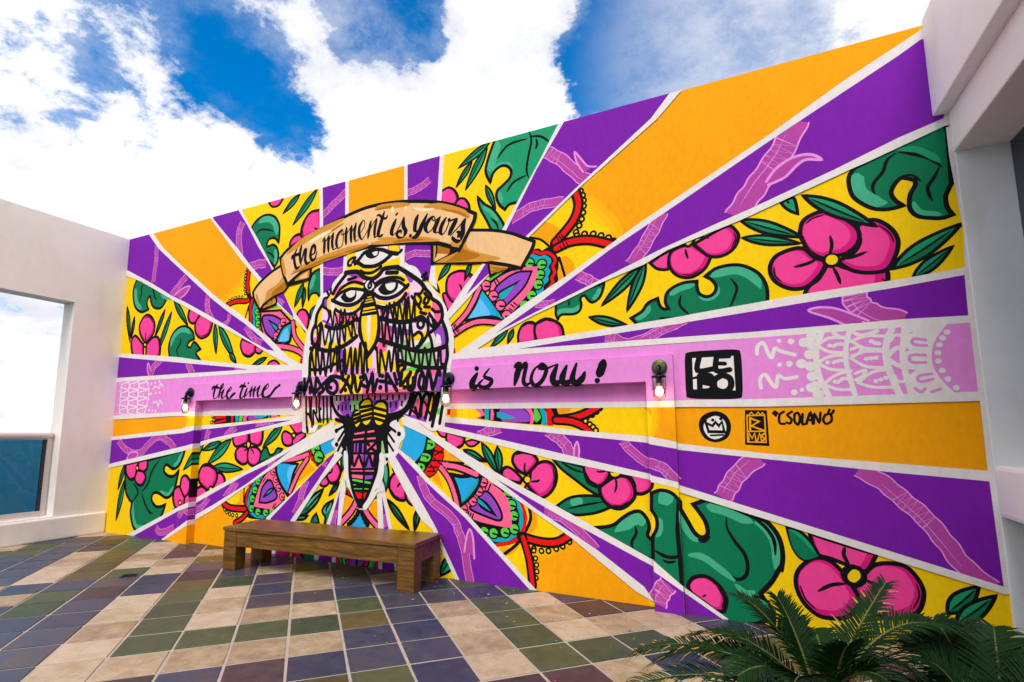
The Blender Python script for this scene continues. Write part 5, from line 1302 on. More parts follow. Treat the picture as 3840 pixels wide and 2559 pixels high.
p('M','line','W',30,[152,2220,164,2286,207,2311,241,2214,265,2185,292,2258,331,2232,432,2194])
p('M','line','W',29,[167,1927,164,2003,205,2039,242,1972,278,1932,302,2025,348,1997,435,2009])
m('painted_lace')
p('M','line','W',22,[-9072,2388,-9057,1855])
p('M','line','W',22,[-8853,2387,-8844,1852])
p('M','line','W',22,[-8602,2376,-8585,1848])
p('M','line','W',21,[-8404,2376,-8328,2227,-8333,2056,-8389,1853])
p('M','line','W',22,[-8874,2371,-9041,2339,-9055,2311,-9026,2279,-8855,2246])
p('M','dots','W',27,[-8944,2310])
p('M','line','W',22,[-8865,2232,-9035,2200,-9049,2172,-9020,2140,-8847,2109])
p('M','dots','W',26,[-8937,2171])
p('M','line','W',22,[-8857,2095,-9029,2061,-9043,2033,-9014,2002,-8839,1972])
p('M','dots','W',26,[-8930,2034])
p('M','line','W',22,[-8848,1958,-9023,1923,-9037,1895,-9008,1865,-8830,1836])
p('M','dots','W',26,[-8923,1897])
p('M','line','W',22,[-8629,2363,-8821,2333,-8835,2305,-8807,2274,-8612,2241])
p('M','dots','W',26,[-8712,2304])
p('M','line','W',22,[-8621,2227,-8816,2196,-8829,2168,-8802,2137,-8604,2105])
p('M','dots','W',26,[-8706,2167])
p('M','line','W',22,[-8613,2091,-8811,2059,-8824,2031,-8796,2001,-8596,1970])
p('M','dots','W',26,[-8699,2031])
p('M','line','W',22,[-8606,1956,-8805,1922,-8819,1895,-8791,1865,-8589,1836])
p('M','dots','W',26,[-8693,1896])
p('M','line','W',22,[-8379,2358,-8572,2328,-8586,2301,-8559,2270,-8363,2237])
p('M','dots','W',26,[-8464,2299])
p('M','line','W',21,[-8372,2223,-8568,2192,-8581,2165,-8554,2135,-8356,2103])
p('M','dots','W',26,[-8458,2164])
p('M','line','W',21,[-8365,2089,-8563,2057,-8576,2030,-8549,2000,-8349,1969])
p('M','dots','W',26,[-8452,2030])
p('M','line','W',21,[-8358,1956,-8558,1923,-8571,1895,-8545,1866,-8342,1837])
p('M','dots','W',25,[-8446,1896])
p('M','dots','W',26,[-9118,2354,-9098,2237,-9097,2113,-9109,1998,-9132,1874,-8359,2331,-8314,2243,-8297,2157,-8302,2072,-8321,1970])
p('M','dots','W',42,[-8277,2319,-8177,2330,-8076,2349,-8256,2163,-8145,2169,-8048,2172,-8277,1905,-8191,1900,-8108,1888])
p('M','line','W',21,[-8225,2236,-8147,2271,-8061,2234,-8045,2314,-7968,2264])
p('M','line','W',21,[-8195,2015,-8116,2033,-8053,1964,-8032,2051,-7961,1995])
m('painted_owl')
p('M','poly','W',0,[-4645,3372,-4638,3462,-4518,3563,-4408,3611,-4418,3838,-4243,3882,-3534,3793,-3528,3563,-3371,3506,-3293,3412,-3253,3316,-3159,3254,-3047,3119,-2946,2980,-2908,2834,-2845,2656,-2835,2501,-2852,2394,-2894,2267,-2925,1827,-2993,1618,-3116,1573,-3280,1666,-3486,1746,-4589,1745,-4774,1663,-4848,1561,-5008,1553,-5056,1570,-5106,2407,-5076,2711,-5006,2931,-4957,3108,-4850,3315,-4782,3344],[0,3,4,5,6,7,18,23,24,28,29,34])
p('F','poly','W',0,[-4599,3354,-4592,3443,-4473,3543,-4364,3590,-4374,3815,-4201,3859,-3498,3771,-3493,3542,-3338,3486,-3260,3393,-3221,3298,-3127,3237,-3016,3103,-2916,2965,-2879,2821,-2817,2645,-2807,2491,-2823,2386,-2865,2259,-2896,1825,-2963,1617,-3085,1573,-3247,1665,-3451,1744,-4543,1744,-4726,1662,-4799,1561,-4958,1553,-5005,1570,-5055,2398,-5026,2699,-4956,2917,-4907,3093,-4802,3298,-4734,3326],[0,3,4,5,6,7,18,23,24,28,29,34])
p('R','poly','W',0,[-4710,3398,-4703,3489,-4581,3592,-4470,3640,-4480,3870,-4303,3915,-3583,3824,-3578,3591,-3419,3533,-3339,3438,-3299,3340,-3203,3278,-3089,3141,-2987,3000,-2949,2852,-2885,2671,-2875,2514,-2892,2406,-2935,2277,-2966,1831,-3035,1619,-3159,1574,-3326,1667,-3535,1748,-4653,1748,-4841,1664,-4916,1561,-5078,1553,-5127,1570,-5178,2419,-5147,2727,-5076,2951,-5026,3130,-4918,3340,-4849,3369],[0,3,4,5,6,7,18,23,24,28,29,34])
p('R','poly','W',0,[-4652,1740,-4494,1670,-4591,1628,-4632,1544,-4574,1493,-4626,1417,-4546,1359,-4583,1332,-4397,1310,-4399,1104,-4348,911,-4259,786,-4160,644,-4059,646,-3915,835,-3798,872,-3830,1121,-3635,1314,-3599,1393,-3585,1433,-3520,1504,-3531,1583,-3590,1630,-3611,1702],[0,7,8,9,10,12,13,15,17,23])
p('M','poly','pv',0,[-4407,3575,-4515,3491,-4610,3350,-4710,3290,-4787,3226,-4885,3092,-4908,2967,-4954,2854,-4940,2709,-4885,2651,-4973,2560,-4971,2275,-5073,2254,-5060,2032,-5023,1996,-4991,1656,-4763,1663,-4588,1737,-4456,1710,-3487,1761,-3135,1649,-3048,1792,-3006,2012,-2971,2026,-2929,2261,-2922,2360,-2924,2585,-2970,2761,-3000,2986,-3120,3128,-3224,3238,-3311,3340,-3506,3458,-3627,3534,-3830,3564,-4013,3451,-4231,3564],[0,9,11,12,13,14,18,19,22,23,33,34,36])
p('F','poly','pv',0,[-4363,3555,-4470,3471,-4564,3332,-4663,3272,-4739,3210,-4836,3076,-4859,2953,-4905,2841,-4891,2698,-4836,2640,-4923,2550,-4921,2268,-5022,2247,-5009,2027,-4972,1991,-4941,1655,-4715,1662,-4542,1735,-4411,1709,-3452,1759,-3103,1648,-3017,1790,-2976,2007,-2941,2021,-2900,2254,-2892,2352,-2895,2574,-2940,2749,-2970,2971,-3089,3112,-3192,3221,-3278,3322,-3471,3439,-3591,3515,-3792,3544,-3973,3432,-4189,3544],[0,9,11,12,13,14,18,19,22,23,33,34,36])
p('R','poly','pv',0,[-4469,3603,-4578,3518,-4674,3375,-4776,3314,-4854,3250,-4953,3113,-4976,2987,-5024,2872,-5009,2725,-4953,2667,-5043,2574,-5040,2286,-5144,2264,-5131,2039,-5093,2002,-5061,1657,-4829,1664,-4652,1740,-4518,1712,-3535,1764,-3179,1651,-3090,1796,-3048,2018,-3013,2032,-2970,2271,-2962,2372,-2965,2599,-3012,2778,-3042,3006,-3164,3150,-3269,3262,-3357,3365,-3555,3485,-3678,3562,-3884,3592,-4070,3477,-4290,3592],[0,9,11,12,13,14,18,19,22,23,33,34,36])
p('M','poly','Y',0,[-4418,3838,-4242,3851,-4344,3665,-4192,3678,-4125,3606,-3812,3630,-3590,3665,-3588,3571,-3809,3561,-3830,3572,-4013,3451,-4231,3568,-4407,3584],[0,1,6,7,12])
p('M','poly','Y',0,[-3756,3834,-3609,3805,-3611,3703,-3774,3754],'A')
p('M','line','p2',21,[-4221,3861,-4027,3847,-3795,3766,-3766,3822])
p('M','line','p2',20,[-3613,3797,-3592,3743,-3611,3720])
p('M','poly','W',0,[-4282,3763,-4242,3837,-4028,3865,-4048,3833,-4195,3749,-4322,3661],[0,2,3,4,5])
p('M','poly','u2',0,[-4778,3280,-4710,3299,-4715,3155,-4786,3199],[0,1])
p('M','poly','Y',0,[-4709,3281,-4621,3342,-4590,3159,-4563,3068,-4653,3068,-4715,3173],[0,1,3])
p('M','poly','W',0,[-4662,3257,-4618,3288,-4576,3104,-4655,3113],[0,1,2])
p('M','poly','p2',0,[-4609,3323,-4533,3403,-4423,3425,-4507,3329,-4594,3249],[0,2])
p('M','poly','u2',0,[-4406,3548,-4252,3545,-4142,3476,-4227,3470],[0,2])
p('M','poly','p2',0,[-4337,3485,-4142,3476,-4150,3425,-4270,3441,-4401,3440],[0,1,3])
p('M','poly','Y',0,[-4583,3266,-4444,3410,-4269,3423,-4127,3370,-4136,3336,-4288,3355,-4484,3308],[0,3])
p('M','poly','W',0,[-4485,3326,-4289,3390,-4267,3379,-4440,3320],[0,1])
p('M','poly','Y',0,[-4602,3179,-4431,3120,-4268,3120,-4141,3180,-4212,3083,-4342,3071,-4520,3107],[0,3])
p('M','poly','W',0,[-4578,3158,-4475,3103,-4320,3073,-4255,3084,-4319,3042,-4473,3067],[0,3])
p('M','poly','Y',0,[-4885,3092,-4785,3181,-4799,3002,-4725,2906,-4815,2860,-4900,2940],[0,3])
p('M','poly','u2',0,[-4798,2984,-4727,2941,-4690,2885,-4554,2881,-4647,2943,-4764,2999],[0,3])
p('M','poly','p2',0,[-4562,3059,-4472,3041,-4211,3049,-4218,2963,-4423,2922,-4567,2909],[0,2])
p('M','poly','O',0,[-4512,2948,-4381,2961,-4422,2895,-4554,2890],[0,1])
p('M','poly','p2',0,[-4926,2771,-4811,2797,-4827,2665,-4910,2689],[0,2])
p('M','poly','Y',0,[-4919,2851,-4804,2877,-4746,2641,-4630,2598,-4454,2628,-4220,2739,-4217,2928,-4421,2878,-4369,2700,-4635,2703,-4869,2793],[0,1,5,6])
p('M','poly','W',0,[-4756,2837,-4552,2846,-4569,2716,-4750,2730],[0,1])
p('M','poly','Y',0,[-4314,2929,-4250,2949,-4263,2734,-4369,2700],[0,1])
p('M','poly','u2',0,[-4240,2965,-4208,2979,-4222,2791],'A')
p('M','poly','u2',0,[-3866,3046,-3645,3073,-3652,2973,-3854,2994],[0,1])
p('M','poly','p2',0,[-3864,3004,-3742,2991,-3751,2933,-3852,2944],[0,1])
p('M','poly','Y',0,[-3694,3062,-3519,3142,-3420,3073,-3349,2877,-3493,2867,-3690,2911],[0,3])
p('M','poly','p2',0,[-3500,3173,-3443,3216,-3429,3033,-3518,3134],[0,1,2])
p('M','poly','u2',0,[-3577,3107,-3519,3142,-3536,3044],'A')
p('M','poly','Y',0,[-3355,3139,-3261,3226,-3120,3112,-3136,2936,-3228,2914,-3349,2877],[0,5])
p('M','poly','p2',0,[-3129,3096,-3045,3023,-3007,2859,-3061,2793,-3118,2958],[0,2])
p('M','poly','O',0,[-3229,2962,-3137,3017,-3154,2914,-3302,2889],[0,1])
p('M','poly','p2',0,[-3850,2868,-3687,2811,-3673,2644,-3844,2675],[0,2])
p('M','poly','u2',0,[-3789,2862,-3434,2820,-3450,2683,-3665,2726],[0,2])
p('M','poly','W',0,[-3739,2891,-3435,2853,-3452,2757,-3728,2831],[0,1,2])
p('M','poly','Y',0,[-3489,2678,-3243,2706,-3170,2779,-3150,2682,-3204,2607,-3429,2593],[0,2])
p('M','poly','W',0,[-3430,2609,-3205,2623,-3114,2679,-3112,2537,-3391,2574],[0,2])
p('M','poly','lg',0,[-3546,2651,-3449,2610,-3427,2512,-3563,2570],[0,2])
p('M','poly','lg',0,[-3305,2535,-3113,2600,-3111,2489,-3295,2495],[0,1])
p('M','poly','u2',0,[-3114,2711,-3006,2764,-2942,2664,-2950,2525,-3031,2562],[0,3])
p('M','poly','W',0,[-3059,2674,-3014,2647,-2995,2551,-3067,2565],[0,1,2])
p('M','poly','p2',0,[-3873,2635,-3741,2600,-3779,2520,-3920,2524],[0,2])
p('M','poly','u2',0,[-3506,3433,-3388,3375,-3416,3312,-3504,3357],[0,2])
p('M','poly','Y',0,[-3948,3381,-3725,3454,-3525,3427,-3434,3265,-3471,3203,-3523,3326,-3744,3414],[0,4])
p('M','poly','W',0,[-3888,3442,-3707,3520,-3576,3485,-3525,3435,-3807,3466],[0,1,2,3])
p('M','poly','Y',0,[-3952,3175,-3797,3123,-3597,3151,-3472,3253,-3528,3135,-3665,3092,-3816,3092,-3919,3120],[0,3])
p('M','poly','W',0,[-3919,3112,-3745,3084,-3596,3109,-3500,3190,-3547,3095,-3744,3059],[0,3])
p('M','poly','Y',0,[-4963,2586,-4873,2660,-4846,2366,-4945,2274],'A')
p('F','poly','Y',0,[-4913,2576,-4825,2649,-4797,2358,-4896,2267],'A')
p('M','poly','Y',0,[-4585,2595,-4476,2630,-4508,2373,-4643,2398],[0,1,2])
p('M','poly','u2',0,[-4475,2613,-4406,2539,-4438,2284,-4507,2347],[0,2])
p('M','poly','Y',0,[-4365,2605,-4109,2586,-4078,2324,-4374,2297],[0,1,2])
p('M','poly','V',0,[-4442,2361,-4078,2324,-4096,2250,-4459,2268],'A')
p('F','poly','V',0,[-4397,2353,-4037,2316,-4055,2243,-4415,2261],'A')
p('M','poly','p2',0,[-4551,2341,-4497,2373,-4503,2270,-4570,2273],'A')
p('F','poly','p2',0,[-4505,2333,-4452,2364,-4458,2263,-4524,2266],'A')
p('M','poly','Y',0,[-4045,2556,-3970,2484,-3975,2326,-4099,2325],'A')
p('M','poly','p2',0,[-3901,2546,-3761,2577,-3769,2528,-3887,2421],'A')
p('M','poly','Y',0,[-3889,2487,-3749,2527,-3722,2272,-3912,2265],'A')
p('F','poly','Y',0,[-3850,2478,-3712,2517,-3685,2265,-3873,2258],'A')
p('M','poly','V',0,[-4047,2330,-3914,2323,-3932,2258,-4076,2257],'A')
p('F','poly','V',0,[-4007,2323,-3875,2315,-3893,2251,-4035,2250],'A')
p('M','poly','W',0,[-3741,2576,-3651,2569,-3677,2424,-3737,2444],'A')
p('M','poly','Y',0,[-3706,2393,-3501,2364,-3442,2313,-3614,2266,-3703,2295],[0,2,3,4])
p('F','poly','Y',0,[-3669,2385,-3466,2356,-3408,2305,-3578,2259,-3666,2288],[0,2,3,4])
p('M','poly','lg',0,[-3533,2512,-3351,2467,-3110,2450,-3090,2293,-3292,2320,-3511,2381],[0,2,3])
p('M','poly','li',0,[-3479,2275,-3423,2304,-3273,2280,-3300,2250],[0,2,3])
p('F','poly','li',0,[-3445,2268,-3389,2296,-3240,2272,-3267,2243],[0,2,3])
p('M','poly','li',0,[-3582,2523,-3505,2542,-3513,2470],'A')
p('M','poly','u2',0,[-3082,2370,-3019,2382,-3028,2313,-3072,2315],[0,2])
p('M','poly','V',0,[-3003,2474,-2932,2485,-2939,2300,-2992,2318],'A')
p('M','poly','V',0,[-5074,2263,-4437,2262,-3595,2265,-2965,2267,-2971,2026,-3380,2025,-4427,2033,-5060,2032],'A')
p('F','poly','V',0,[-5023,2256,-4393,2255,-3559,2258,-2935,2259,-2941,2021,-3346,2020,-4383,2028,-5009,2027],'A')
p('R','poly','V',0,[-5145,2273,-4500,2272,-3645,2275,-3006,2277,-3013,2032,-3427,2032,-4489,2040,-5131,2039],'A')
p('M','poly','Y',0,[-4459,2259,-4076,2261,-4113,2134,-4109,2026,-4427,2030,-4465,2149],[0,1,3,4])
p('F','poly','Y',0,[-4414,2252,-4035,2254,-4072,2128,-4068,2021,-4383,2026,-4420,2143],[0,1,3,4])
p('R','poly','Y',0,[-4522,2269,-4133,2271,-4170,2142,-4166,2033,-4489,2037,-4527,2157],[0,1,3,4])
p('M','poly','Y',0,[-3585,2263,-3328,2267,-3344,2102,-3417,2030,-3589,2032,-3572,2144],[0,1,3,4])
p('F','poly','Y',0,[-3549,2256,-3295,2260,-3310,2097,-3383,2025,-3553,2028,-3536,2138],[0,1,3,4])
p('R','poly','Y',0,[-3635,2273,-3375,2277,-3391,2110,-3465,2037,-3639,2039,-3622,2152],[0,1,3,4])
p('F','poly','p2',0,[-4060,2095,-3826,2054,-3440,2063,-3383,2023,-4068,2021],[0,2,3,4])
p('R','poly','p2',0,[-4159,2108,-3919,2066,-3523,2075,-3465,2035,-4166,2033],[0,2,3,4])
p('M','poly','p2',0,[-3135,2264,-3054,2268,-3080,2192,-3125,2202],[0,1,2])
p('F','poly','p2',0,[-3104,2257,-3023,2260,-3049,2185,-3094,2195],[0,1,2])
p('M','poly','u2',0,[-3052,2136,-2965,2267,-2971,2026,-3078,2028],'A')
p('F','poly','u2',0,[-3022,2130,-2935,2259,-2941,2021,-3047,2023],'A')
p('R','poly','u2',0,[-3095,2144,-3006,2277,-3013,2032,-3121,2035],'A')
p('F','poly','p2',0,[-4472,2077,-4386,2091,-4383,2032,-4470,2035],'A')
p('F','poly','V',0,[-4986,2022,-4534,2016,-4516,1860,-4965,1870],'A')
p('R','poly','V',0,[-5107,2034,-4644,2028,-4625,1868,-5086,1878],'A')
p('F','poly','p2',0,[-4801,2003,-4722,2001,-4733,1789,-4805,1867],[0,1,2])
p('R','poly','p2',0,[-4917,2014,-4836,2012,-4848,1794,-4921,1874],[0,1,2])
p('R','poly','W',0,[-5086,1878,-4636,1868,-4632,1782,-5080,1789],'A')
p('R','poly','lg',0,[-5094,1825,-5012,1823,-5010,1797,-5093,1798],'A')
p('R','poly','gn',0,[-4822,1733,-4675,1744,-4684,1697,-4820,1699],'A')
p('R','poly','Y',0,[-5028,1705,-4707,1710,-4727,1655,-5037,1657],'A')
p('R','poly','gn',0,[-4863,1652,-4783,1651,-4860,1595],'A')
p('F','poly','V',0,[-4512,2016,-3355,2017,-3435,1852,-3623,1778,-4222,1743,-4415,1791],[0,1,4])
p('R','poly','V',0,[-4622,2027,-3436,2028,-3518,1859,-3711,1783,-4325,1748,-4522,1797],[0,1,4])
p('F','poly','W',0,[-4512,2011,-4414,2012,-4440,1875,-4371,1774],'A')
p('R','poly','W',0,[-4621,2022,-4521,2024,-4548,1883,-4477,1780],'A')
p('R','poly','u2',0,[-4548,1892,-4334,1979,-4303,1748,-4455,1771],[0,2])
p('R','poly','lg',0,[-4354,1946,-4165,1991,-4189,1808,-4338,1819],'A')
p('R','poly','u2',0,[-4038,1937,-3765,1962,-3833,1907,-4015,1879],[0,1])
p('F','poly','p2',0,[-4068,2021,-3355,2017,-3364,1990,-4025,1963],'A')
p('R','poly','p2',0,[-4166,2033,-3436,2028,-3445,2000,-4122,1973],'A')
p('R','poly','u2',0,[-3764,1914,-3617,1942,-3634,1830,-3740,1784],[0,1,3])
p('R','poly','W',0,[-3615,1846,-3464,1969,-3481,1906,-3595,1821],[0,1,3])
p('R','poly','p2',0,[-3425,1928,-3331,1949,-3336,1730,-3421,1755],'A')
p('R','poly','p2',0,[-3293,1932,-3201,1938,-3234,1713,-3308,1714],'A')
p('R','poly','Y',0,[-3193,2000,-3057,2003,-3091,1834,-3189,1720],[0,1,3])
p('F','poly','W',0,[-3309,2011,-3073,2014,-3091,1988,-3298,1941],'A')
p('R','poly','W',0,[-3389,2022,-3148,2026,-3166,1999,-3378,1951],'A')
p('R','poly','li',0,[-3082,1818,-3046,1833,-3054,1757,-3090,1757],'A')
p('R','poly','u2',0,[-3545,1772,-3216,1736,-3234,1670,-3516,1748],'A')
p('M','line','k',61,[-4429,3578,-4242,3565,-4142,3485,-4045,3446,-3971,3445,-3890,3486,-3819,3545,-3617,3537],[0,7])
p('M','line','k',58,[-3819,3549,-3627,3530,-3506,3462,-3378,3374,-3281,3295,-3228,3222])
p('M','line','k',53,[-4396,3578,-4492,3488,-4578,3400,-4620,3329])
p('M','line','k',53,[-4787,3213,-4879,3091,-4899,2958])
p('M','line','k',53,[-4901,2953,-4952,2854,-4945,2727,-4872,2642])
p('M','line','k',47,[-3228,3222,-3157,3148,-3129,3088,-3045,3031,-2999,2954,-2993,2842,-3060,2753,-3141,2697])
p('M','line','k',46,[-2993,2818,-2943,2703,-2922,2585,-2941,2508])
p('M','line','k',53,[-4920,2663,-4966,2533,-4966,2275])
p('F','line','k',52,[-4871,2652,-4916,2523,-4916,2268])
p('M','line','k',45,[-2923,2515,-2918,2399,-2947,2269,-2971,2026])
p('F','line','k',45,[-2894,2505,-2888,2390,-2918,2262,-2941,2021])
p('R','line','k',46,[-2964,2529,-2958,2410,-2988,2280,-3013,2032])
p('M','line','k',39,[-4710,3290,-4778,3271,-4785,3181,-4701,3118,-4674,3025,-4705,2957])
p('M','line','k',39,[-4344,3665,-4389,3671,-4389,3721,-4337,3753,-4277,3753,-4324,3697])
p('M','line','k',39,[-4725,3364,-4690,3313])
p('M','line','k',39,[-4669,3393,-4657,3336])
p('M','line','k',40,[-3269,3371,-3217,3408])
p('M','line','k',40,[-3249,3330,-3205,3349])
p('M','line','k',41,[-3601,3717,-3570,3741])
p('M','line','k',57,[-4279,3677,-4205,3729,-4132,3793,-4015,3812,-3868,3791,-3753,3741,-3631,3706])
p('M','line','k',42,[-4188,3571,-4122,3534,-4016,3522,-3923,3549,-3870,3582])
p('M','line','k',43,[-4589,3258,-4509,3364,-4400,3422,-4280,3438,-4128,3387])
p('M','line','k',41,[-3938,3380,-3856,3411,-3724,3422,-3604,3402,-3529,3362])
p('M','poly','W',0,[-4204,3702,-4131,3784,-3983,3803,-3836,3773,-3727,3721,-3833,3646,-3967,3616,-4126,3633],[0,4])
p('M','poly','k',0,[-4126,3792,-4015,3810,-3899,3787,-3918,3733,-3980,3703,-4054,3710,-4109,3750],[0,2])
p('M','poly','W',0,[-4014,3779,-3925,3794,-3934,3744,-3981,3736],[0,1])
p('M','line','k',43,[-4205,3729,-4132,3793,-4015,3812,-3868,3791,-3722,3716])
p('M','line','k',52,[-4269,3698,-4191,3656,-4125,3619,-3966,3602,-3832,3642,-3717,3711])
p('M','poly','W',0,[-4588,3244,-4441,3329,-4277,3353,-4119,3290,-4154,3225,-4259,3176,-4434,3176],[0,3])
p('M','poly','k',0,[-4499,3265,-4419,3331,-4244,3332,-4245,3235,-4313,3182,-4424,3194],[0,2])
p('M','poly','W',0,[-4412,3313,-4342,3333,-4257,3331,-4271,3265,-4336,3241,-4394,3269],[0,2])
p('M','line','k',43,[-4611,3247,-4485,3326,-4332,3356,-4119,3312])
p('M','line','k',52,[-4633,3243,-4478,3172,-4323,3146,-4195,3181,-4117,3251])
p('M','poly','W',0,[-3971,3268,-3906,3341,-3783,3362,-3632,3350,-3507,3291,-3570,3248,-3678,3209,-3819,3201,-3922,3221],[0,4])
p('M','poly','k',0,[-3909,3299,-3854,3352,-3773,3363,-3607,3341,-3620,3267,-3689,3219,-3799,3210,-3872,3247],[0,3])
p('M','poly','W',0,[-3798,3349,-3702,3349,-3644,3343,-3660,3283,-3720,3257,-3779,3291],[0,2])
p('M','line','k',41,[-3962,3327,-3855,3376,-3723,3382,-3602,3353,-3478,3266])
p('M','line','k',50,[-3970,3250,-3880,3191,-3747,3167,-3599,3200,-3464,3297])
p('M','line','k',42,[-4576,3118,-4473,3058,-4318,3032,-4191,3081,-4140,3154])
p('M','line','k',43,[-4381,3482,-4259,3496])
p('M','line','k',54,[-3918,3082,-3794,3051,-3645,3073,-3548,3129,-3495,3189])
p('M','line','k',55,[-3782,3488,-3625,3470])
p('M','poly','k',0,[-4136,3336,-4118,3403,-4055,3443,-3970,3410,-3947,3347,-3976,3264,-3941,3157,-3884,2998,-3852,2784,-3893,2620,-4036,2438,-4120,2612,-4201,2798,-4178,3028,-4131,3179],[0,5,10])
p('M','poly','W',0,[-4108,3367,-4055,3426,-3966,3349,-4029,3298])
p('M','line','k',33,[-4028,3409,-4058,3361,-4041,3324,-4010,3355,-4028,3409])
p('M','poly','Y',0,[-4144,2980,-3915,2982,-3905,2831,-3935,2665,-4024,2538,-4102,2678,-4145,2853],[0,1,4])
p('M','poly','W',0,[-4062,2982,-4006,2983,-4007,2798,-4026,2605,-4064,2803],[0,1,3])
p('M','poly','Y',0,[-4063,3218,-4006,3223,-4002,3211,-4068,3206],'A')
p('M','poly','Y',0,[-4088,3187,-3992,3193,-3985,3179,-4093,3174],'A')
p('M','poly','Y',0,[-4100,3153,-3978,3165,-3972,3148,-4103,3141],'A')
p('M','poly','Y',0,[-4122,3082,-3954,3090,-3943,3063,-4128,3057],'A')
p('M','poly','Y',0,[-4134,3036,-3927,3040,-3922,3029,-4137,3017],'A')
p('M','line','k',27,[-4672,3100,-4655,3099,-4617,2931,-4600,2930,-4594,3078,-4578,3076,-4517,2903,-4500,2902,-4489,3079,-4474,3077,-4450,2941,-4435,2939,-4429,3079,-4412,3078,-4380,2916,-4363,2914,-4326,3034,-4309,3032,-4284,2961,-4269,2959,-4263,3038,-4248,3036,-4208,2934,-4191,2933])
p('M','line','k',52,[-4725,2914,-4621,2874,-4465,2871,-4313,2918,-4216,2963])
p('M','line','k',31,[-4893,2906,-4870,2904,-4835,2638,-4814,2636,-4800,2910,-4779,2908,-4737,2696,-4715,2694,-4672,2865,-4651,2863,-4627,2696,-4606,2694,-4568,2895,-4548,2893,-4507,2670,-4486,2668,-4482,2916,-4461,2914,-4417,2715,-4397,2713,-4394,2933,-4373,2931,-4308,2757,-4288,2755,-4295,2917,-4276,2916,-4229,2737,-4208,2736])
p('M','line','k',56,[-4944,2709,-4802,2617,-4630,2587,-4453,2620,-4304,2684,-4218,2739])
p('M','line','k',35,[-4977,2630,-4956,2628,-4885,2328,-4864,2326,-4875,2644,-4854,2642,-4797,2331,-4776,2330,-4770,2589,-4750,2587,-4706,2313,-4686,2312,-4649,2652,-4628,2650,-4618,2357,-4598,2356,-4551,2600,-4531,2599,-4511,2356,-4491,2355,-4476,2617,-4457,2616])
p('F','line','k',34,[-4927,2619,-4906,2618,-4836,2320,-4816,2319,-4826,2633,-4805,2631,-4749,2323,-4729,2322,-4723,2578,-4702,2577,-4659,2305,-4639,2304,-4602,2641,-4582,2639,-4572,2349,-4552,2348,-4505,2590,-4486,2588,-4466,2348,-4446,2347,-4432,2607,-4412,2605])
p('M','line','k',34,[-4522,2595,-4504,2594,-4431,2238,-4413,2237,-4407,2554,-4389,2552,-4377,2307,-4360,2306,-4313,2560,-4295,2559,-4276,2238,-4259,2237,-4238,2544,-4221,2543,-4198,2314,-4181,2313,-4162,2603,-4145,2602,-4108,2234,-4091,2233,-4081,2604,-4064,2602,-4039,2313,-4023,2312])
p('F','line','k',33,[-4477,2585,-4459,2584,-4387,2231,-4369,2231,-4363,2544,-4345,2542,-4334,2299,-4317,2299,-4270,2550,-4252,2549,-4233,2231,-4216,2230,-4196,2535,-4179,2533,-4156,2306,-4139,2305,-4120,2592,-4104,2591,-4067,2227,-4051,2226,-4040,2593,-4024,2592,-3999,2306,-3983,2305])
p('M','line','k',42,[-4950,2363,-4788,2352,-4620,2388,-4424,2454])
p('M','line','k',29,[-3855,3058,-3840,3056,-3830,2959,-3816,2958,-3779,3065,-3765,3063,-3762,2947,-3748,2946,-3736,3085,-3722,3084,-3680,2929,-3666,2927,-3667,3084,-3653,3082,-3621,2890,-3607,2888,-3596,3092,-3582,3090,-3539,2893,-3525,2892,-3505,3100,-3491,3098,-3486,2882,-3473,2880,-3464,3113,-3450,3112,-3419,2854,-3405,2852,-3375,3117,-3363,3115,-3359,2861,-3345,2860])
p('M','line','k',57,[-3862,2936,-3689,2876,-3492,2849,-3321,2865,-3217,2840])
p('M','line','k',33,[-3858,2906,-3841,2905,-3807,2621,-3790,2620,-3775,2907,-3758,2905,-3698,2619,-3681,2618,-3660,2867,-3643,2865,-3614,2591,-3597,2590,-3582,2832,-3565,2831,-3545,2611,-3528,2610,-3518,2814,-3501,2813,-3447,2530,-3431,2529,-3431,2818,-3415,2817,-3369,2530,-3353,2529])
p('M','line','k',56,[-3874,2669,-3682,2602,-3485,2539,-3295,2487,-3111,2485,-2941,2516])
p('M','line','k',32,[-3919,2553,-3901,2552,-3869,2256,-3851,2255,-3846,2508,-3828,2507,-3771,2307,-3753,2306,-3730,2493,-3712,2492,-3691,2307,-3674,2306,-3646,2557,-3628,2556,-3591,2250,-3574,2249,-3587,2545,-3570,2544])
p('F','line','k',32,[-3880,2543,-3862,2542,-3830,2249,-3813,2248,-3807,2499,-3789,2497,-3733,2299,-3715,2298,-3693,2483,-3675,2482,-3655,2300,-3637,2299,-3610,2547,-3592,2546,-3555,2243,-3538,2242,-3551,2535,-3534,2534])
p('M','line','k',31,[-3567,2510,-3544,2508,-3501,2315,-3479,2314,-3474,2537,-3452,2536,-3383,2355,-3362,2354,-3334,2524,-3313,2522,-3279,2305,-3257,2304,-3226,2496,-3204,2495,-3170,2326,-3148,2325,-3128,2503,-3107,2502,-3063,2288,-3042,2286,-3031,2489,-3010,2487,-2996,2319,-2974,2318])
p('F','line','k',31,[-3531,2500,-3509,2499,-3466,2308,-3445,2307,-3439,2527,-3417,2526,-3350,2347,-3328,2346,-3301,2514,-3279,2513,-3246,2298,-3225,2296,-3193,2487,-3172,2485,-3138,2319,-3116,2317,-3096,2494,-3076,2492,-3032,2280,-3011,2279,-3000,2479,-2980,2478,-2966,2312,-2944,2310])
p('M','line','k',46,[-3608,2411,-3481,2362,-3292,2304,-3108,2282,-2943,2275])
p('F','line','k',46,[-3572,2403,-3447,2353,-3259,2297,-3077,2275,-2913,2268])
p('M','line','k',39,[-3595,2265,-3558,2336,-3480,2323,-3537,2262])
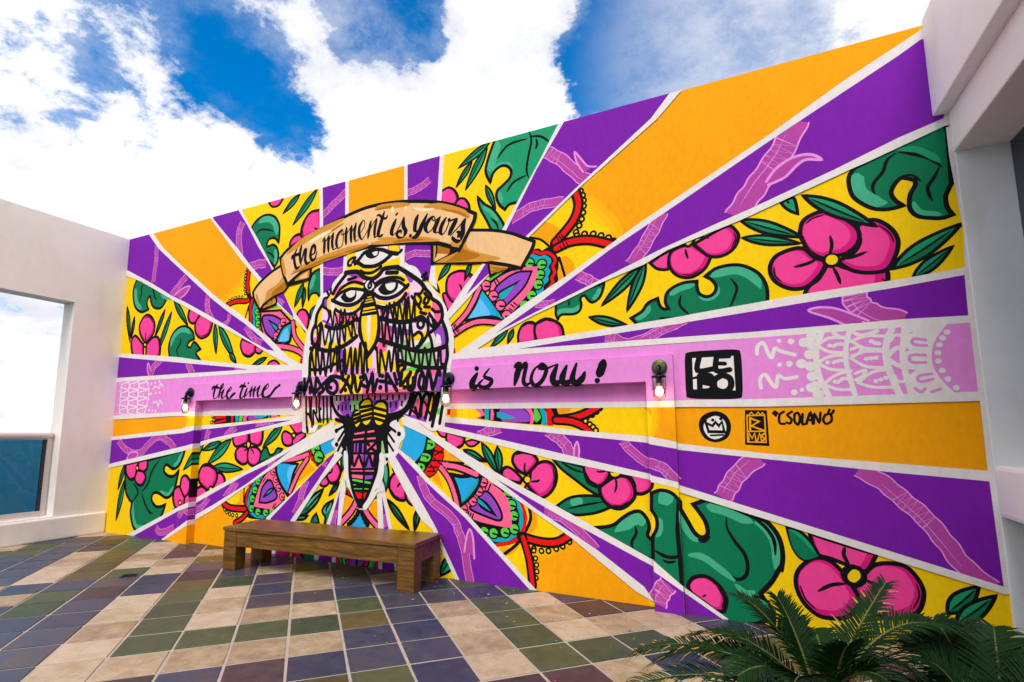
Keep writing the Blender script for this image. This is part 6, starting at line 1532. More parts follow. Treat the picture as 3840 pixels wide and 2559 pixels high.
p('F','line','k',38,[-3559,2258,-3522,2328,-3446,2315,-3501,2255])
p('M','line','k',39,[-3412,3150,-3363,3091,-3314,3020,-3266,2966,-3305,3019,-3278,3097,-3317,3151])
p('M','line','k',39,[-3232,3166,-3175,3094,-3193,3043,-3240,3052,-3222,3107])
p('M','line','k',39,[-3229,3003,-3160,2993])
p('M','line','k',39,[-3285,2944,-3209,2918])
p('M','line','k',38,[-3127,2967,-3081,2930,-3026,2925])
p('M','line','k',38,[-3163,2915,-3116,2854,-3061,2785])
p('M','line','k',38,[-3181,2877,-3161,2803,-3096,2749,-3116,2846])
p('M','line','k',39,[-3264,2853,-3311,2841,-3319,2785,-3272,2755,-3235,2793,-3255,2844])
p('M','line','k',38,[-3349,2877,-3265,2893,-3189,2813,-3178,2700,-3241,2594,-3351,2491])
p('M','line','k',39,[-3374,2677,-3299,2711,-3251,2651,-3296,2558])
p('M','line','k',38,[-3169,2684,-3131,2601,-3111,2497])
p('M','line','k',39,[-3365,3173,-3289,3168,-3252,3217])
p('M','dots','k',50,[-4836,2934])
p('M','line','k',48,[-4808,2958,-4823,2807,-4864,2703])
p('M','line','k',50,[-4606,2112,-4650,2135,-4633,2190,-4567,2206,-4509,2150,-4514,2074,-4581,2041,-4661,2079,-4689,2149,-4644,2234,-4558,2255,-4436,2224,-4335,2143,-4272,2032])
p('F','line','k',50,[-4560,2106,-4603,2129,-4586,2184,-4521,2199,-4464,2144,-4469,2069,-4535,2036,-4614,2074,-4642,2143,-4597,2227,-4512,2248,-4391,2217,-4292,2137,-4229,2027])
p('R','line','k',51,[-4671,2120,-4715,2143,-4697,2199,-4631,2215,-4572,2159,-4577,2081,-4645,2047,-4726,2087,-4754,2158,-4709,2243,-4622,2265,-4498,2233,-4396,2152,-4331,2039])
p('M','line','k',52,[-5061,2244,-5049,2049])
p('F','line','k',52,[-5010,2237,-4999,2044])
p('R','line','k',53,[-5132,2254,-5120,2056])
p('M','line','k',52,[-5029,2102,-5000,2206,-4967,2249,-4926,2133,-4875,2048,-4857,2244,-4789,2162,-4729,2090,-4805,2041])
p('F','line','k',51,[-4978,2096,-4950,2200,-4917,2242,-4876,2127,-4826,2043,-4808,2237,-4741,2156,-4681,2085,-4757,2036])
p('R','line','k',52,[-5099,2109,-5070,2215,-5037,2259,-4994,2141,-4943,2055,-4925,2253,-4856,2171,-4795,2098,-4873,2048])
p('M','line','k',51,[-4875,2052,-4765,2144,-4646,2234])
p('F','line','k',51,[-4826,2047,-4718,2138,-4599,2227])
p('R','line','k',52,[-4943,2059,-4832,2152,-4711,2243])
p('F','line','k',51,[-4911,2128,-4901,2058])
p('R','line','k',52,[-5030,2142,-5020,2071])
p('M','line','k',50,[-4444,2055,-4388,2129,-4328,2244])
p('F','line','k',49,[-4400,2050,-4344,2123,-4285,2237])
p('R','line','k',50,[-4507,2062,-4450,2137,-4389,2254])
p('M','line','k',50,[-4414,2214,-4347,2178])
p('F','line','k',49,[-4369,2208,-4304,2171])
p('M','line','k',49,[-4289,2057,-4243,2249,-4204,2071,-4162,2070,-4135,2168,-4112,2126,-4050,2107])
p('F','line','k',48,[-4246,2052,-4201,2242,-4162,2066,-4121,2064,-4094,2162,-4071,2120,-4009,2101])
p('R','line','k',50,[-4349,2065,-4303,2258,-4263,2078,-4221,2077,-4193,2177,-4170,2134,-4106,2114])
p('M','line','k',48,[-4075,2249,-4009,2130,-3963,2260,-3945,2037,-3889,2182])
p('F','line','k',48,[-4035,2242,-3969,2124,-3923,2253,-3905,2032,-3850,2176])
p('R','line','k',49,[-4132,2258,-4065,2138,-4018,2270,-4000,2044,-3943,2191])
p('F','line','k',48,[-3969,2124,-3997,2035])
p('R','line','k',49,[-4065,2138,-4093,2047])
p('F','line','k',47,[-3810,2158,-3730,2146,-3652,2127])
p('M','line','k',47,[-3750,2046,-3756,2241,-3679,2148,-3599,2041])
p('F','line','k',47,[-3713,2041,-3718,2234,-3642,2142,-3563,2036])
p('R','line','k',48,[-3803,2053,-3808,2251,-3731,2157,-3649,2048])
p('M','line','k',47,[-3643,2243,-3601,2121])
p('F','line','k',47,[-3606,2236,-3565,2115])
p('M','line','k',47,[-3573,2176,-3536,2238,-3552,2103,-3477,2171,-3412,2248])
p('F','line','k',46,[-3537,2169,-3501,2231,-3516,2097,-3442,2165,-3378,2241])
p('M','line','k',46,[-3412,2240,-3448,2154,-3437,2082,-3381,2104,-3373,2182])
p('F','line','k',46,[-3378,2233,-3414,2148,-3403,2077,-3347,2098,-3340,2176])
p('M','line','k',46,[-3456,2083,-3417,2042,-3362,2071,-3337,2228,-3272,2264,-3225,2160,-3250,2044,-3297,2100,-3271,2209])
p('F','line','k',46,[-3422,2078,-3383,2037,-3328,2066,-3303,2221,-3240,2257,-3192,2153,-3218,2039,-3264,2095,-3239,2202])
p('R','line','k',47,[-3504,2091,-3465,2049,-3409,2079,-3384,2237,-3318,2274,-3270,2168,-3296,2051,-3343,2108,-3317,2218])
p('M','line','k',46,[-3225,2160,-3204,2034,-3171,2258,-3133,2155,-3105,2046,-3036,2251,-3017,2196])
p('F','line','k',45,[-3192,2153,-3172,2029,-3140,2251,-3102,2149,-3074,2041,-3005,2244,-2987,2190])
p('R','line','k',46,[-3270,2168,-3249,2041,-3216,2268,-3177,2164,-3148,2053,-3078,2261,-3059,2205])
p('M','dots','k',58,[-4142,2223,-3815,2224,-3494,2077,-4373,2077])
p('F','dots','k',58,[-4101,2216,-3777,2217,-3459,2071,-4329,2072])
p('R','dots','k',59,[-4200,2232,-3868,2233,-3543,2084,-4434,2085])
p('F','dots','k',63,[-3802,2083])
p('R','dots','k',65,[-3895,2096])
p('F','line','k',30,[-4964,2013,-4952,1833,-4933,1655])
p('R','line','k',31,[-5085,2024,-5072,1840,-5053,1657])
p('F','line','k',30,[-4910,2007,-4893,1894,-4884,1783])
p('R','line','k',31,[-5029,2018,-5012,1903,-5003,1788])
p('F','line','k',30,[-4869,2006,-4869,1817,-4840,1629])
p('R','line','k',31,[-4987,2017,-4987,1823,-4958,1631])
p('F','line','k',30,[-4795,2008,-4783,1902,-4774,1798])
p('R','line','k',31,[-4912,2019,-4899,1911,-4890,1804])
p('F','line','k',30,[-4733,2001,-4738,1844,-4700,1687])
p('R','line','k',31,[-4848,2012,-4853,1851,-4814,1690])
p('F','line','k',30,[-4677,1995,-4660,1836,-4658,1678])
p('R','line','k',31,[-4790,2006,-4773,1843,-4771,1681])
p('F','line','k',30,[-4616,2002,-4607,1843,-4592,1686])
p('R','line','k',31,[-4728,2013,-4719,1850,-4704,1689])
p('F','line','k',30,[-4561,2013,-4547,1869,-4541,1727])
p('R','line','k',30,[-4672,2024,-4657,1877,-4651,1731])
p('R','line','k',31,[-5043,1790,-5023,1789,-4957,1677,-4937,1676,-4950,1825,-4930,1825,-4864,1707,-4844,1707,-4841,1854,-4821,1854])
p('R','line','k',42,[-5048,1631,-5035,1570])
p('F','line','k',27,[-3376,1797,-3335,1797,-3263,1739,-3222,1739,-3210,1882,-3170,1881,-3098,1740,-3058,1739,-3021,1978,-2982,1977])
p('R','line','k',27,[-3458,1803,-3416,1803,-3342,1744,-3300,1743,-3288,1890,-3246,1889,-3173,1745,-3132,1744,-3095,1989,-3054,1987])
p('F','line','k',41,[-3377,1758,-3307,1942,-3262,2002,-3224,1908,-3257,1726,-3305,1834])
p('R','line','k',42,[-3459,1763,-3387,1951,-3342,2013,-3303,1917,-3336,1730,-3385,1840])
p('F','line','k',41,[-3248,1725,-3198,1938,-3144,1990,-3116,1913,-3167,1709])
p('R','line','k',42,[-3327,1730,-3275,1948,-3221,2001,-3192,1922,-3244,1713])
p('F','line','k',40,[-3167,1717,-3108,1936,-3082,1996,-3054,1919,-3104,1693])
p('R','line','k',41,[-3244,1721,-3183,1945,-3157,2006,-3128,1928,-3179,1697])
p('F','line','k',40,[-3104,1693,-3018,1857,-2985,2007])
p('R','line','k',41,[-3179,1697,-3091,1865,-3057,2018])
p('R','line','k',41,[-3019,1848,-3053,1657])
p('R','line','k',41,[-3151,1627,-3117,1758,-3074,1911])
p('F','line','k',26,[-4457,2003,-4457,1951])
p('R','line','k',27,[-4565,2014,-4565,1960])
p('F','line','k',26,[-4398,2002,-4398,1950])
p('R','line','k',27,[-4504,2013,-4504,1960])
p('F','line','k',26,[-4328,2001,-4328,1949])
p('R','line','k',27,[-4433,2011,-4433,1959])
p('F','line','k',26,[-4265,1999,-4265,1948])
p('R','line','k',27,[-4368,2010,-4368,1958])
p('F','line','k',26,[-4196,1998,-4196,1947])
p('R','line','k',27,[-4298,2009,-4298,1957])
p('F','line','k',26,[-4139,1997,-4139,1947])
p('R','line','k',26,[-4239,2008,-4239,1956])
p('F','line','k',26,[-4056,1995,-4057,1946])
p('R','line','k',26,[-4155,2006,-4155,1955])
p('F','line','k',25,[-3975,1993,-3975,1945])
p('R','line','k',26,[-4071,2004,-4071,1954])
p('F','line','k',25,[-3874,1991,-3874,1943])
p('R','line','k',26,[-3968,2002,-3968,1953])
p('F','line','k',25,[-3795,1990,-3795,1942])
p('R','line','k',26,[-3887,2000,-3887,1952])
p('F','line','k',25,[-3692,1988,-3692,1941])
p('R','line','k',26,[-3781,1998,-3782,1950])
p('F','line','k',25,[-3614,1986,-3615,1940])
p('R','line','k',25,[-3702,1997,-3702,1949])
p('F','line','k',25,[-3528,1984,-3529,1939])
p('R','line','k',25,[-3613,1995,-3614,1948])
p('F','line','k',25,[-3443,1983,-3444,1938])
p('R','line','k',25,[-3526,1993,-3527,1947])
p('R','line','k',27,[-4537,1891,-4535,1840])
p('R','line','k',27,[-4471,1886,-4469,1835])
p('R','line','k',27,[-4412,1893,-4409,1842])
p('R','line','k',26,[-4341,1887,-4339,1836])
p('R','line','k',26,[-4277,1889,-4275,1839])
p('R','line','k',25,[-3734,1905,-3732,1856])
p('R','line','k',25,[-3655,1903,-3654,1854])
p('R','line','k',25,[-3571,1916,-3570,1868])
p('F','poly','k',0,[-4565,2026,-4518,2024,-4502,1919,-4455,1834,-4371,1770,-4223,1747,-3681,1775,-3528,1803,-3435,1864,-3364,2025,-3304,2023,-3343,1865,-3433,1771,-3526,1710,-3639,1684,-4325,1683,-4457,1767,-4539,1894],[0,1,5,6,9,10,13,14,15])
p('R','poly','k',0,[-4676,2037,-4628,2036,-4611,1927,-4563,1841,-4477,1775,-4325,1752,-3770,1780,-3614,1810,-3519,1871,-3446,2036,-3384,2034,-3424,1873,-3517,1776,-3611,1714,-3728,1687,-4430,1686,-4565,1773,-4649,1903],[0,1,5,6,9,10,13,14,15])
p('R','poly','k',0,[-4412,1770,-4369,1790,-4346,1744],[2])
p('R','poly','k',0,[-4475,1729,-3612,1734,-3737,1663,-3715,1583,-3763,1527,-3747,1315,-3855,1303,-3882,1199,-3903,1079,-3968,919,-4024,798,-4100,660,-4166,656,-4260,810,-4332,1025,-4353,1270,-4392,1434,-4370,1305,-4471,1402,-4423,1527,-4437,1611],[0,1,5,6,11,12,15,16,17])
p('R','poly','k',0,[-4324,1727,-4306,1810,-4243,1843,-4189,1808,-4214,1900,-4153,1957,-4029,1970,-3984,1870,-3955,1927,-3865,1945,-3773,1906,-3760,1768,-3786,1648,-4255,1610],[0,3,7,12,13])
p('R','poly','Y',0,[-4287,1747,-4258,1805,-4198,1808,-4185,1742,-4179,1684,-4233,1625,-4266,1672])
p('R','poly','Y',0,[-4183,1875,-4126,1940,-4046,1942,-4012,1854,-4010,1731,-4079,1650,-4145,1687,-4176,1787])
p('R','poly','Y',0,[-3973,1853,-3909,1908,-3831,1901,-3796,1833,-3806,1728,-3856,1656,-3926,1655,-3967,1731])
p('R','line','k',40,[-4304,1760,-4189,1787])
p('R','line','k',40,[-4291,1714,-4176,1746])
p('R','line','k',40,[-4274,1668,-4175,1708])
p('R','line','k',40,[-4181,1862,-4015,1879])
p('R','line','k',40,[-4179,1808,-4009,1838])
p('R','line','k',40,[-4166,1750,-4007,1784])
p('R','line','k',40,[-4154,1704,-4010,1735])
p('R','line','k',39,[-3973,1853,-3796,1813])
p('R','line','k',39,[-3976,1784,-3794,1744])
p('R','line','k',39,[-3959,1726,-3807,1688])
p('R','poly','p2',0,[-4263,1548,-4107,1570,-4112,1545,-4268,1527],'A')
p('R','poly','p2',0,[-4066,1572,-3964,1586,-3962,1563,-4068,1552],'A')
p('R','poly','p2',0,[-4282,1476,-4115,1490,-4116,1474,-4285,1459],'A')
p('R','poly','p2',0,[-4065,1491,-3941,1499,-3941,1479,-4068,1470],'A')
p('R','poly','p2',0,[-4071,1430,-3929,1439,-3924,1330,-4063,1324],'A')
p('R','poly','u2',0,[-4264,1424,-4241,1424,-4243,1318,-4266,1317],'A')
p('R','poly','u2',0,[-4216,1424,-4193,1425,-4196,1318,-4219,1318],'A')
p('R','poly','u2',0,[-4138,1425,-4116,1425,-4118,1319,-4141,1319],'A')
p('R','line','k',39,[-4068,1324,-3929,1435])
p('R','line','k',39,[-3998,1366,-3926,1330])
p('R','line','k',39,[-4061,1426,-4035,1406])
p('R','poly','p2',0,[-4285,1287,-4123,1294,-4122,1133,-4305,1127,-4286,1189],[0,1,2,3])
p('R','poly','u2',0,[-4154,1290,-4108,1290,-4119,1177],'A')
p('R','poly','u2',0,[-4087,1291,-3940,1293,-3950,1141,-4087,1136],'A')
p('R','poly','p2',0,[-4010,1276,-3940,1293,-3947,1197],'A')
p('R','line','k',39,[-4284,1271,-4276,1189,-4248,1158,-4214,1231,-4180,1277,-4146,1209,-4107,1137])
p('R','line','k',38,[-4077,1162,-4050,1251,-4020,1280,-3992,1196,-3966,1161,-3944,1277])
p('R','poly','p2',0,[-4295,1101,-4116,1105,-4116,1093,-4292,1088],'A')
p('R','poly','p2',0,[-4086,1106,-3952,1111,-3952,1098,-4085,1094],'A')
p('R','poly','p2',0,[-4286,1052,-4116,1048,-4117,1004,-4279,1015],'A')
p('R','poly','u2',0,[-4085,1045,-3967,1052,-3976,1014,-4082,998],'A')
p('R','poly','li',0,[-4276,1001,-4116,986,-4117,959,-4272,978],'A')
p('R','poly','li',0,[-4086,982,-3995,973,-3999,949,-4088,958],'A')
p('R','poly','li',0,[-4260,937,-4213,934,-4213,926,-4257,927],'A')
p('R','poly','li',0,[-4245,889,-4121,892,-4122,882,-4242,878],'A')
p('R','poly','li',0,[-4088,895,-4027,897,-4027,885,-4088,884],'A')
p('R','poly','r',0,[-4228,847,-4125,840,-4126,773,-4186,774],'A')
p('R','poly','r',0,[-4096,842,-4051,848,-4084,779,-4094,777],'A')
p('R','line','k',46,[-4563,1721,-4430,1682])
p('R','line','k',33,[-4449,1628,-4551,1582])
p('R','line','k',33,[-4425,1577,-4517,1456])
p('R','line','k',33,[-4422,1502,-4517,1334])
p('R','line','k',33,[-4376,1444,-4445,1304])
p('R','line','k',31,[-3761,1631,-3656,1567])
p('R','line','k',28,[-3774,1567,-3672,1448])
p('R','line','k',28,[-3776,1464,-3681,1346])
p('R','line','k',28,[-3626,1734,-3625,1690])
p('R','dots','k',59,[-4551,1579,-4539,1409,-3605,1539])
p('R','poly','lg',0,[-3850,1459,-3835,1459,-3796,1314,-3855,1313],'A')
p('R','dots','k',43,[-3769,1245])
p('R','poly','lg',0,[-3846,1319,-3810,1280,-3765,1269,-3790,1260,-3840,1295],[0,2,4])
p('R','line','W',51,[-4397,1310,-4392,1187,-4364,1040,-4322,904])
p('R','line','W',68,[-3845,1287,-3843,1081,-3926,866,-4070,677])
p('R','line','li',19,[-4383,974,-4364,910,-4326,879])
p('R','line','li',15,[-3926,870,-3902,898])
m('painted_banner')
p('M','outl','t2',34,[-5874,3318,-5661,3417,-5632,3329,-5703,3290,-5943,3248],[0,1,4])
p('M','tap','t3',31,[-5830,3297,-5751,3366])
p('M','tap','t3',31,[-5757,3305,-5690,3390])
p('M','outl','t1',42,[-5576,3843,-5760,3775,-5944,3674,-6046,3597,-6106,3525,-6073,3418,-5952,3252,-5854,3339,-5712,3411,-5520,3461,-5424,3549],[0,4,6,10])
p('M','poly','t2',0,[-5526,3700,-5621,3597,-5824,3506,-5858,3394,-5917,3322,-5713,3423,-5520,3473,-5434,3550],[0,4,7])
p('M','poly','t3',0,[-5479,3609,-5568,3567,-5718,3486,-5734,3426,-5531,3478,-5434,3550],[0,3,5])
p('M','tap','t2',47,[-6038,3493,-6010,3411,-5959,3312])
p('M','outl','t2',41,[-5426,3579,-5320,3653,-5035,3730,-5038,3603,-5118,3573,-5434,3546],[0,2,5])
p('M','poly','k',0,[-5434,3546,-5350,3645,-5309,3640,-5306,3586,-5062,3595,-5128,3570],[0,1,2,3,4])
p('M','poly','t1',0,[-5220,3628,-5086,3685,-5087,3610,-5218,3601],'A')
p('M','outl','t2',30,[-2407,3409,-2166,3343,-2071,3292,-2243,3305,-2384,3255],[0,1,2,4])
p('M','tap','t3',27,[-2374,3358,-2259,3318,-2178,3315])
p('M','tap','t3',27,[-2374,3312,-2308,3302,-2243,3308])
p('M','line','k',18,[-2162,3327,-2162,3297])
p('M','line','k',18,[-2130,3323,-2126,3292])
p('M','line','k',21,[-2098,3311,-2094,3287])
p('M','outl','t1',37,[-2725,3843,-2356,3775,-2135,3703,-2008,3639,-1867,3565,-1897,3484,-2019,3293,-2178,3353,-2424,3420,-2661,3445,-3009,3503,-3139,3512,-3142,3751,-2799,3663],[0,4,6,11,12,13])
p('M','poly','t2',0,[-2650,3805,-2680,3649,-2568,3568,-2258,3441,-2424,3427,-2856,3484,-3105,3514,-2799,3610,-2708,3742],[0,4,5,6,8])
p('M','poly','t3',0,[-2650,3797,-2724,3641,-2645,3580,-2508,3511,-2680,3474,-2950,3502,-2787,3598,-2719,3712],[0,4,5,7])
p('M','outl','t2',29,[-3132,3744,-3011,3703,-2787,3614,-3010,3558,-3129,3510],[0,2,4])
p('M','poly','t3',0,[-3083,3725,-2892,3646,-2892,3593,-3070,3621],'A')
p('M','poly','t1',0,[-3082,3623,-2915,3586,-3105,3525],'A')
p('M','poly','k',0,[-2893,3667,-2785,3613,-2822,3598,-2904,3585],'A')
p('M','tap','k',23,[-3078,3740,-3073,3664,-3087,3570])
p('M','outl','t1',46,[-5599,3951,-5448,4064,-5204,4148,-4893,4237,-4489,4331,-4130,4389,-3785,4382,-3455,4337,-3078,4249,-2826,4152,-2570,4009,-2586,3930,-2668,3788,-2776,3615,-2893,3678,-3072,3748,-3381,3810,-3704,3844,-4042,3863,-4394,3838,-4763,3808,-5146,3712,-5440,3554,-5539,3740],[0,10,13,22])
p('M','tap','t2',98,[-5472,3997,-5186,4127,-4860,4213,-4488,4309])
p('M','tap','t2',70,[-3989,4355,-3784,4343,-3454,4300])
p('M','tap','t2',78,[-3263,4233,-3017,4184,-2756,4068,-2640,3982])
p('M','tap','t2',95,[-5355,3717,-5070,3775,-4734,3834,-4381,3873,-4071,3899])
p('M','tap','t2',68,[-4043,3900,-3705,3878,-3382,3846,-3036,3776])
p('M','tap','t2',57,[-2893,3720,-2800,3684,-2742,3737])
p('M','tap','t2',31,[-3935,3939,-3799,3928,-3666,3911])
p('M','tap','t2',54,[-5569,3949,-5526,3804,-5484,3672])
p('M','tap','t3',33,[-5402,3686,-5069,3750,-4793,3806,-4467,3840])
p('M','tap','t3',32,[-3989,4331,-3811,4331,-3717,4324])
p('M','tap','t3',29,[-3016,4151,-2779,4062,-2652,3974])
p('M','tap','t3',34,[-3704,3861,-3509,3856,-3256,3819])
p('M','tap','t3',29,[-4780,4143,-4631,4202,-4485,4248])
p('M','tap','t3',32,[-4468,3852,-4252,3864,-4070,3881])
p('M','tap','t4',52,[-5088,4085,-4903,4140,-4691,4189])
p('M','tap','t4',34,[-3415,4247,-3262,4189,-3114,4176])
p('M','tap','t4',29,[-4241,4304,-4237,4279])
p('M','tap','t4',31,[-3519,4284,-3515,4255])
p('M','tap','t4',35,[-3717,4324,-3717,4244])
m('painted_lettering')
p('M','tap','k',47,[-5289,4039,-5338,3935,-5315,3808,-5277,3757,-5229,3788])
p('M','tap','k',47,[-5381,3895,-5364,3942,-5279,3952,-5229,3952])
p('M','tap','k',47,[-5207,4079,-5234,3941,-5204,3785])
p('M','tap','k',47,[-5202,3830,-5161,3968,-5128,3990,-5135,3858,-5097,3796,-5045,3822])
p('M','tap','k',46,[-5049,3890,-4965,3937,-4975,4026,-5018,4014,-5045,3905,-5012,3836,-4960,3846,-4927,3943])
p('M','tap','k',46,[-4805,4115,-4804,4000,-4805,3878])
p('M','tap','k',46,[-4729,4135,-4738,4022,-4727,3894])
p('M','tap','k',46,[-4654,4154,-4673,4027,-4652,3917])
p('M','tap','k',45,[-4514,4176,-4581,4101,-4601,3999,-4570,3920])
p('M','tap','k',45,[-4436,4192,-4445,4069,-4435,3944])
p('M','tap','k',45,[-4353,4205,-4363,4079,-4350,3956])
p('M','tap','k',45,[-4281,4224,-4305,4093,-4289,3970])
p('M','tap','k',44,[-4171,4234,-4226,4150,-4226,4047,-4184,3971])
p('M','tap','k',44,[-4043,4207,-4068,4098,-4086,3967])
p('M','tap','k',44,[-3951,4217,-3983,4083,-3981,3962])
p('M','tap','k',53,[-3838,4288,-3884,4158,-3926,4018,-3910,3960])
p('M','tap','k',34,[-3961,4241,-3924,4255,-3868,4206,-3813,4190,-3788,4227])
p('M','tap','k',34,[-3910,3960,-3850,3990])
p('M','line','k',15,[-4845,4063,-4805,4115])
p('M','line','k',15,[-4795,4031,-4733,4127])
p('M','line','k',15,[-4730,4053,-4654,4154])
p('M','line','k',15,[-4652,3916,-4583,3936])
p('M','line','k',15,[-4570,3920,-4504,3951,-4484,4060,-4504,4168,-4524,4119,-4491,4092,-4438,4136])
p('M','line','k',14,[-4431,4091,-4357,4190])
p('M','line','k',14,[-4353,4093,-4285,4209])
p('M','line','k',14,[-4288,3968,-4238,3986])
p('M','line','k',14,[-4208,4072,-4154,4137,-4145,4207,-4171,4234])
p('M','line','k',14,[-4184,3972,-4140,4017,-4073,4115])
p('M','line','k',14,[-4075,4052,-4005,4165,-3952,4216])
p('M','line','k',14,[-3981,3965,-3920,3990])
p('M','tap','k',57,[-3657,4158,-3722,4017,-3709,3946])
p('M','tap','k',56,[-3544,4159,-3549,4042,-3514,3969,-3542,3901])
p('M','line','k',14,[-3709,3946,-3642,3991,-3548,4149])
p('M','tap','k',38,[-3542,3901,-3607,3904,-3644,3946,-3626,3977,-3583,3986,-3582,3947])
p('M','line','k',28,[-3663,4205,-3641,4220])
p('M','tap','k',56,[-3335,4150,-3370,4074,-3383,3973,-3358,3935])
p('M','tap','k',54,[-3028,4066,-3077,3981,-3104,3910,-3088,3871])
p('M','tap','k',54,[-2944,4040,-3006,3955,-3026,3877,-3003,3834])
p('M','tap','k',55,[-3122,4090,-3198,4035,-3233,3959,-3202,3894])
p('M','tap','k',64,[-3204,4134,-3278,4011,-3316,3932,-3366,3876,-3425,3871])
p('M','tap','k',62,[-2801,3998,-2860,3910,-2916,3811])
p('M','tap','k',62,[-2693,3977,-2725,3910,-2728,3819,-2754,3725])
p('M','line','k',17,[-3358,3935,-3310,3963])
p('M','line','k',16,[-3202,3894,-3147,3918,-3098,3998,-3110,4070,-3131,4080,-3134,4039,-3098,4028,-3028,4061])
p('M','line','k',16,[-3088,3871,-3030,3881])
p('M','line','k',16,[-3003,3834,-2956,3871,-2916,3958,-2915,3983])
p('M','line','k',16,[-2887,3806,-2779,3895,-2693,3976])
p('M','line','k',23,[-2902,3985,-2805,3996])
p('M','tap','k',48,[-2754,3725,-2805,3724,-2852,3760,-2868,3794])
p('M','tap','k',48,[-2812,3840,-2777,3821,-2779,3785,-2804,3775])
p('M','dots','k',46,[-3444,3901,-2909,4000])
m('painted_lettering')
p('M','tap','k',43,[-6735,2252,-6797,2152,-6807,2047])
p('F','tap','k',42,[-6668,2245,-6730,2146,-6739,2042])
p('R','tap','k',43,[-6830,2262,-6893,2160,-6903,2054])
p('M','tap','k',43,[-6619,2256,-6671,2175,-6696,2037])
p('F','tap','k',42,[-6553,2249,-6605,2168,-6629,2033])
p('R','tap','k',43,[-6711,2266,-6765,2183,-6789,2044])
p('F','tap','k',42,[-6523,2173,-6569,2077,-6549,2030])
p('R','tap','k',43,[-6681,2188,-6728,2090,-6708,2042])
p('M','tap','k',42,[-6451,2201,-6520,2124,-6520,2052,-6469,2031])
p('F','tap','k',42,[-6386,2194,-6455,2118,-6455,2047,-6405,2026])
p('R','tap','k',43,[-6541,2210,-6611,2132,-6611,2059,-6560,2037])
p('M','tap','k',41,[-6167,2255,-6224,2149,-6254,2053,-6217,2032])
p('F','tap','k',41,[-6106,2248,-6162,2143,-6192,2048,-6155,2027])
p('R','tap','k',42,[-6254,2265,-6311,2157,-6342,2060,-6304,2039])
p('F','tap','k',41,[-6056,2165,-6095,2088,-6108,2029])
p('R','tap','k',42,[-6203,2180,-6242,2101,-6257,2041])
p('F','tap','k',40,[-5957,2186,-5990,2102,-5993,2029])
p('R','tap','k',41,[-6101,2201,-6136,2115,-6138,2040])
p('F','tap','k',40,[-5895,2187,-5929,2100,-5931,2027])
p('R','tap','k',41,[-6038,2202,-6072,2113,-6075,2038])
p('M','tap','k',41,[-5869,2198,-5915,2103,-5901,2035])
p('F','tap','k',40,[-5811,2192,-5855,2097,-5842,2030])
p('R','tap','k',41,[-5952,2207,-5997,2111,-5983,2042])
p('M','tap','k',50,[-5726,2215,-5801,2133,-5814,2056,-5763,2031])
p('F','tap','k',50,[-5668,2208,-5743,2128,-5755,2051,-5706,2027])
p('R','tap','k',51,[-5806,2224,-5883,2142,-5895,2063,-5844,2038])
p('M','tap','k',43,[-6858,2168,-6810,2209,-6679,2189])
p('F','tap','k',43,[-6789,2162,-6742,2203,-6612,2182])
p('M','tap','k',41,[-6281,2180,-6229,2204,-6137,2190])
p('F','tap','k',41,[-6218,2173,-6167,2198,-6075,2183])
p('F','tap','k',39,[-5706,2027,-5618,2045,-5531,2132,-5447,2177])
p('R','tap','k',40,[-5844,2038,-5755,2057,-5665,2146,-5579,2192])
p('F','tap','k',41,[-6405,2026,-6353,2070,-6284,2110])
p('R','tap','k',42,[-6560,2037,-6507,2083,-6436,2124])
p('F','line','k',15,[-6739,2039,-6679,2045,-6619,2115])
p('R','line','k',16,[-6903,2051,-6841,2057,-6780,2129])
p('M','line','k',15,[-6619,2255,-6608,2213,-6663,2161])
p('F','line','k',15,[-6552,2247,-6542,2207,-6597,2155])
p('F','line','k',15,[-6621,2088,-6525,2170])
p('F','line','k',15,[-6549,2030,-6483,2075])
p('R','line','k',15,[-6708,2042,-6641,2087])
p('F','line','k',15,[-6456,2108,-6374,2158,-6386,2192])
p('F','line','k',15,[-6155,2027,-6106,2071])
p('R','line','k',15,[-6304,2039,-6254,2084])
p('F','line','k',15,[-6108,2029,-5987,2141])
p('R','line','k',15,[-6257,2041,-6132,2155])
p('F','line','k',15,[-5990,2093,-5897,2181])
p('F','line','k',15,[-5928,2096,-5814,2189])
p('F','line','k',14,[-5842,2030,-5753,2102])
p('R','line','k',15,[-5983,2042,-5893,2116])
p('F','line','k',14,[-5748,2106,-5651,2165,-5668,2207])
p('M','dots','k',30,[-6103,2237])
p('F','dots','k',30,[-6042,2230])
p('F','dots','k',43,[-5453,2174])
m('painted_lettering')
p('M','tap','k',72,[-2540,2202,-2609,2092,-2593,2035,-2540,2065])
p('F','tap','k',72,[-2515,2195,-2583,2086,-2567,2031,-2515,2060])
p('R','tap','k',73,[-2576,2211,-2646,2099,-2630,2042,-2576,2072])
p('M','tap','k',70,[-2117,2231,-2055,2254,-2074,2166,-2113,2036])
p('F','tap','k',69,[-2096,2225,-2034,2247,-2054,2160,-2091,2031])
p('R','tap','k',71,[-2147,2241,-2084,2264,-2103,2175,-2142,2043])
p('M','tap','k',67,[-1633,2243,-1690,2102,-1660,2043,-1597,2076])
p('F','tap','k',67,[-1617,2236,-1673,2097,-1644,2038,-1581,2070])
p('R','tap','k',68,[-1656,2253,-1714,2110,-1684,2050,-1619,2083])
p('M','tap','k',67,[-1537,2226,-1591,2092,-1558,2039,-1490,2076])
p('F','tap','k',66,[-1522,2220,-1575,2086,-1542,2034,-1475,2071])
p('R','tap','k',68,[-1559,2236,-1613,2099,-1580,2046,-1511,2084])
p('M','tap','k',66,[-1436,2242,-1486,2087,-1446,2036,-1385,2082,-1356,2151])
p('F','tap','k',65,[-1422,2235,-1471,2082,-1432,2032,-1371,2077,-1342,2145])
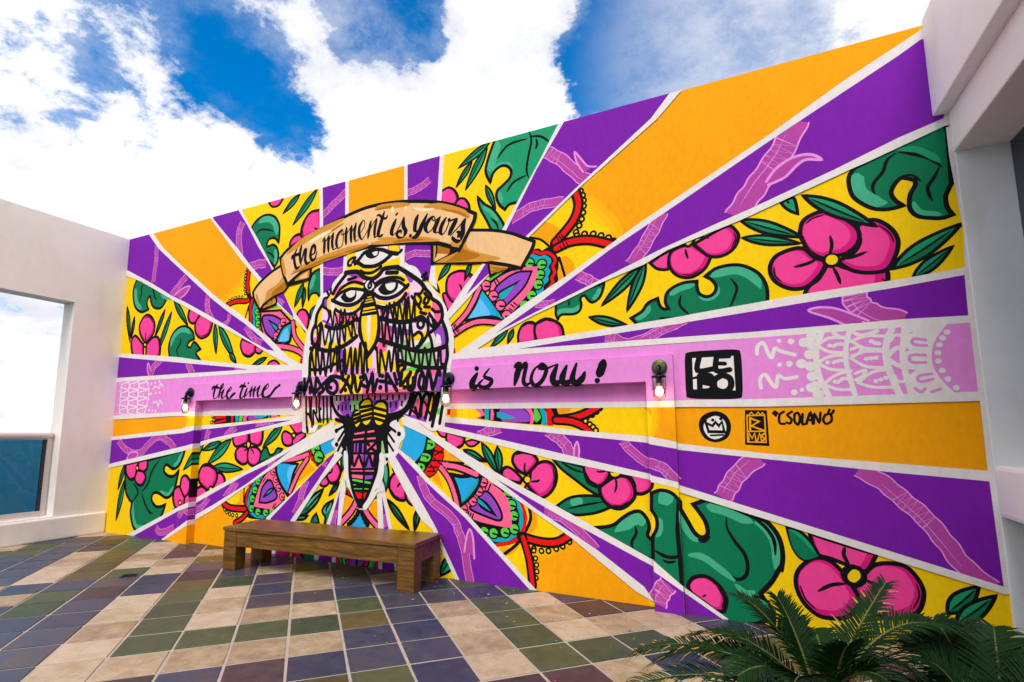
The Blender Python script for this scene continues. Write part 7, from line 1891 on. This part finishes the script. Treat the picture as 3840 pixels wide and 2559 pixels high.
p('R','tap','k',67,[-1456,2252,-1507,2095,-1467,2043,-1404,2090,-1375,2159])
p('M','tap','k',48,[-2396,2241,-2461,2156,-2377,2111,-2403,2054,-2475,2033,-2527,2071,-2468,2127])
p('F','tap','k',47,[-2372,2234,-2437,2150,-2353,2105,-2379,2049,-2450,2028,-2502,2065,-2443,2121])
p('R','tap','k',48,[-2430,2251,-2496,2165,-2410,2119,-2437,2061,-2509,2040,-2562,2078,-2503,2135])
p('M','tap','k',46,[-2087,2127,-2018,2232,-1976,2252,-2008,2094,-1978,2042,-1912,2079])
p('F','tap','k',46,[-2066,2121,-1998,2225,-1956,2245,-1988,2089,-1958,2037,-1892,2073])
p('R','tap','k',47,[-2116,2135,-2047,2241,-2003,2262,-2036,2102,-2006,2049,-1938,2086])
p('M','tap','k',46,[-1820,2249,-1892,2191,-1923,2091,-1876,2030,-1799,2085,-1756,2194,-1802,2244,-1826,2210,-1756,2200,-1645,2238])
p('F','tap','k',45,[-1802,2242,-1873,2184,-1904,2085,-1858,2025,-1781,2080,-1738,2188,-1784,2237,-1808,2203,-1738,2194,-1629,2231])
p('R','tap','k',46,[-1845,2258,-1919,2200,-1950,2098,-1903,2037,-1824,2092,-1781,2203,-1827,2254,-1852,2219,-1780,2209,-1668,2248])
p('M','tap','k',86,[-1162,2258,-1193,2164,-1228,2086])
p('F','tap','k',86,[-1150,2251,-1182,2158,-1215,2080])
p('R','tap','k',88,[-1178,2268,-1210,2172,-1245,2093])
p('M','dots','k',55,[-2554,2244,-1236,2053])
p('F','dots','k',55,[-2528,2237,-1224,2048])
p('R','dots','k',56,[-2589,2254,-1253,2060])
m('painted_emblem')
p('M','poly','k',0,[-426,2228,-394,2273,-190,2277,-4,2269,29,2227,31,2058,22,1882,-14,1842,-213,1842,-409,1858,-432,1908,-432,2081])
p('M','poly','W',0,[-366,2217,-30,2216,-29,1913,-370,1936],'A')
p('M','line','k',48,[-306,2226,-325,2103,-199,2110])
p('M','line','k',47,[-164,2222,-173,2095,-66,2096])
p('M','line','k',36,[-167,2158,-101,2151])
p('M','line','k',38,[-159,2216,-64,2215])
p('M','line','k',22,[-365,2035,-270,2054])
p('M','line','k',48,[-312,2054,-316,1920])
p('M','line','k',43,[-310,2048,-231,2055,-218,2023,-302,2000,-216,1970,-233,1923,-316,1920])
p('M','line','k',52,[-127,2053,-70,2021,-62,1958,-95,1912,-147,1907,-193,1942,-190,2011,-127,2053])
m('painted_emblem')
p('M','poly','k',0,[-204,1738,-116,1700,-82,1607,-117,1505,-214,1466,-303,1505,-342,1609,-308,1698])
p('M','poly','W',0,[-204,1696,-141,1665,-120,1597,-144,1526,-212,1493,-273,1520,-304,1593,-276,1661])
p('M','line','k',21,[-282,1635,-264,1562,-138,1559,-152,1644,-178,1608,-205,1641,-230,1608,-282,1635],'A')
p('M','line','k',23,[-265,1557,-133,1554],'A')
p('M','line','k',16,[-249,1526,-149,1531],'A')
p('M','dots','k',28,[-286,1656,-225,1660,-160,1670])
m('painted_emblem')
p('M','poly','k',0,[33,1743,199,1737,200,1437,16,1447],'A')
p('M','line','O',11,[46,1693,179,1696,176,1469,39,1471,46,1693],'A')
p('M','line','O',16,[68,1675,64,1574],'A')
p('M','line','O',16,[69,1672,134,1644,74,1606,173,1564],'A')
p('M','line','O',11,[43,1561,177,1561],'A')
p('M','line','O',13,[46,1471,55,1546,74,1501,96,1546,102,1471],'A')
p('M','line','O',13,[110,1471,132,1546,147,1471],'A')
p('M','line','O',13,[177,1548,144,1526,169,1496,138,1470],'A')
p('M','line','O',9,[46,1700,60,1700,81,1723,98,1699,114,1699,132,1722,148,1698,165,1718,177,1698],'A')
m('painted_signature')
p('M','line','k',20,[323,1723,289,1694,287,1630,323,1622])
p('M','line','k',20,[381,1722,347,1695,373,1661,363,1626,339,1632])
p('M','line','k',20,[399,1702,423,1711,435,1670,419,1616,395,1643,399,1702])
p('M','line','k',20,[456,1701,449,1621,481,1625])
p('M','line','k',20,[478,1625,512,1712,522,1621])
p('M','line','k',20,[493,1650,519,1654])
p('M','line','k',19,[529,1625,539,1700,567,1632,581,1711])
p('M','line','k',19,[611,1691,648,1698,652,1645,614,1620,596,1651,611,1691])
p('M','line','k',20,[244,1715,263,1692])
p('M','line','k',20,[258,1726,275,1709])
p('M','line','k',19,[645,1734,635,1713])
p('M','line','k',19,[672,1726,661,1705])
m('painted_ornament')
p('R','poly','pd',0,[-5542,77,-4993,99,-4970,-18,-5561,-41],'A')
p('R','poly','W',0,[-5560,73,-5480,78,-5525,-37,-5570,-39],'A')
p('R','poly','k',0,[-5270,67,-5237,82,-5196,56,-5190,-28,-5272,-34],[3,4])
p('R','poly','O',0,[-5251,38,-5212,48,-5201,-27,-5264,-31],[2,3])
p('R','poly','k',0,[-5081,37,-4993,93,-4937,-15,-5003,-19],[0,1,2])
p('R','poly','g1',0,[-4976,93,-4797,100,-4823,-21,-4978,-19,-5032,47],'A')
p('R','poly','W',0,[-4838,102,-4489,117,-4491,-13,-4842,-23],'A')
p('R','poly','P',0,[-4741,111,-4547,118,-4553,-10,-4774,-22],'A')
p('R','poly','k',0,[-4489,111,-3860,139,-3849,2,-4491,-11],'A')
p('R','poly','r',0,[-4489,106,-4462,107,-4437,-7,-4483,-8],'A')
p('R','poly','te',0,[-4453,109,-4419,109,-4392,1,-4422,1],'A')
p('R','poly','li',0,[-4397,111,-4366,112,-4338,-2,-4369,-3],'A')
p('R','poly','pd',0,[-4351,113,-4313,115,-4293,-4,-4320,-4],'A')
p('R','poly','u2',0,[-4298,113,-4186,118,-4188,-1,-4281,-5],'A')
p('R','poly','u2',0,[-4149,122,-4039,127,-4079,11,-4159,3],'A')
p('R','poly','pd',0,[-4017,123,-3981,127,-4020,12,-4064,9],'A')
p('R','poly','li',0,[-3960,127,-3924,127,-3955,2,-3998,1],'A')
p('R','poly','te',0,[-3917,128,-3874,132,-3920,6,-3948,6],'A')
p('R','poly','r',0,[-3879,82,-3855,84,-3853,5,-3905,2],'A')
p('R','line','te',12,[-4175,119,-4174,80],'A')
p('R','poly','W',0,[-3853,128,-3800,131,-3792,-19,-3853,-4],'A')
p('R','poly','P',0,[-3803,131,-3650,138,-3619,-11,-3799,-9],'A')
p('R','poly','W',0,[-3650,138,-3609,140,-3598,-30,-3619,-11],'A')
for name, V, Fc, MI in motifs:
    if not Fc: continue
    me = bpy.data.meshes.new(name); me.from_pydata(V, [], Fc)
    used = sorted(set(MI)); rm = {k: i for i, k in enumerate(used)}
    for k in used: me.materials.append(PM[PK[k]])
    me.polygons.foreach_set('material_index', [rm[k] for k in MI]); me.update()
    mp_(link(name, me))

# ================================================================== bench
WD = Mat('bench_wood'); oc = WD.coord(); 
g1_ = WD.noise(oc, 3.0, 8, .65, (1.2, 14, 14)); g2_ = WD.noise(oc, 2.2, 5, .6); g3_ = WD.noise(oc, 40, 4, .6, (.12, 1, 1))
wb = WD.ramp(g1_, [(.25, lin((46, 27, 5))), (.45, lin((98, 63, 11))), (.75, lin((148, 104, 34)))])
wb = WD.mix(WD.ramp(g2_, [(.4, (0, 0, 0, 1)), (.75, (.35, .35, .35, 1))]), wb, lin((70, 52, 34)))
WD.l(WD.mix(.5, wb, WD.ramp(g3_, [(.3, (.6, .6, .6, 1)), (.6, (1.1, 1.1, 1.1, 1))]), 'MULTIPLY'), WD.b.inputs['Base Color']); WD.b.inputs['Roughness'].default_value = .38; WD.bump(g3_, .25, .004)
be = empty('wooden_bench', (-4.225, 4.63, 0), R(3.9)); tag(be, 'long chunky dark timber bench set against the mural', 'bench')
LB, DB, HB = 2.52, .56, .475
boxobj('seat', (-LB / 2 - .012, -DB / 2 - .012, HB - .042), (LB / 2 + .012, DB / 2 + .012, HB), WD.m, be, .005)
for sx in (-1, 1):
    for sy in (-1, 1):
        x0, y0 = sx * LB / 2, sy * DB / 2
        boxobj('leg', (min(x0, x0 - sx * .19), min(y0, y0 - sy * .15), 0.002), (max(x0, x0 - sx * .19), max(y0, y0 - sy * .15), HB - .047), WD.m, be, .006)
    boxobj('end_rail', (min(sx * (LB / 2 - .006), sx * (LB / 2 - .10)), -DB / 2 + .152, .27), (max(sx * (LB / 2 - .006), sx * (LB / 2 - .10)), DB / 2 - .152, HB - .048), WD.m, be, .004)
for sy in (-1, 1): boxobj('apron', (-LB / 2 + .192, min(sy * (DB / 2 - .003), sy * (DB / 2 - .06)), .265), (LB / 2 - .192, max(sy * (DB / 2 - .003), sy * (DB / 2 - .06)), HB - .047), WD.m, be, .004)

# ================================================================== wall lamps
BRZ = flat('dark_bronze', (34, 40, 52), .38, .8); BRS = flat('weathered_brass', (92, 96, 60), .45, .8)
LG = Mat('lamp_glass'); LG.t.nodes.remove(LG.b); a_ = LG.n('ShaderNodeBsdfTransparent'); a_.inputs[0].default_value = (.97, .93, .86, 1); b_ = LG.n('ShaderNodeBsdfGlossy'); b_.inputs['Roughness'].default_value = .05
f_ = LG.n('ShaderNodeFresnel'); f_.inputs[0].default_value = 1.35; x_ = LG.n('ShaderNodeMixShader'); LG.l(f_.outputs[0], x_.inputs[0]); LG.l(a_.outputs[0], x_.inputs[1]); LG.l(b_.outputs[0], x_.inputs[2]); LG.l(x_.outputs[0], LG.t.nodes['Material Output'].inputs[0])
BU = Mat('bulb_glow'); BU.b.inputs['Base Color'].default_value = (1, .9, .7, 1); BU.b.inputs['Emission Color'].default_value = (1, .74, .40, 1); BU.b.inputs['Emission Strength'].default_value = 4.0
CER = flat('lamp_socket', (190, 180, 165), .5)
def lamp(x, label, plate):
    L_ = empty('wall_lamp', (x, YF, 2.145)); tag(L_, label, 'lamp', 'caged wall lamps along the beam')
    bm = bmesh.new(); lathe(bm, [(.0, .0), (.066, .0), (.069, .006), (.066, .016), (.05, .022), (.0, .024)], seg=28)
    bmesh.ops.rotate(bm, verts=bm.verts, matrix=Matrix.Rotation(R(90), 3, 'X')); o = done(bm, 'backplate', plate, L_, True); o.location.y = -.0105
    for k in range(4):
        bm = bmesh.new(); lathe(bm, [(.0, .0), (.006, .0), (.005, .004), (0, .005)], seg=8); bmesh.ops.rotate(bm, verts=bm.verts, matrix=Matrix.Rotation(R(90), 3, 'X'))
        s_ = done(bm, 'screw', BRZ, o); s_.location = (.05 * math.cos(R(45 + 90 * k)), -.022, .05 * math.sin(R(45 + 90 * k)))
    bm = bmesh.new(); tube(bm, [(0, -.015, .0), (0, -.05, .0), (0, -.066, -.006), (0, -.078, -.022), (0, -.080, -.045), (0, -.080, -.082)], [.02, .02, .021, .021, .019, .024], 14); done(bm, 'arm', BRZ, L_, True)
    yo = -.080
    bm = bmesh.new(); lathe(bm, [(0, -.080), (.040, -.080), (.060, -.086), (.064, -.092), (.064, -.104), (.056, -.106), (0, -.106)], (0, yo, 0), 28); done(bm, 'cap', BRZ, L_, True)
    bm = bmesh.new(); lathe(bm, [(.052, -.106), (.052, -.24), (.049, -.268), (.040, -.288), (.025, -.300), (0.001, -.304)], (0, yo, 0), 28); done(bm, 'glass', LG.m, L_, True)
    bm = bmesh.new()
    for k in range(4):
        a = R(20 + 90 * k); ca, sa = math.cos(a), math.sin(a)
        tube(bm, [(r_ * ca, yo + r_ * sa, z_) for r_, z_ in ((.057, -.10), (.057, -.245), (.053, -.275), (.043, -.296), (.026, -.308), (.002, -.312))], .0027, 6)
    tube(bm, [(.057 * math.cos(2 * math.pi * k / 24), yo + .057 * math.sin(2 * math.pi * k / 24), -.205) for k in range(25)], .0025, 6, False); done(bm, 'cage', BRZ, L_, True)
    bm = bmesh.new(); lathe(bm, [(0, -.106), (.024, -.106), (.024, -.15), (.0, -.15)], (0, yo, 0), 16); done(bm, 'socket', BRZ, L_, True)
    bm = bmesh.new(); lathe(bm, [(.0, -.149), (.018, -.150), (.018, -.185), (.0, -.186)], (0, yo, 0), 16); done(bm, 'bulb_neck', CER, L_, True)
    bm = bmesh.new(); lathe(bm, [(.018, -.184), (.028, -.200), (.034, -.220), (.033, -.240), (.025, -.256), (.012, -.264), (.001, -.266)], (0, yo, 0), 20); done(bm, 'bulb', BU.m, L_, True)
    pl = bpy.data.lights.new('lamp_light', 'POINT'); pl.energy = 0.9; pl.color = (1, .62, .30); pl.shadow_soft_size = .02
    po = bpy.data.objects.new('lamp_light', pl); col.objects.link(po); po.parent = L_; po.location = (0, yo, -.282)
lamp(-7.229, 'lit caged bronze lamp on the pilaster by the white lace patch', BRZ); lamp(-5.052, 'lit caged bronze lamp between the words the time and the owl', BRZ)
lamp(-2.862, 'lit caged bronze lamp between the owl and the words is now', BRZ); lamp(-.646, 'lit caged lamp with weathered brass plate beside the square black emblem', BRS)

# ================================================================== sago palm
LF = Mat('palm_leaf'); oi = LF.world(); n1 = LF.noise(oi, 6, 3, .5)
LF.l(LF.mix(n1, lin((6, 27, 12)), lin((26, 64, 22))), LF.b.inputs['Base Color']); LF.b.inputs['Roughness'].default_value = .6; LF.b.inputs['Specular IOR Level'].default_value = .16
RC = flat('palm_rachis', (92, 100, 36), .5); DRY = flat('palm_dry_tip', (168, 128, 62), .7); BRK = Mat('palm_trunk'); BRK.l(BRK.mix(BRK.noise(BRK.world(), 30, 5, .7), lin((44, 32, 22)), lin((104, 82, 56))), BRK.b.inputs['Base Color']); BRK.b.inputs['Roughness'].default_value = .9
def frond(parent, base, tip, rise, n_=34, ll=.15, seed=0, dry=.0, roll=0.0):
    r_ = random.Random(seed); base, tip = Vector(base), Vector(tip); ctl = (base + tip) / 2 + Vector((0, 0, rise)); bm = bmesh.new()
    def C(t): return base * (1 - t)**2 + ctl * 2 * t * (1 - t) + tip * t * t
    path = [C(k / 14) for k in range(15)]; tube(bm, path, [.009 - .0065 * k / 14 for k in range(15)], 6)
    for f_ in bm.faces: f_.material_index = 1
    for k in range(n_):
        t = .16 + .84 * (k + .5) / n_
        for sg in (-1, 1):
            q = C(min(t + r_.uniform(-.004, .004), 1)); T = (C(min(t + .02, 1.0)) - C(t - .02)).normalized(); S_ = T.cross(Vector((0, 0, 1)))
            if S_.length < .05: S_ = Vector((1, 0, 0))
            S_.normalize(); U = S_.cross(T)
            S2 = S_ * math.cos(roll) + U * math.sin(roll); U2 = U * math.cos(roll) - S_ * math.sin(roll)
            env = min(1, (t - .10) * 4.5) * (1 - max(0, t - .55) * 1.15); L_ = ll * env * r_.uniform(.88, 1.1); fo_ = .35 + .75 * t
            d_ = (S2 * sg * 1.0 + T * fo_ + U2 * r_.uniform(.22, .42)).normalized(); wv = T.cross(d_).cross(d_).normalized()
            wv = d_.cross(U2).normalized(); wd = .0039 * (0.7 + .5 * env); prev = None; dro = r_.uniform(.10, .34)
            dr_ = r_.random() < dry
            for e in range(5):
                u = e / 4; c_ = q + d_ * L_ * u - Vector((0, 0, 1)) * L_ * dro * u * u * u - U2 * L_ * .05 * u; w2 = wd * (0.75, 1.05, .95, .62, .06)[e]; lift = U2 * w2 * .5
                row = (bm.verts.new(c_ + wv * w2 + lift), bm.verts.new(c_), bm.verts.new(c_ - wv * w2 + lift))
                if prev:
                    for i in range(2): bm.faces.new((prev[i], prev[i + 1], row[i + 1], row[i])).material_index = 2 if dr_ and e >= 3 else 0
                prev = row
    return done(bm, 'frond', [LF.m, RC, DRY], parent)
POT = Mat('pot_glaze'); POT.l(POT.mix(POT.noise(POT.world(), 5, 4, .6), lin((96, 70, 58)), lin((132, 98, 80))), POT.b.inputs['Base Color']); POT.b.inputs['Roughness'].default_value = .6
def palm(loc, fronds, label, seed):
    P_ = empty('sago_palm', loc); tag(P_, label, 'palm', None)
    pr = random.Random(seed); bm = bmesh.new()
    lathe(bm, [(.10, -.30), (.115, -.16), (.12, -.08), (.10, .0), (.05, .05), (0.001, .065)], seg=14)
    for v in bm.verts: v.co += Vector((pr.uniform(-1, 1), pr.uniform(-1, 1), pr.uniform(-1, 1))) * .012
    done(bm, 'trunk', BRK.m, P_)
    for k, (tip, rise, ll, dry) in enumerate(fronds): frond(P_, (pr.uniform(-.04, .04), pr.uniform(-.04, .04), .01), Vector(tip) - Vector(loc), rise, 50, ll * 1.15, seed * 50 + k, dry, pr.uniform(-.25, .25))
    return P_
def planter(loc, label):
    o = empty('planter', loc); tag(o, label, 'planter'); bm = bmesh.new(); lathe(bm, [(.001, .0), (.17, .0), (.20, .02), (.27, .26), (.285, .275), (.285, .30), (.255, .30), (.245, .25), (.001, .25)], seg=32); done(bm, 'pot', POT.m, o, True)
    bm = bmesh.new(); lathe(bm, [(.001, .27), (.10, .268), (.243, .258)], seg=20); done(bm, 'soil', flat('soil', (48, 36, 28), .95), o)
FR1 = [((.10, 2.8, .81), .10, .13, 0), ((-.06, 2.86, .78), .15, .14, 0), ((.54, 2.98, .88), .05, .12, .05), ((.74, 2.85, .74), .31, .15, 0), ((-.43, 2.68, .48), .27, .15, .15), ((-.28, 2.88, .56), .22, .15, .1), ((-.64, 2.5, .36), .24, .15, .45), ((-.54, 2.80, .46), .26, .14, .35), ((.42, 2.45, .66), .15, .15, 0), ((-.07, 2.4, .60), .18, .15, 0), ((.12, 2.33, .64), .13, .15, 0), ((.25, 3.1, .60), .18, .14, 0), ((.32, 2.52, .74), .10, .14, 0), ((-.22, 2.32, .48), .22, .15, .1), ((.56, 2.62, .62), .24, .15, 0), ((-.40, 2.98, .42), .25, .14, .25)]
FR2 = [((.46, 2.66, .56), .16, .17, .03), ((.56, 2.92, .66), .18, .17, 0), ((.70, 3.0, .74), .14, .17, 0), ((.90, 3.0, .74), .15, .17, 0), ((1.02, 2.75, .66), .18, .18, 0), ((1.12, 2.92, .66), .18, .18, .05), ((1.04, 2.46, .58), .16, .17, 0), ((.52, 2.40, .54), .15, .17, 0), ((.76, 2.22, .58), .12, .17, 0), ((.84, 3.16, .70), .16, .17, 0), ((1.20, 2.66, .56), .20, .18, 0), ((.60, 2.72, .66), .12, .16, 0), ((1.0, 3.18, .64), .18, .17, 0), ((.64, 3.08, .62), .2, .16, 0), ((.88, 2.5, .68), .10, .16, 0), ((.66, 2.46, .62), .12, .16, 0)]
palm((.24, 2.68, .40), FR1, 'spiky green sago palm with brown tipped outer fronds arching over tiles', 3)
palm((.78, 2.64, .40), FR2, 'spiky dark sago palm growing close to the white ledge', 4)
planter((.24, 2.68, .006), 'round brown planter under the brown tipped sago palm'); planter((.84, 2.62, .006), 'round brown planter under the sago palm by the ledge')
